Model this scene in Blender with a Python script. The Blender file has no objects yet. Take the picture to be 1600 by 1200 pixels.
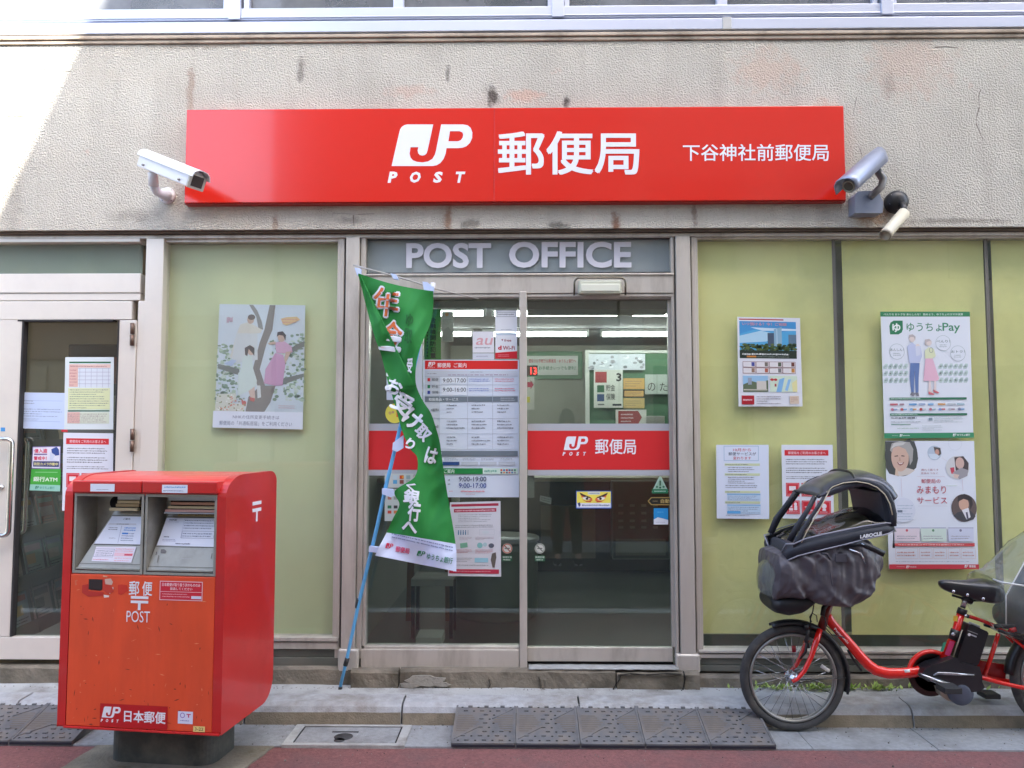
import bpy, bmesh, math, random
from mathutils import Vector, Matrix, Quaternion, noise
from mathutils.geometry import tessellate_polygon
R = math.radians
PI = math.pi
random.seed(7)
sc = bpy.context.scene
COL = sc.collection

# ------------------------------------------------------------------ camera
F_PX = 1244.0
CAM = Vector((0.0, -4.4, 1.46))
CROT = Matrix.Rotation(R(0.85), 3, 'Z') @ Matrix.Rotation(PI/2 + R(3.7), 3, 'X')
cd = bpy.data.cameras.new('camera')
cam = bpy.data.objects.new('camera', cd)
COL.objects.link(cam)
cam.location = CAM
cam.rotation_euler = CROT.to_euler()
cd.sensor_width = 36.0
cd.lens = 36.0 * F_PX / 1600.0
cd.clip_start = 0.01
cd.clip_end = 2000
sc.camera = cam

def W(px, py, Y):
    """point of the plane y = Y that the photograph shows at pixel (px, py) (authoring aid)"""
    d = CROT @ Vector(((px-800)/F_PX, (600-py)/F_PX, -1))
    return CAM + d * ((Y - CAM.y)/d.y)
def G(px, py, Z):
    d = CROT @ Vector(((px-800)/F_PX, (600-py)/F_PX, -1))
    return CAM + d * ((Z - CAM.z)/d.z)
def XZ(px0, py0, px1, py1, Y):
    a, b, c, d = W(px0, py0, Y), W(px1, py0, Y), W(px0, py1, Y), W(px1, py1, Y)
    return (a.x+c.x)/2, (b.x+d.x)/2, (c.z+d.z)/2, (a.z+b.z)/2     # x0 x1 zbottom ztop

# ------------------------------------------------------------------ light
SUN_L = Vector((-0.35, 0.60, -0.80)).normalized()
world = bpy.data.worlds.new("World"); sc.world = world
world.use_nodes = True
nt = world.node_tree; nt.nodes.clear()
out = nt.nodes.new('ShaderNodeOutputWorld'); bg = nt.nodes.new('ShaderNodeBackground')
sky = nt.nodes.new('ShaderNodeTexSky'); sky.sky_type = 'NISHITA'; sky.sun_disc = False
sky.sun_elevation = math.asin(-SUN_L.z)
sky.sun_rotation = math.atan2(-SUN_L.x, -SUN_L.y)
sky.air_density = 1.0; sky.dust_density = 3.0; sky.ozone_density = 1.0
bg.inputs['Strength'].default_value = 0.12
nt.links.new(sky.outputs[0], bg.inputs[0]); nt.links.new(bg.outputs[0], out.inputs[0])
sl = bpy.data.lights.new('sun', 'SUN'); sl.energy = 5.0; sl.angle = R(0.5); sl.color = (1.0, 0.95, 0.86)
so = bpy.data.objects.new('sun', sl); COL.objects.link(so)
so.rotation_euler = SUN_L.to_track_quat('-Z', 'Y').to_euler()
so.location = (3, -8, 20)
sc.view_settings.view_transform = 'Standard'
sc.view_settings.look = 'None'
sc.view_settings.exposure = 2.82
sc.view_settings.gamma = 1.0
sc.cycles.use_denoising = True
sc.cycles.max_bounces = 8
sc.cycles.transparent_max_bounces = 16
sc.cycles.caustics_reflective = False
sc.cycles.caustics_refractive = False
sc.cycles.sample_clamp_indirect = 6

# ------------------------------------------------------------------ materials
def lin(v):
    v = v/255.0
    return v/12.92 if v <= 0.04045 else ((v+0.055)/1.055)**2.4
def C(r, g, b): return (lin(r), lin(g), lin(b))
_mats = {}
def mat(name, rgb, rough=0.55, metal=0.0, var=0.0, vscale=6.0, bump=0.0, bscale=120.0, grime=None, gscale=2.0,
        gamount=0.5, coat=0.0, emit=0.0, stretch=None, spec=0.5, trans=0.0, detail=3.0):
    if name in _mats: return _mats[name]
    m = bpy.data.materials.new(name); m.use_nodes = True
    n = m.node_tree.nodes; l = m.node_tree.links
    b = n['Principled BSDF']
    b.inputs['Roughness'].default_value = rough
    b.inputs['Metallic'].default_value = metal
    b.inputs['Specular IOR Level'].default_value = spec
    b.inputs['Coat Weight'].default_value = coat
    b.inputs['Coat Roughness'].default_value = 0.06
    col4 = (*rgb, 1)
    b.inputs['Base Color'].default_value = col4
    tc = n.new('ShaderNodeTexCoord'); src = tc.outputs['Object']
    if stretch:
        mp = n.new('ShaderNodeMapping'); mp.inputs['Scale'].default_value = stretch
        l.new(src, mp.inputs[0]); src = mp.outputs[0]
    cur = None
    if var > 0:
        t = n.new('ShaderNodeTexNoise'); t.inputs['Scale'].default_value = vscale; t.inputs['Detail'].default_value = 6
        l.new(src, t.inputs['Vector'])
        mr = n.new('ShaderNodeMapRange'); mr.inputs[1].default_value = 0.3; mr.inputs[2].default_value = 0.7
        mr.inputs[3].default_value = 1-var; mr.inputs[4].default_value = 1+var
        l.new(t.outputs['Fac'], mr.inputs[0])
        mx = n.new('ShaderNodeMix'); mx.data_type = 'RGBA'; mx.blend_type = 'MULTIPLY'; mx.inputs[0].default_value = 1
        mx.inputs[6].default_value = col4
        l.new(mr.outputs[0], mx.inputs[7]); cur = mx.outputs[2]
    if grime is not None:
        t = n.new('ShaderNodeTexNoise'); t.inputs['Scale'].default_value = gscale; t.inputs['Detail'].default_value = 8
        t.inputs['Roughness'].default_value = 0.65
        l.new(src, t.inputs['Vector'])
        mr = n.new('ShaderNodeMapRange'); mr.inputs[1].default_value = 0.48; mr.inputs[2].default_value = 0.68
        mr.inputs[3].default_value = 0; mr.inputs[4].default_value = gamount
        l.new(t.outputs['Fac'], mr.inputs[0])
        mx = n.new('ShaderNodeMix'); mx.data_type = 'RGBA'
        l.new(mr.outputs[0], mx.inputs[0])
        if cur: l.new(cur, mx.inputs[6])
        else: mx.inputs[6].default_value = col4
        mx.inputs[7].default_value = (*grime, 1); cur = mx.outputs[2]
        rr = n.new('ShaderNodeMapRange'); rr.inputs[3].default_value = rough; rr.inputs[4].default_value = min(1, rough+0.35)
        l.new(mr.outputs[0], rr.inputs[0]); l.new(rr.outputs[0], b.inputs['Roughness'])
    if cur: l.new(cur, b.inputs['Base Color'])
    if bump > 0:
        t = n.new('ShaderNodeTexNoise'); t.inputs['Scale'].default_value = bscale; t.inputs['Detail'].default_value = detail
        l.new(src, t.inputs['Vector'])
        bp = n.new('ShaderNodeBump'); bp.inputs['Distance'].default_value = bump; bp.inputs['Strength'].default_value = 1
        l.new(t.outputs['Fac'], bp.inputs['Height']); l.new(bp.outputs[0], b.inputs['Normal'])
    if emit > 0:
        b.inputs['Emission Color'].default_value = col4; b.inputs['Emission Strength'].default_value = emit
    _mats[name] = m
    return m
def paper(rgb255):
    k = 'print_%02x%02x%02x' % tuple(int(x) for x in rgb255)
    return mat(k, C(*rgb255), rough=0.45)
def glass(name, tint=(0.92, 0.96, 0.94), ior=1.5, rough=0.0, haze=0.0, hazecol=(0.5, 0.55, 0.55)):
    if name in _mats: return _mats[name]
    m = bpy.data.materials.new(name); m.use_nodes = True
    n = m.node_tree.nodes; l = m.node_tree.links; n.clear()
    o = n.new('ShaderNodeOutputMaterial'); t = n.new('ShaderNodeBsdfTransparent'); t.inputs[0].default_value = (*tint, 1)
    g = n.new('ShaderNodeBsdfGlossy'); g.inputs['Roughness'].default_value = rough
    # reflectance worked out from the angle alone, the same from either side of the pane
    ge = n.new('ShaderNodeNewGeometry'); dp = n.new('ShaderNodeVectorMath'); dp.operation = 'DOT_PRODUCT'
    l.new(ge.outputs['Incoming'], dp.inputs[0]); l.new(ge.outputs['Normal'], dp.inputs[1])
    def mth(op, a, b_=None, c_=None):
        q = n.new('ShaderNodeMath'); q.operation = op
        for i_, v_ in enumerate((a, b_, c_)):
            if v_ is None: continue
            if isinstance(v_, (int, float)): q.inputs[i_].default_value = v_
            else: l.new(v_, q.inputs[i_])
        return q.outputs[0]
    f0 = ((ior-1)/(ior+1))**2
    fr_out = mth('MULTIPLY_ADD', mth('POWER', mth('SUBTRACT', 1.0, mth('ABSOLUTE', dp.outputs['Value'])), 5.0), 1-f0, f0)
    mx = n.new('ShaderNodeMixShader')
    base = t.outputs[0]
    if haze > 0:
        d = n.new('ShaderNodeBsdfDiffuse'); d.inputs[0].default_value = (*hazecol, 1)
        m2 = n.new('ShaderNodeMixShader')
        nz = n.new('ShaderNodeTexNoise'); nz.inputs['Scale'].default_value = 3; nz.inputs['Detail'].default_value = 6
        tc = n.new('ShaderNodeTexCoord'); l.new(tc.outputs['Object'], nz.inputs['Vector'])
        mr = n.new('ShaderNodeMapRange'); mr.inputs[1].default_value = 0.35; mr.inputs[2].default_value = 0.75
        mr.inputs[3].default_value = haze*0.5; mr.inputs[4].default_value = haze*1.6
        l.new(nz.outputs['Fac'], mr.inputs[0]); l.new(mr.outputs[0], m2.inputs[0])
        l.new(t.outputs[0], m2.inputs[1]); l.new(d.outputs[0], m2.inputs[2]); base = m2.outputs[0]
    l.new(fr_out, mx.inputs[0]); l.new(base, mx.inputs[1]); l.new(g.outputs[0], mx.inputs[2])
    l.new(mx.outputs[0], o.inputs[0])
    _mats[name] = m
    return m

# ------------------------------------------------------------------ objects and meshes
def thing(name, label, cat, loc=(0, 0, 0), rotz=0.0, group=None, kind=None):
    o = bpy.data.objects.new(name, None); COL.objects.link(o)
    o.empty_display_size = 0.1
    o.location = loc; o.rotation_euler = (0, 0, rotz)
    o['label'] = label; o['category'] = cat
    if group: o['group'] = group
    if kind: o['kind'] = kind
    return o
def tag(o, label=None, cat=None, group=None, kind=None):
    if label: o['label'] = label
    if cat: o['category'] = cat
    if group: o['group'] = group
    if kind: o['kind'] = kind
    return o
def root_loc(p):
    while p.parent: p = p.parent
    return Vector(p.location)
def kids(o): return [c for c in bpy.data.objects if c.parent == o]
def copy_tree(o, parent=None, table=None):
    if table is None:
        table = {}
        for c in bpy.data.objects:
            if c.parent: table.setdefault(c.parent.name, []).append(c)
    c = o.copy(); COL.objects.link(c); c.parent = parent
    for ch in table.get(o.name, []): copy_tree(ch, c, table)
    return c

SPLIT = {'apron_panel', 'sill', 'post_seal', 'post_foot', 'strut', 'bolt', 'screw', 'rivet', 'cable', 'upper_mullion', 'glass_joint', 'plinth', 'doorstep', 'inner_apron',
         'upper_window_frame', 'header', 'hole_patch', 'handlebar', 'pole_collar', 'foot', 'shoe', 'shoe_sole', 'trousers', 'eye', 'hood_frame', 'kickstand', 'mudguard_stay', 'piping', 'hood', 'strap', 'corner_wall', 'partition', 'bulkhead', 'carrier', 'cover_seam', 'brake_lever', 'fork', 'wheel_reflector', 'slot', 'bead', 'glazing_seal', 'torn_sticker', 'edge_trim', 'step_crack', 'mortar_patch', 'partition_trim', 'inner_floor'}
class MB:
    def __init__(s, M=None):
        s.v = []; s.f = []; s.mi = []; s.mats = []; s.sm = []; s.M = M
    def m(s, material):
        if material not in s.mats: s.mats.append(material)
        return s.mats.index(material)
    def add(s, verts, faces, material=None, smooth=False):
        k = s.m(material) if material else 0
        b = len(s.v)
        s.v += [(s.M @ Vector(p)) if s.M else Vector(p) for p in verts]
        for f in faces:
            s.f.append([b+i for i in f]); s.mi.append(k); s.sm.append(smooth)
    def box(s, x0, x1, y0, y1, z0, z1, material=None):
        vs = [(x0,y0,z0),(x1,y0,z0),(x1,y1,z0),(x0,y1,z0),(x0,y0,z1),(x1,y0,z1),(x1,y1,z1),(x0,y1,z1)]
        s.add(vs, [(0,3,2,1),(4,5,6,7),(0,1,5,4),(1,2,6,5),(2,3,7,6),(3,0,4,7)], material)
    def quad(s, a, b, c, d, material=None): s.add([a,b,c,d], [(0,1,2,3)], material)
    def prism(s, pts, axis, a, b, material=None, smooth=False):
        """pts 2-D outline; axis 'y': pts=(x,z); 'x': pts=(y,z); 'z': pts=(x,y)"""
        def P(p, t):
            return {'y': (p[0], t, p[1]), 'x': (t, p[0], p[1]), 'z': (p[0], p[1], t)}[axis]
        n = len(pts)
        vs = [P(p, a) for p in pts] + [P(p, b) for p in pts]
        s.add(vs, [(i, (i+1) % n, n+(i+1) % n, n+i) for i in range(n)], material, smooth)
        tr = tessellate_polygon([[Vector((p[0], p[1], 0)) for p in pts]])
        s.add([P(p, a) for p in pts], [tuple(t) for t in tr], material)
        s.add([P(p, b) for p in pts], [tuple(reversed(t)) for t in tr], material)
    def tube(s, path, r, material=None, seg=10, closed=False, flat=1.0, cap=True):
        pts = [Vector(p) for p in path]; n = len(pts)
        rr = r if isinstance(r, (list, tuple)) else [r]*n
        tang = []
        for i in range(n):
            a = pts[(i-1) % n] if (closed or i > 0) else pts[i]
            b = pts[(i+1) % n] if (closed or i < n-1) else pts[i]
            t = (b-a); tang.append(t.normalized() if t.length > 1e-9 else Vector((0,0,1)))
        up = Vector((0, 1, 0)) if abs(tang[0].y) < 0.9 else Vector((1, 0, 0))
        u = (up - tang[0]*up.dot(tang[0])).normalized()
        vs = []
        for i in range(n):
            u = (u - tang[i]*u.dot(tang[i])).normalized()
            w = tang[i].cross(u)
            for k in range(seg):
                a = 2*PI*k/seg
                vs.append(pts[i] + (u*math.cos(a)*flat + w*math.sin(a))*rr[i])
        fs = []
        m = n if closed else n-1
        for i in range(m):
            j = (i+1) % n
            for k in range(seg):
                k2 = (k+1) % seg
                fs.append((i*seg+k, i*seg+k2, j*seg+k2, j*seg+k))
        if cap and not closed:
            fs.append(tuple(range(seg-1, -1, -1))); fs.append(tuple((n-1)*seg+k for k in range(seg)))
        s.add(vs, fs, material, True)
    def lathe(s, prof, origin, axis=(0, 0, 1), material=None, seg=32):
        """prof: (radius, height) along axis"""
        q = Vector((0, 0, 1)).rotation_difference(Vector(axis).normalized())
        o = Vector(origin); vs = []
        for r, h in prof:
            for k in range(seg):
                a = 2*PI*k/seg
                vs.append(o + q @ Vector((r*math.cos(a), r*math.sin(a), h)))
        fs = []
        for i in range(len(prof)-1):
            for k in range(seg):
                k2 = (k+1) % seg
                fs.append((i*seg+k, i*seg+k2, (i+1)*seg+k2, (i+1)*seg+k))
        s.add(vs, fs, material, True)
        s.add([vs[k] for k in range(seg)], [tuple(range(seg-1, -1, -1))], material)
        s.add([vs[(len(prof)-1)*seg+k] for k in range(seg)], [tuple(range(seg))], material)
    def grid(s, fn, nu, nv, material=None, smooth=True):
        vs = [fn(i/nu, j/nv) for j in range(nv+1) for i in range(nu+1)]
        fs = [(j*(nu+1)+i, j*(nu+1)+i+1, (j+1)*(nu+1)+i+1, (j+1)*(nu+1)+i) for j in range(nv) for i in range(nu)]
        s.add(vs, fs, material, smooth)
    def loft(s, rings, material=None, smooth=True, cap=True):
        n = len(rings[0]); vs = [p for r in rings for p in r]; fs = []
        for i in range(len(rings)-1):
            for k in range(n):
                k2 = (k+1) % n
                fs.append((i*n+k, i*n+k2, (i+1)*n+k2, (i+1)*n+k))
        if cap:
            fs.append(tuple(range(n-1, -1, -1))); fs.append(tuple((len(rings)-1)*n+k for k in range(n)))
        s.add(vs, fs, material, smooth)
    def islands(s):
        key = {}; par = list(range(len(s.v)))
        def find(a):
            while par[a] != a: par[a] = par[par[a]]; a = par[a]
            return a
        for i, p in enumerate(s.v):
            k = (round(p.x, 5), round(p.y, 5), round(p.z, 5))
            if k in key: par[find(i)] = find(key[k])
            else: key[k] = i
        for f in s.f:
            for i in f[1:]: par[find(i)] = find(f[0])
        groups = {}
        for fi, f in enumerate(s.f): groups.setdefault(find(f[0]), []).append(fi)
        res = []
        for g in groups.values():
            q = MB(); q.mats = s.mats; mp = {}
            for fi in g:
                nf = []
                for i in s.f[fi]:
                    if i not in mp: mp[i] = len(q.v); q.v.append(s.v[i])
                    nf.append(mp[i])
                q.f.append(nf); q.mi.append(s.mi[fi]); q.sm.append(s.sm[fi])
            res.append(q)
        return res
    def obj(s, name, material=None, parent=None, bevel=0.0, segs=2, local=False, sub=0, solid=0.0, auto=None):
        if name in SPLIT:
            parts = s.islands()
            if len(parts) > 1:
                return [q.obj1(name, material, parent, bevel, segs, local, sub, solid) for q in parts][0]
        return s.obj1(name, material, parent, bevel, segs, local, sub, solid)
    def obj1(s, name, material=None, parent=None, bevel=0.0, segs=2, local=False, sub=0, solid=0.0):
        off = Vector((0, 0, 0))
        if parent is not None and not local: off = root_loc(parent)
        me = bpy.data.meshes.new(name)
        me.from_pydata([tuple(p-off) for p in s.v], [], s.f)
        mats = s.mats if s.mats else [material]
        for mm in mats: me.materials.append(mm)
        if s.mats: me.polygons.foreach_set('material_index', s.mi)
        me.polygons.foreach_set('use_smooth', s.sm)
        me.update(); me.validate()
        o = bpy.data.objects.new(name, me); COL.objects.link(o)
        if parent is not None: o.parent = parent
        if solid:
            md = o.modifiers.new('solid', 'SOLIDIFY'); md.thickness = solid; md.offset = 0
        if bevel > 0:
            md = o.modifiers.new('bevel', 'BEVEL'); md.width = bevel; md.segments = segs; md.limit_method = 'ANGLE'
            md.angle_limit = R(35); md.harden_normals = False
        if sub:
            md = o.modifiers.new('sub', 'SUBSURF'); md.levels = sub; md.render_levels = sub
        return o

# ------------------------------------------------------------------ text
_gl = {}
def glyphs(txt, bold=0.0, res=3):
    """(verts (x, y, layer), faces, width/height), x and y scaled to 0..1, y up; heavy strokes are laid on as shifted copies"""
    k = (txt, bold, res)
    if k in _gl: return _gl[k]
    heavy = bold > 0.004
    latin = all(ord(c) < 128 for c in txt)
    cu = bpy.data.curves.new('lettering', 'FONT'); cu.body = txt; cu.size = 1.0; cu.offset = bold if latin else 0.0
    cu.resolution_u = res
    ob = bpy.data.objects.new('lettering', cu)
    me = bpy.data.meshes.new_from_object(ob)
    vs = [(v.co.x, v.co.y) for v in me.vertices]; fs = [tuple(q.vertices) for q in me.polygons]
    bpy.data.objects.remove(ob); bpy.data.meshes.remove(me); bpy.data.curves.remove(cu)
    if not vs: r = ([], [], 1)
    else:
        out_v = []; out_f = []
        sh = [(0, 0)]
        if heavy and not latin:
            d = bold*0.8; m = 4 if bold < 0.03 else 8
            sh += [(d*math.cos(2*PI*(q+.5)/m), d*math.sin(2*PI*(q+.5)/m)) for q in range(m)]
        for li, (dx, dy) in enumerate(sh):
            b0 = len(out_v); out_v += [(a+dx, c+dy, li) for a, c in vs]; out_f += [tuple(b0+q for q in f) for f in fs]
        x0 = min(v[0] for v in out_v); x1 = max(v[0] for v in out_v); y0 = min(v[1] for v in out_v); y1 = max(v[1] for v in out_v)
        w = max(x1-x0, 1e-6); h = max(y1-y0, 1e-6)
        r = ([((v[0]-x0)/w, (v[1]-y0)/h, v[2]) for v in out_v], out_f, w/h)
    _gl[k] = r
    return r
JP_OUT = [(255,635),(302,428),(350,220),(362,175),(385,143),(415,123),(450,115),(775,115),(740,280),(705,440),(692,478),(670,498),(640,505),(608,498),(588,476),(580,440),(590,400),(492,400),(480,480),(492,530),(520,562),(575,584),(640,590),(710,578),(765,545),(795,495),(810,440),(875,115),(1150,115),(1205,125),(1245,160),(1265,215),(1262,285),(1235,345),(1190,388),(1140,407),(1080,412),(942,412),(930,480),(905,545),(865,597),(820,625),(770,635)]
JP_IN = [(985,200),(1105,200),(1140,215),(1150,245),(1143,280),(1120,312),(1085,325),(965,325)]

class Sheet:
    """flat printed thing: a quad with printing laid on it; u right, v down, 0..1 (or any px window)"""
    def __init__(s, mapper, win=(0, 0, 1, 1), step=0.00008):
        s.mb = MB(); s.map = mapper; s.win = win; s.step = step; s.layer = 0; s.tint = 0.0; s.tcol = (226, 232, 238)
    def pm(s, col):
        if not isinstance(col, tuple): return col
        return paper(tuple(round(c+(t-c)*s.tint) for c, t in zip(col, s.tcol)))
    def P(s, x, y, lay=None):
        u = (x-s.win[0])/(s.win[2]-s.win[0]); v = (y-s.win[1])/(s.win[3]-s.win[1])
        return s.map(u, v, (s.layer if lay is None else lay)*s.step)
    def up(s): s.layer += 1
    def rect(s, x0, y0, x1, y1, col, up=True):
        if up: s.layer += 1
        s.mb.add([s.P(x0,y1), s.P(x1,y1), s.P(x1,y0), s.P(x0,y0)], [(0,1,2,3)], s.pm(col))
    def poly(s, pts, col, up=True, hole=None):
        if up: s.layer += 1
        loops = [[Vector((p[0], p[1], 0)) for p in pts]]
        allp = list(pts)
        if hole: loops.append([Vector((p[0], p[1], 0)) for p in hole]); allp += list(hole)
        tr = tessellate_polygon(loops)
        s.mb.add([s.P(*p) for p in allp], [tuple(t) for t in tr], s.pm(col))
    def circ(s, x, y, rx, col, ry=None, up=True, n=28, a0=0, a1=360):
        ry = ry or rx
        s.poly([(x+rx*math.cos(R(a0+(a1-a0)*i/n)), y+ry*math.sin(R(a0+(a1-a0)*i/n))) for i in range(n)], col, up)
    def ring(s, x, y, rx, t, col, n=36, up=True, ry=None):
        ry = ry or rx
        o = [(x+rx*math.cos(2*PI*i/n), y+ry*math.sin(2*PI*i/n)) for i in range(n)]
        i_ = [(x+(rx-t)*math.cos(2*PI*i/n), y+(ry-t)*math.sin(2*PI*i/n)) for i in range(n)]
        if up: s.layer += 1
        s.mb.add([s.P(*p) for p in o]+[s.P(*p) for p in i_], [(i, (i+1) % n, n+(i+1) % n, n+i) for i in range(n)], s.pm(col))
    def frame(s, x0, y0, x1, y1, t, col):
        s.layer += 1
        for r in ((x0,y0,x1,y0+t),(x0,y1-t,x1,y1),(x0,y0+t,x0+t,y1-t),(x1-t,y0+t,x1,y1-t)): s.rect(*r, col, up=False)
    def text(s, x0, y0, x1, y1, txt, col, bold=0.01, shear=0.0, up=True, res=2):
        """fits the lettering to the box"""
        vs, fs, asp = glyphs(txt, bold, res)
        if not vs: return
        if up: s.layer += 1
        s.mb.add([s.P(x0+a*(x1-x0)+shear*b*(y1-y0), y1+b*(y0-y1), s.layer+q*0.11) for a, b, q in vs], fs, s.pm(col))
    def logo(s, x0, y0, x1, y1, col, letters=True):
        """the post mark; box is that of the whole mark with its letters"""
        bx0, by0, bx1, by1 = (205, 115, 1265, 845) if letters else (255, 115, 1265, 635)
        T = lambda p: (x0+(p[0]-bx0)/(bx1-bx0)*(x1-x0), y0+(p[1]-by0)/(by1-by0)*(y1-y0))
        s.poly([T(p) for p in JP_OUT], col, hole=[T(p) for p in JP_IN])
        if letters:
            for ch, a, b in (('P', 205, 310), ('O', 470, 605), ('S', 768, 875), ('T', 1035, 1150)):
                p = T((a, 705)); q = T((b, 845))
                s.text(p[0], p[1], q[0], q[1], ch, col, bold=0.045, shear=0.2, up=False)
    def lines(s, x0, y0, x1, y1, n, col, fill=0.45, rnd=None, full=0.85, seg=0.05):
        """small print: rows of short marks"""
        rg = rnd or random
        s.layer += 1; seg = seg*0.5
        if isinstance(col, tuple) and sum(col) < 420: col = tuple(round(c+(q-c)*0.28) for c, q in zip(col, (222, 226, 234)))
        h = (y1-y0)/n
        for i in range(n):
            x = x0; end = x0+(x1-x0)*(rg.uniform(full, 1) if i % 3 != 2 else rg.uniform(full*0.5, 1))
            while x < end:
                w = (x1-x0)*seg*rg.uniform(0.4, 1.6)
                k0 = rg.uniform(0.0, 0.3)*fill*h; k1 = rg.uniform(0.0, 0.3)*fill*h
                s.rect(x, y0+i*h+h*(0.5-fill/2)+k0, min(end, x+w), y0+i*h+h*(0.5+fill/2)-k1, col, up=False)
                x += w + (x1-x0)*seg*rg.uniform(0.15, 0.5)
def flatmap(corners, Y):
    TL, TR, BR, BL = [W(c[0], c[1], Y) for c in corners]
    def f(u, v, lift):
        a = TL.lerp(TR, u); b = BL.lerp(BR, u); p = a.lerp(b, v)
        return Vector((p.x, Y-lift, p.z))
    return f
def rectmap(px0, py0, px1, py1, Y):
    return flatmap([(px0,py0),(px1,py0),(px1,py1),(px0,py1)], Y)
def poster(name, label, cat, corners, Y, win, base=(232, 236, 242), back=0.0006, group=None, step=0.00008):
    """returns sheet; call fin(sheet)"""
    sh = Sheet(flatmap(corners, Y), win, step)
    x0, y0, x1, y1 = win
    k = [sh.P(*p, lay=0) for p in ((x0,y0),(x1,y0),(x1,y1),(x0,y1))]
    bk = [p+Vector((0, back, 0)) for p in k]
    sh.mb.add(k+bk, [(0,3,2,1),(4,5,6,7),(0,1,5,4),(1,2,6,5),(2,3,7,6),(3,0,4,7)], paper(base))
    sh.meta = (name, label, cat, group)
    return sh
def fin(sh):
    name, label, cat, group = sh.meta
    vs = sh.mb.v; c = sum(vs, Vector())/len(vs)
    loc = Vector((c.x, c.y, min(v.z for v in vs)))
    sh.mb.v = [v-loc for v in vs]
    o = sh.mb.obj(name); o.location = loc
    return tag(o, label, cat, group)
def box4(px0, py0, px1, py1): return [(px0,py0),(px1,py0),(px1,py1),(px0,py1)]
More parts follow.
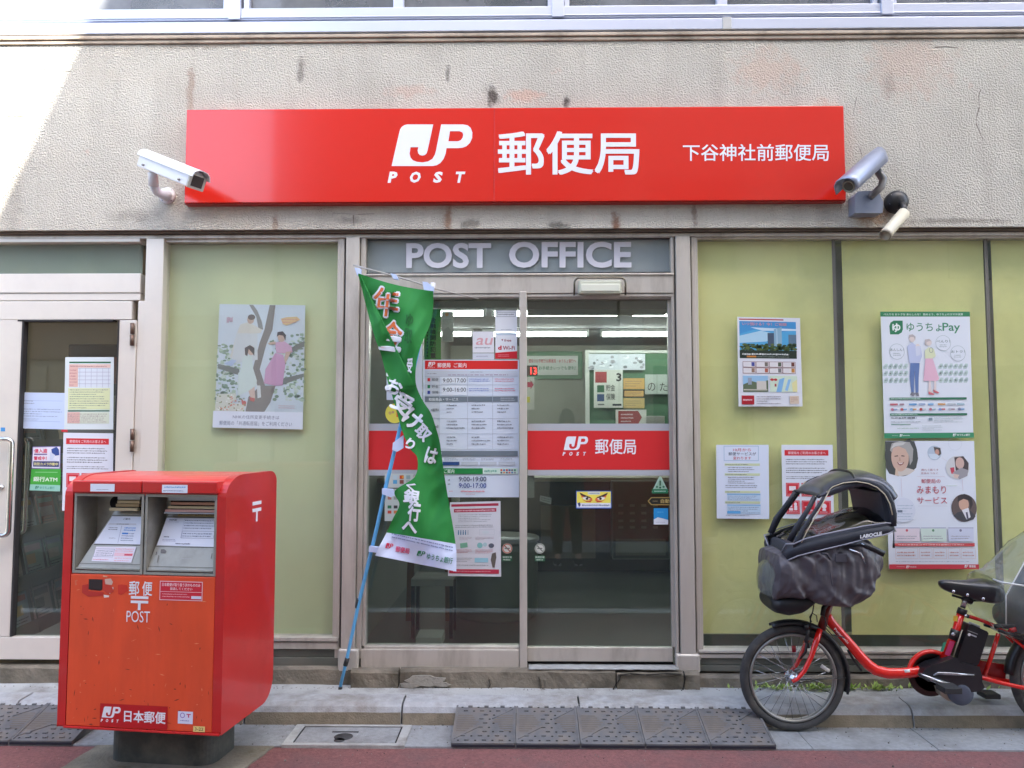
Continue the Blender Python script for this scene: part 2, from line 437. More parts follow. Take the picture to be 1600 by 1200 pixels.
# ------------------------------------------------------------------ building materials
def stucco_mat():
    m = mat('stucco', C(207, 203, 190), rough=0.9, var=0.09, vscale=2.2)
    n = m.node_tree.nodes; l = m.node_tree.links; b = n['Principled BSDF']
    tc = n.new('ShaderNodeTexCoord'); obc = tc.outputs['Object']
    src = b.inputs['Base Color'].links[0].from_socket
    # blotches of bared render and rain streaks
    def layer(src, fac, col):
        mx = n.new('ShaderNodeMix'); mx.data_type = 'RGBA'
        l.new(fac, mx.inputs[0]); l.new(src, mx.inputs[6]); mx.inputs[7].default_value = (*col, 1)
        return mx.outputs[2]
    def thr(scale, lo, hi, amt, stretch=(1, 1, 1), det=8, off=0.0):
        mp = n.new('ShaderNodeMapping'); mp.inputs['Scale'].default_value = stretch; mp.inputs['Location'].default_value = (off, off, off)
        l.new(obc, mp.inputs[0])
        t = n.new('ShaderNodeTexNoise'); t.inputs['Scale'].default_value = scale; t.inputs['Detail'].default_value = det
        t.inputs['Roughness'].default_value = 0.62
        l.new(mp.outputs[0], t.inputs['Vector'])
        r = n.new('ShaderNodeMapRange'); r.inputs[1].default_value = lo; r.inputs[2].default_value = hi
        r.inputs[3].default_value = 0; r.inputs[4].default_value = amt
        l.new(t.outputs['Fac'], r.inputs[0]); return r.outputs[0]
    src = layer(src, thr(1.1, 0.45, 0.75, 0.35, (1, 1, 2.5)), C(206, 196, 180))
    src = layer(src, thr(2.5, 0.5, 0.8, 0.32, (3.4, 1, 0.45), off=3.1), C(150, 140, 128))
    src = layer(src, thr(8, 0.66, 0.72, 0.5, (1, 1, 1), off=7.7), C(212, 178, 160))
    src = layer(src, thr(30, 0.66, 0.70, 0.55, (1, 1, 0.8), off=1.9), C(150, 138, 122))
    src = layer(src, thr(5, 0.55, 0.8, 0.18, (6, 1, 0.3), off=5.5), C(172, 160, 142))
    spots = [(770,150,.05,.09,C(92,84,76),.95),(884,160,.025,.05,C(70,60,54),.9),(700,345,.03,.10,C(150,112,84),.8),
             (735,350,.07,.035,C(120,112,100),.7),(875,352,.10,.03,C(100,96,88),.8),(962,346,.035,.07,C(140,98,72),.9),
             (1085,335,.02,.08,C(120,96,80),.7),(1365,338,.13,.07,C(168,134,104),.8),(298,140,.03,.20,C(166,140,120),.6),
             (470,110,.03,.10,C(130,122,112),.7),(700,115,.02,.07,C(112,104,94),.7),(545,345,.12,.03,C(130,122,112),.6),
             (310,70,.4,.03,C(150,132,112),.5),(1390,130,.05,.1,C(140,128,116),.5),(1200,110,.25,.16,C(214,186,166),.55),
             (1420,100,.3,.25,C(210,184,166),.5),(1290,175,.10,.10,C(214,190,170),.6),(640,142,.16,.05,C(212,186,168),.6),
             (820,150,.14,.05,C(216,178,156),.65),(210,336,.2,.05,C(140,130,118),.4),(20,300,.1,.4,C(150,142,130),.3),
             (1500,345,.4,.02,C(130,120,108),.6),(1260,62,.5,.02,C(110,100,90),.6),(430,350,.02,.06,C(150,120,96),.6)]
    nz = n.new('ShaderNodeTexNoise'); nz.inputs['Scale'].default_value = 16; nz.inputs['Detail'].default_value = 6
    nz.inputs['Roughness'].default_value = 0.7
    l.new(obc, nz.inputs['Vector'])
    for px, py, rx, rz, col, amt in spots:
        p = W(px, py, 0)
        mp = n.new('ShaderNodeMapping'); mp.vector_type = 'POINT'
        mp.inputs['Location'].default_value = (-p.x/rx, 0, -p.z/rz); mp.inputs['Scale'].default_value = (1/rx, 0, 1/rz)
        l.new(obc, mp.inputs[0])
        ln = n.new('ShaderNodeVectorMath'); ln.operation = 'LENGTH'; l.new(mp.outputs[0], ln.inputs[0])
        ad = n.new('ShaderNodeMath'); ad.operation = 'MULTIPLY_ADD'; ad.inputs[1].default_value = -2.6; ad.inputs[2].default_value = 1.3
        l.new(nz.outputs['Fac'], ad.inputs[0])
        a2 = n.new('ShaderNodeMath'); a2.operation = 'ADD'; l.new(ad.outputs[0], a2.inputs[0]); l.new(ln.outputs['Value'], a2.inputs[1])
        r = n.new('ShaderNodeMapRange'); r.inputs[1].default_value = 0.95; r.inputs[2].default_value = 0.35
        r.inputs[3].default_value = 0; r.inputs[4].default_value = amt
        l.new(a2.outputs[0], r.inputs[0]); src = layer(src, r.outputs[0], col)
    l.new(src, b.inputs['Base Color'])
    t = n.new('ShaderNodeTexNoise'); t.inputs['Scale'].default_value = 105; t.inputs['Detail'].default_value = 2.5
    v = n.new('ShaderNodeTexNoise'); v.inputs['Scale'].default_value = 40; v.inputs['Detail'].default_value = 1
    l.new(obc, t.inputs['Vector']); l.new(obc, v.inputs['Vector'])
    r = n.new('ShaderNodeMapRange'); r.inputs[1].default_value = 0.38; r.inputs[2].default_value = 0.62
    l.new(t.outputs['Fac'], r.inputs[0])
    ad = n.new('ShaderNodeMath'); ad.operation = 'MULTIPLY_ADD'; ad.inputs[1].default_value = 0.6
    l.new(v.outputs['Fac'], ad.inputs[0]); l.new(r.outputs[0], ad.inputs[2])
    bp = n.new('ShaderNodeBump'); bp.inputs['Distance'].default_value = 0.0045; bp.inputs['Strength'].default_value = 1.0
    l.new(ad.outputs[0], bp.inputs['Height']); l.new(bp.outputs[0], b.inputs['Normal'])
    return m
STUCCO = stucco_mat()
ALU = mat('aged_aluminium', C(204, 198, 188), rough=0.42, metal=0.35, var=0.06, vscale=3, grime=C(140, 130, 118), gscale=2.0, gamount=0.5, stretch=(3, 3, 0.7))
ALUW = mat('pale_aluminium', C(228, 221, 210), rough=0.35, metal=0.25, var=0.03, vscale=2, grime=C(190, 182, 176), gscale=1.3, gamount=0.3)
ALUB = mat('sky_tinted_aluminium', C(205, 210, 226), rough=0.35, metal=0.45, var=0.03, vscale=1)  # bluish cast of the reflected sky put into the base colour
DARK = mat('dark_seal', C(48, 46, 46), rough=0.7)
BRONZE = mat('dark_panel', C(104, 108, 100), rough=0.5, metal=0.2, var=0.12, vscale=4, grime=C(130, 124, 112), gscale=3, gamount=0.6)
CONC = mat('old_concrete', C(128, 120, 106), rough=0.92, var=0.22, vscale=7, bump=0.006, bscale=50, grime=C(84, 80, 68), gscale=4, gamount=0.85)
CONCP = mat('pale_concrete', C(172, 174, 172), rough=0.9, var=0.12, vscale=8, bump=0.003, bscale=110, grime=C(116, 112, 104), gscale=4.5, gamount=0.7)
KERBM = mat('kerb_concrete', C(168, 170, 172), rough=0.9, var=0.14, vscale=26, bump=0.003, bscale=140, grime=C(124, 116, 102), gscale=5, gamount=0.65)
KERBF = mat('kerb_shaded_concrete', C(136, 126, 108), rough=0.92, var=0.2, vscale=24, bump=0.004, bscale=120, grime=C(104, 98, 84), gscale=6, gamount=0.75)  # darker copy for the front; lit top and shaded face put into colour
LIME = mat('lime_blind', C(243, 240, 164), rough=0.8, var=0.03, vscale=1.0, grime=C(206, 208, 138), gscale=1.6, gamount=0.45, bump=0.0008, bscale=300)
LIME2 = mat('reflection_tinted_blind', C(206, 216, 172), rough=0.8, var=0.03, vscale=1.0, bump=0.0008, bscale=300)  # lime blind with the pane's blue-green reflection put into its colour
PANE = glass('window_glass', tint=(0.97, 0.985, 0.975), ior=1.52, haze=0.028)
PANED = glass('door_glass', tint=(0.84, 0.9, 0.87), ior=1.64, haze=0.022)
PANEU = glass('upper_glass', tint=(0.6, 0.62, 0.62), ior=1.5, haze=0.5, hazecol=C(150, 152, 156))
FROST = mat('frosted_film', C(176, 180, 186), rough=0.6)
REDBAND = mat('red_film', C(214, 44, 48), rough=0.4)
WHITE = mat('white_film', C(240, 240, 244), rough=0.5)

FY = 0.05      # front plane of the aluminium frames
GY = 0.09      # glass
def Zp(py, Y): return W(800, py, Y).z
def Xp(px, py, Y): return W(px, py, Y).x

# ------------------------------------------------------------------ ground
asph = mat('asphalt', (0.075, 0.074, 0.072), rough=0.9, var=0.25, vscale=3, bump=0.006, bscale=160, grime=(0.05, 0.05, 0.05), gscale=2)
REDA = mat('red_asphalt', C(128, 84, 82), rough=0.93, var=0.22, vscale=70, bump=0.006, bscale=200, grime=C(104, 86, 86), gscale=2.5, gamount=0.6, detail=5)
b = MB(); b.quad((-60, -60, -0.03), (60, -60, -0.03), (60, 60, -0.03), (-60, 60, -0.03))
tag(b.obj('ground', asph), kind='structure')
b = MB(); b.quad((-40, -5.6, -0.014), (40, -5.6, -0.014), (40, -0.4, -0.014), (-40, -0.4, -0.014))
tag(b.obj('road', asph), kind='structure')
b = MB(); b.grid(lambda u, v: Vector((-14+28*u, -2.1+1.56*v, -0.008+0.003*noise.noise(Vector((u*40, v*3, 0))))), 160, 10)
tag(b.obj('red_path', REDA), kind='structure')
b = MB(); b.box(-40, 40, -2.28, -2.12, -0.012, -0.006)
tag(b.obj('road_marking', mat('road_paint', (0.6, 0.6, 0.58), rough=0.8, grime=(0.2, 0.2, 0.2), gscale=5, gamount=0.7)), kind='structure')
b = MB(); b.box(-40, 40, -6.25, -5.6, -0.02, 0.10)
tag(b.obj('opposite_pavement', CONCP), kind='structure')
# concrete gutter slabs in front of the kerb
GUT = mat('gutter_slab', C(146, 149, 151), rough=0.9, var=0.12, vscale=40, bump=0.003, bscale=170, grime=C(108, 108, 106), gscale=3.5, gamount=0.7)
b = MB()
gx = [-9.0, -6, -3.1, -2.45, -1.9, -0.985, -0.32, 1.02, 1.35, 1.93, 2.6, 3.3, 5, 9]
for i in range(len(gx)-1):
    b.box(gx[i]+0.0015, gx[i+1]-0.0015, -0.56, -0.262, -0.06, 0.0+0.001*(i % 2))
tag(b.obj('gutter', GUT, bevel=0.003), kind='structure')
# kerb: top slope, rounded nose, battered face; a strip of pavement behind it up to the building
KZ = 0.10
def kerb_profile(low):
    z = KZ
    return [(-0.287, -0.05), (-0.287, 0.0), (-0.276, 0.058), (-0.262, 0.083), (-0.235, z-.003), (-0.12, z+0.002), (-0.12, -0.05)]
b = MB()
joints = [-9, -6.2, -4.0, -2.6, -1.42, -0.62, 0.28, 1.16, 1.95, 2.56, 3.2, 4.4, 6.5, 9]
for i in range(len(joints)-1):
    x0, x1 = joints[i]+0.004, joints[i+1]-0.004
    n = 14
    prof = kerb_profile(False)
    rings = []
    for k in range(n+1):
        x = x0+(x1-x0)*k/n
        rings.append([Vector((x, y+0.003*noise.noise(Vector((x*6, y*20, i))), z+(0.004*noise.noise(Vector((x*5, z*20, 3.3+i))) if z > 0 else 0))) for y, z in prof])
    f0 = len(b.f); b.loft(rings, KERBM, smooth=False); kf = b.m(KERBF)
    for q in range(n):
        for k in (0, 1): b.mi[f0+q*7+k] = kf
for p in range(0): pass
kb = b
tag(kb.obj('kerb', KERBM, bevel=0.003), kind='structure')
b = MB()
b.grid(lambda u, v: Vector((-9+18*u, -0.122+0.16*v, KZ-0.006+0.012*v+0.006*noise.noise(Vector((u*60, v*4, 5))))), 240, 6)
tag(b.obj('pavement', CONCP), kind='structure')
# concrete patch under the letter box
P1 = [G(95, 1215, -0.002), G(182, 1142, -0.002), G(425, 1142, -0.002), G(400, 1215, -0.002)]
b = MB()
pp = []
cor = [Vector((-2.05, -0.93, 0)), Vector((-2.02, -0.56, 0)), Vector((-1.18, -0.56, 0)), Vector((-1.26, -0.93, 0))]
for a_, c_ in zip(cor, cor[1:]+cor[:1]):
    for k in range(8):
        p = a_.lerp(c_, k/8); pp.append((p.x+0.012*noise.noise(p*30), p.y+0.012*noise.noise(p*30+Vector((9,0,0)))))
b.prism(pp, 'z', -0.03, -0.001)
tag(b.obj('concrete_patch', mat('patch_concrete', C(132, 126, 112), rough=0.95, var=0.25, vscale=12, bump=0.004, bscale=80, grime=C(88, 80, 62), gscale=6, gamount=0.9)), kind='structure')

# ------------------------------------------------------------------ post office building
bld = thing('post_office_building', 'single grey stucco building front with aluminium framed glass doors and lime blinds', 'building')
zb = Zp(357, 0)          # underside of the stucco beam
zl = Zp(66, 0)           # its top
b = MB()
b.box(-7, 7, 0.0, 0.22, zb, zl)
# thin cracks in the render
def crack(pts, w=0.0035):
    for (a, c_) in zip(pts[:-1], pts[1:]):
        p, q = W(a[0], a[1], 0), W(c_[0], c_[1], 0); d = (q-p).normalized(); nn = Vector((-d.z, 0, d.x))*w*random.uniform(0.3, 1)
        b.quad(p-nn+Vector((0,-0.0015,0)), q-nn*0.6+Vector((0,-0.0015,0)), q+nn*0.6+Vector((0,-0.0015,0)), p+nn+Vector((0,-0.0015,0)), CRK)
CRK = mat('crack', C(104, 92, 80), rough=1)
b.mats = [STUCCO]; b.mi = [0]*len(b.f)
crack([(1532,140),(1529,150),(1530,168),(1526,182),(1525,193),(1529,203),(1533,212),(1536,219)])
crack([(1338,152),(1336,164),(1333,182)], 0.0025); crack([(1343,232),(1347,244)], 0.003)
crack([(0,101),(28,103),(60,108),(112,112)], 0.003); crack([(8,181),(40,182),(75,187)], 0.003)
crack([(520,333),(560,335),(585,334)], 0.002); crack([(552,336),(553,352)], 0.002); crack([(1460,74),(1480,73),(1497,75)], 0.004)
b.obj('wall', None, bld)
b = MB(); x = -7
zl2 = Zp(57, 0)
b.box(-7, 7, -0.012, 0.22, zl+0.004, Zp(60, 0)); b.box(-7, 7, -0.022, 0.22, Zp(59, 0), zl2+0.012)
b.obj('ledge', mat('ledge_render', C(190, 176, 158), rough=0.9, var=0.15, vscale=5, grime=C(110, 98, 84), gscale=3, gamount=0.8, bump=0.003, bscale=60), bld, bevel=0.004)
b = MB(); b.box(-7, 7, 0.02, 0.20, zb-0.016, zb-0.001); b.obj('soffit_strip', mat('soffit_shaded', C(96, 84, 72), rough=0.9, var=0.3, vscale=8), bld)  # dark strip; the shadow under the beam is put into its colour
# upper window row
ub = zl2+0.03
b = MB(); uy = 0.0
zr0, zr1 = ub, Zp(29, uy)
b.box(-7, 7, uy-0.01, uy+0.12, zr0, zr1-0.012); b.box(-7, 7, uy+0.015, uy+0.12, zr1-0.012, zr1+0.006)
zr2 = Zp(9, uy)
b.box(-7, 7, uy+0.005, uy+0.10, zr1+0.006, zr2)
b.box(-7, 7, uy-0.001, uy+0.10, zr1+0.015, zr1+0.024)
fr_u = b.obj('upper_window_frame', ALUB, bld, bevel=0.003)
b = MB()
for px in (-500, -90, 367, 872, 1386, 1850):
    xx = Xp(px, 10, uy)
    b.box(xx-0.034, xx+0.034, uy-0.008, uy+0.12, zr1+0.006, 5.2)
for px, w in ((352, .016), (384, .016), (860, .014), (886, .014), (1369, .014), (1399, .014), (622, .03), (1129, .03), (130, .03), (1640, .03)):
    xx = Xp(px, 10, uy); b.box(xx-w, xx+w, uy+0.012, uy+0.09, zr2, 5.2)
b.obj('upper_mullion', ALUB, bld, bevel=0.002)
b = MB(); b.box(Xp(1129,38,uy-.012), Xp(1143,38,uy-.012), uy-0.014, uy, zr0-0.002, zr1-0.006); b.obj('frame_joint', mat('joint_plate', C(190,190,188), rough=.5), bld, bevel=0.002)
b = MB(); b.box(-7, 7, uy+0.045, uy+0.051, zr2-0.02, 5.2); b.obj('upper_pane', PANEU, bld)
b = MB(); b.box(-7, 7, uy+0.35, uy+0.36, ub, 5.2); b.obj('upper_blind', mat('upper_room', C(128, 130, 132), rough=0.9, var=0.1, vscale=1.5), bld)
b = MB(); b.box(-7, 7, 0.0, 0.3, 5.2, 7.4); b.obj('upper_wall', STUCCO, bld)

# --- rails and posts at street level
zt = Zp(371, FY)       # underside of head rail
b = MB(); b.box(-7, 7, FY-0.006, FY+0.10, zt, zb-0.017); b.obj('head_rail', ALU, bld, bevel=0.003)
def rail(px0, py0, px1, py1, y0=FY, y1=FY+0.09, bb=None, name=None, m=ALU, bev=0.003):
    x0, x1, z0, z1 = XZ(px0, py0, px1, py1, y0)
    q = bb or MB(); q.box(x0, x1, y0, y1, z0, z1)
    if not bb: return q.obj(name, m, bld, bevel=bev)
zbot = Zp(1030, FY)
def post(px0, px1, y0=FY, y1=FY+0.09, z0=None, z1=None, m=ALU, grooves=True, pyb=700, dep=0.004):
    x0 = Xp(px0, pyb, y0); x1 = Xp(px1, pyb, y0)
    q = MB(); q.box(x0, x1, y0, y1, z0 if z0 is not None else zbot, z1 or zt-0.001)
    return q.obj('post', m, bld, bevel=0.003)
post(219, 247, FY-0.012, FY+0.09, m=ALUW)
post(527, 534, FY+0.004, FY+0.09); post(536.5, 558, FY-0.02, FY+0.09); post(560, 568, FY, FY+0.09)
post(1052, 1057, FY, FY+0.09); post(1060, 1083, FY-0.02, FY+0.09, z0=zbot+0.004); post(1084.5, 1091, FY+0.004, FY+0.09)
b = MB()
for a_, c_ in ((534, 536.5), (558, 560), (1057, 1060), (1083, 1084.5)):
    b.box(Xp(a_, 700, FY), Xp(c_, 700, FY), FY+0.02, FY+0.08, zbot, zt-0.002)
b.obj('post_seal', DARK, bld)
# splayed foot plates of the door posts
b = MB()
x0, x1 = Xp(1056, 1030, FY-.02), Xp(1094, 1030, FY-.02)
zf0 = Zp(1050, FY-.02)
b.box(x0, x1, FY-0.03, FY+0.02, zf0, zf0+0.10); x0, x1 = Xp(528, 1030, FY-.02), Xp(560, 1030, FY-.02)
b.box(x0, x1, FY-0.03, FY+0.02, zf0-0.005, zf0+0.12)
b.obj('post_foot', ALU, bld, bevel=0.012, segs=3)

# --- left display window (lime blind behind glass)
def window(px0, px1, pyt, pyb, blind_m, blinds, name='display_window', edge=8, by=GY+0.035):
    x0, x1, z0, z1 = XZ(px0, pyt, px1, pyb, GY)
    root_m = MB()
    t = 0.018
    root_m.box(x0-0.01, x0+t*0.5, GY-0.03, GY+0.03, z0-0.02, z1+0.02)
    root_m.box(x1-t*0.5, x1+0.01, GY-0.03, GY+0.03, z0-0.02, z1+0.02)
    root_m.box(x0+t*0.5, x1-t*0.5, GY-0.028, GY+0.03, z1-0.008, z1+0.02)
    fr = root_m.obj('window_frame', ALU, bld, bevel=0.002)
    g = MB(); g.box(x0+t*0.5, x1-t*0.5, GY, GY+0.006, z0-0.01, z1-0.008); g.obj('pane', PANE, fr)
    for (a, c_, top, bot) in blinds:
        bx0, bx1, bz0, bz1 = XZ(a, top, c_, bot, by)
        g = MB(); g.box(bx0, bx1, by, by+0.004, bz0, bz1); g.obj('blind', blind_m, fr)
    return fr, (x0, x1, z0, z1)
w1, wr1 = window(250, 528, 378, 998, LIME2, [(256, 540, 378, 990)])
w2, wr2 = window(1090, 1900, 372, 1018, LIME, [(1088, 1307.5, 375, 990), (1323, 1547, 375, 992), (1560, 1902, 375, 990)])
# glass joints with the narrow gaps
b = MB()
for px in (1311, 1553):
    xx = Xp(px, 700, GY-0.004); dz = 0.0
    top = Zp(376, GY); bot = Zp(990, GY)
    # joints lean very slightly, as the photo shows
    b.box(xx-0.0105, xx-0.001, GY-0.004, GY-0.0005, bot, top); b.box(xx+0.001, xx+0.008, GY-0.003, GY-0.0005, bot, top)
b.obj('glass_joint', mat('joint_silicone', C(112, 110, 104), rough=0.5, var=0.1, vscale=9), w2)
b = MB(); 
for a_, c_ in ((1090, 1900),):
    x0, x1, z0, z1 = XZ(a_, 988, c_, 992, GY+0.06)
    b.box(x0, x1, GY+0.055, GY+0.064, z0, z1)
b.obj('blind_hem', mat('blind_hem_m', C(196, 202, 176), rough=0.6), w2)
b = MB(); x0, x1, z0, z1 = XZ(1092, 992, 1900, 1030, GY+0.2); b.box(x0, x1, GY+0.2, GY+0.21, z0, z1)
x0, x1, z0, z1 = XZ(252, 988, 540, 1000, GY+0.2); b.box(x0, x1, GY+0.2, GY+0.21, z0, z1)
b.obj('inner_apron', mat('apron_grey', C(120, 128, 124), rough=0.8), bld)
# sills and panels beneath the windows
b = MB()
def sill(px0, px1, pya, pyb, y0, y1): x0, x1, z0, z1 = XZ(px0, pya, px1, pyb, y0); b.box(x0, x1, y0, y1, z0, z1)
sill(1092, 1900, 1018, 1022, FY-0.012, FY+0.09); sill(1092, 1900, 1023.5, 1030, FY-0.004, FY+0.09)
sill(248, 528, 996, 1002, FY-0.012, FY+0.09); sill(248, 528, 1003.5, 1014, FY-0.004, FY+0.09)
b.obj('sill', ALU, bld, bevel=0.002)
b = MB()
sill(1092, 1900, 1030.5, 1040, FY+0.012, FY+0.09); sill(1092, 1900, 1041, 1051, FY+0.004, FY+0.09)
sill(248, 528, 1014.5, 1026, FY+0.014, FY+0.09); sill(248, 528, 1027, 1041, FY+0.004, FY+0.09)
b.obj('apron_panel', BRONZE, bld, bevel=0.003)

# --- plinth and doorstep in worn concrete
def rough_box(b, x0, x1, y0, y1, z0, z1, amp=0.006, seed=0, m=None):
    nx = max(2, int((x1-x0)/0.03)); 
    prof = [(y1, z0), (y1, z1), ((y0+y1)/2, z1), (y0+0.012, z1), (y0, z1-0.012), (y0, z0+(z1-z0)*0.6), (y0, z0+(z1-z0)*0.3), (y0, z0)]
    rings = []
    for i in range(nx+1):
        x = x0+(x1-x0)*i/nx
        rings.append([Vector((x, y+amp*noise.noise(Vector((x*14+seed, z*40, y*9))), z+(amp*0.7*noise.noise(Vector((x*10, y*30, seed+z*5))) if z > z0 else 0))) for y, z in prof])
    b.loft(rings, m or CONC, smooth=False)
b = MB()
zp0 = KZ-0.03
zstep = Zp(1049, -0.02)
xl, xr = Xp(548, 1060, -0.02), Xp(1093, 1060, -0.02)
rough_box(b, -7, xl-0.004, 0.02, 0.3, zp0, Zp(1041, FY)-0.002, 0.006, 1)
rough_box(b, xr+0.004, 7, 0.01, 0.3, zp0, Zp(1051, FY)-0.002, 0.006, 5)
b.obj('plinth', CONC, bld)
b = MB()
rough_box(b, xl, Xp(622, 1060, -.02), -0.022, 0.3, zp0, zstep, 0.007, 2)
rough_box(b, Xp(624, 1060, -.02), Xp(962, 1060, -.02), -0.012, 0.3, zp0, zstep+0.004, 0.007, 3)
rough_box(b, Xp(964, 1060, -.02), Xp(1068, 1060, -.02), -0.026, 0.3, zp0, zstep-0.006, 0.007, 4)
rough_box(b, Xp(1070, 1060, -.02), xr, -0.026, 0.3, zp0, zstep-0.002, 0.007, 6)
b.obj('doorstep', CONC, bld)
b = MB()   # paler screed on top of the step under the sliding leaf
x0, x1 = Xp(826, 1040, FY), Xp(1058, 1040, FY)
b.grid(lambda u, v: Vector((x0+(x1-x0)*u, -0.008+0.07*v, zstep+0.009+0.004*v+0.003*noise.noise(Vector((u*20, v*3, 8))))), 40, 4)
b.obj('threshold', CONCP, bld, solid=0.006)
# chipped and cracked step edges
b = MB()
def chip(px, py, sx, sz, seed, Y):
    c_ = W(px, py, Y); pts = []
    for k in range(14):
        a = 2*PI*k/14; rr = 1+0.45*noise.noise(Vector((math.cos(a)*1.7, math.sin(a)*1.7, seed)))
        pts.append((c_.x+sx*rr*math.cos(a), c_.z+sz*rr*math.sin(a)))
    b.prism(pts, 'y', Y, Y+0.01)
chip(665, 1064, 0.10, 0.028, 2.1, -0.024); chip(640, 1071, 0.05, 0.015, 7.3, -0.026); chip(688, 1070, .05, .012, 4.4, -.025)
b.obj('mortar_patch', mat('mortar', C(150, 146, 136), rough=0.95, var=0.2, vscale=20, bump=0.004, bscale=70), bld)
b = MB()
def crk3(pts, Y, w=0.003):
    for (a, c_) in zip(pts[:-1], pts[1:]):
        p, q = W(a[0], a[1], Y), W(c_[0], c_[1], Y); d = (q-p).normalized(); nn = Vector((-d.z, 0, d.x))*w
        b.prism([((p-nn).x, (p-nn).z), ((q-nn*.5).x, (q-nn*.5).z), ((q+nn*.5).x, (q+nn*.5).z), ((p+nn).x, (p+nn).z)], 'y', Y, Y+0.01)
crk3([(970,1054),(968,1062),(962,1070),(958,1078)], -0.036); crk3([(966,1056),(985,1053),(1010,1055),(1040,1053),(1065,1054)], -0.037, .0035)
crk3([(1072,1056),(1070,1066),(1067,1078)], -0.036); crk3([(764,1062),(766,1070),(762,1079)], -0.022, .0015); crk3([(842,1058),(845,1078)], -.022, .0012)
b.obj('step_crack', mat('crack_dark', C(48, 44, 38), rough=1), bld)
# ------------------------------------------------------------------ doors
def R4(px0, py0, px1, py1, Y): return XZ(px0, py0, px1, py1, Y)
# transom above the automatic door
b = MB()
x0, x1, z0, z1 = R4(568, 429, 1052, 462, FY)
b.box(x0, x1, FY-0.008, FY+0.09, z0+0.012, z1); b.box(x0, x1, FY-0.016, FY+0.09, z1-0.008, z1+0.004)
b.box(x0, x1, FY-0.002, FY+0.09, z0-0.008, z0+0.010)
tr = b.obj('transom', ALU, bld, bevel=0.003)
x0, x1, z0, z1 = R4(568, 371, 1052, 428, GY)
b = MB(); b.box(x0, x1, GY, GY+0.006, z0, z1); b.obj('pane', PANE, tr)
b = MB(); b.box(x0, x1, GY+0.012, GY+0.018, z0, z1)
b.obj('transom_backing', mat('transom_film', C(172, 178, 184), rough=0.7, var=0.10, vscale=2.5), tr)
sh = Sheet(rectmap(568, 371, 1052, 428, GY-0.0006), (568, 371, 1052, 428))
sh.text(635, 379.5, 768, 419, 'POST', (218, 217, 226), bold=0.030, res=4); sh.text(796, 377.5, 987, 418.5, 'OFFICE', (218, 217, 226), bold=0.030, res=4)
sh.mb.obj('lettering', None, tr)
b = MB()   # frame of transom glass
for (a, t_, c_, d_) in ((568,370.5,1052,373.5), (568,425.5,1052,429)):
    x0, x1, z0, z1 = R4(a, t_, c_, d_, GY-0.01); b.box(x0, x1, GY-0.012, GY+0.02, z0, z1)
b.obj('bead', DARK, tr)

def film_band(px0, px1, parent, Y):
    b = MB(); x0, x1, z0, z1 = R4(px0, 662, px1, 743, Y); b.box(x0, x1, Y, Y+0.0008, z0, z1); fb = b.obj('frosted_band', FROST, parent)
    b = MB(); x0, x1, z0, z1 = R4(px0, 673, px1, 734, Y-.0008); b.box(x0, x1, Y-0.0008, Y-0.0001, z0, z1); b.obj('red_band', REDBAND, parent)

# fixed leaf, left
LG = GY+0.005
b = MB()
def leaf(b, px0, py0, px1, py1, Y0, Y1):
    x0, x1, z0, z1 = R4(px0, py0, px1, py1, Y0); b.box(x0, x1, Y0, Y1, z0, z1)
leaf(b, 563.5, 1015, 811.5, 1046, FY-0.006, FY+0.08)
leaf(b, 568.5, 1010, 811.5, 1014.5, FY+0.008, FY+0.08)
leaf(b, 811.8, 455, 823.5, 1047, FY-0.012, FY+0.085)
leaf(b, 568.5, 455.5, 811.5, 466, FY+0.004, FY+0.08)
leaf(b, 568.5, 466.3, 574, 1009.7, FY+0.01, FY+0.08)
fd = b.obj('fixed_door_leaf', ALU, bld, bevel=0.004)
b = MB(); x0, x1, z0, z1 = R4(572, 464, 812.5, 1012, LG); b.box(x0, x1, LG, LG+0.008, z0, z1); b.obj('pane', PANED, fd)
film_band(574, 660, fd, LG-0.002)
# sliding leaf, right
b = MB()
leaf(b, 824, 1012, 1051.5, 1034, GY-0.012, GY+0.03)
leaf(b, 1046.5, 468, 1051.5, 1011.7, GY-0.005, GY+0.03)
leaf(b, 824, 462.5, 1051.5, 467, GY-0.03, GY+0.03)
sd = b.obj('sliding_door_leaf', ALU, bld, bevel=0.003)
b = MB(); x0, x1, z0, z1 = R4(822, 466, 1048, 1013, LG); b.box(x0, x1, LG, LG+0.008, z0, z1); b.obj('pane', PANED, sd)
film_band(824.5, 1046, sd, LG-0.002)
sh = Sheet(rectmap(824, 662, 1052, 743, LG-0.0034), (824, 662, 1052, 743))
sh.logo(879, 682, 919, 712, (236, 238, 246)); sh.text(930, 686, 994, 710, '郵便局', (238, 240, 246), bold=0.018, res=3)
sh.mb.obj('lettering', None, sd)
b = MB(); leaf(b, 824, 1034.3, 1052, 1037.5, GY-0.005, GY+0.03); b.obj('track_gap', mat('gap_black', C(18, 18, 18), rough=.9), sd)
b = MB(); leaf(b, 824, 468, 1050, 483, GY+0.10, GY+0.35); b.obj('operator_housing', mat('housing_brown', C(150, 134, 120), rough=0.4, metal=0.3), sd)
b = MB(); leaf(b, 572, 466, 811, 470, GY+0.10, GY+0.35); b.obj('operator_housing', mat('housing_brown', C(128, 116, 104), rough=0.5, metal=0.2), fd)

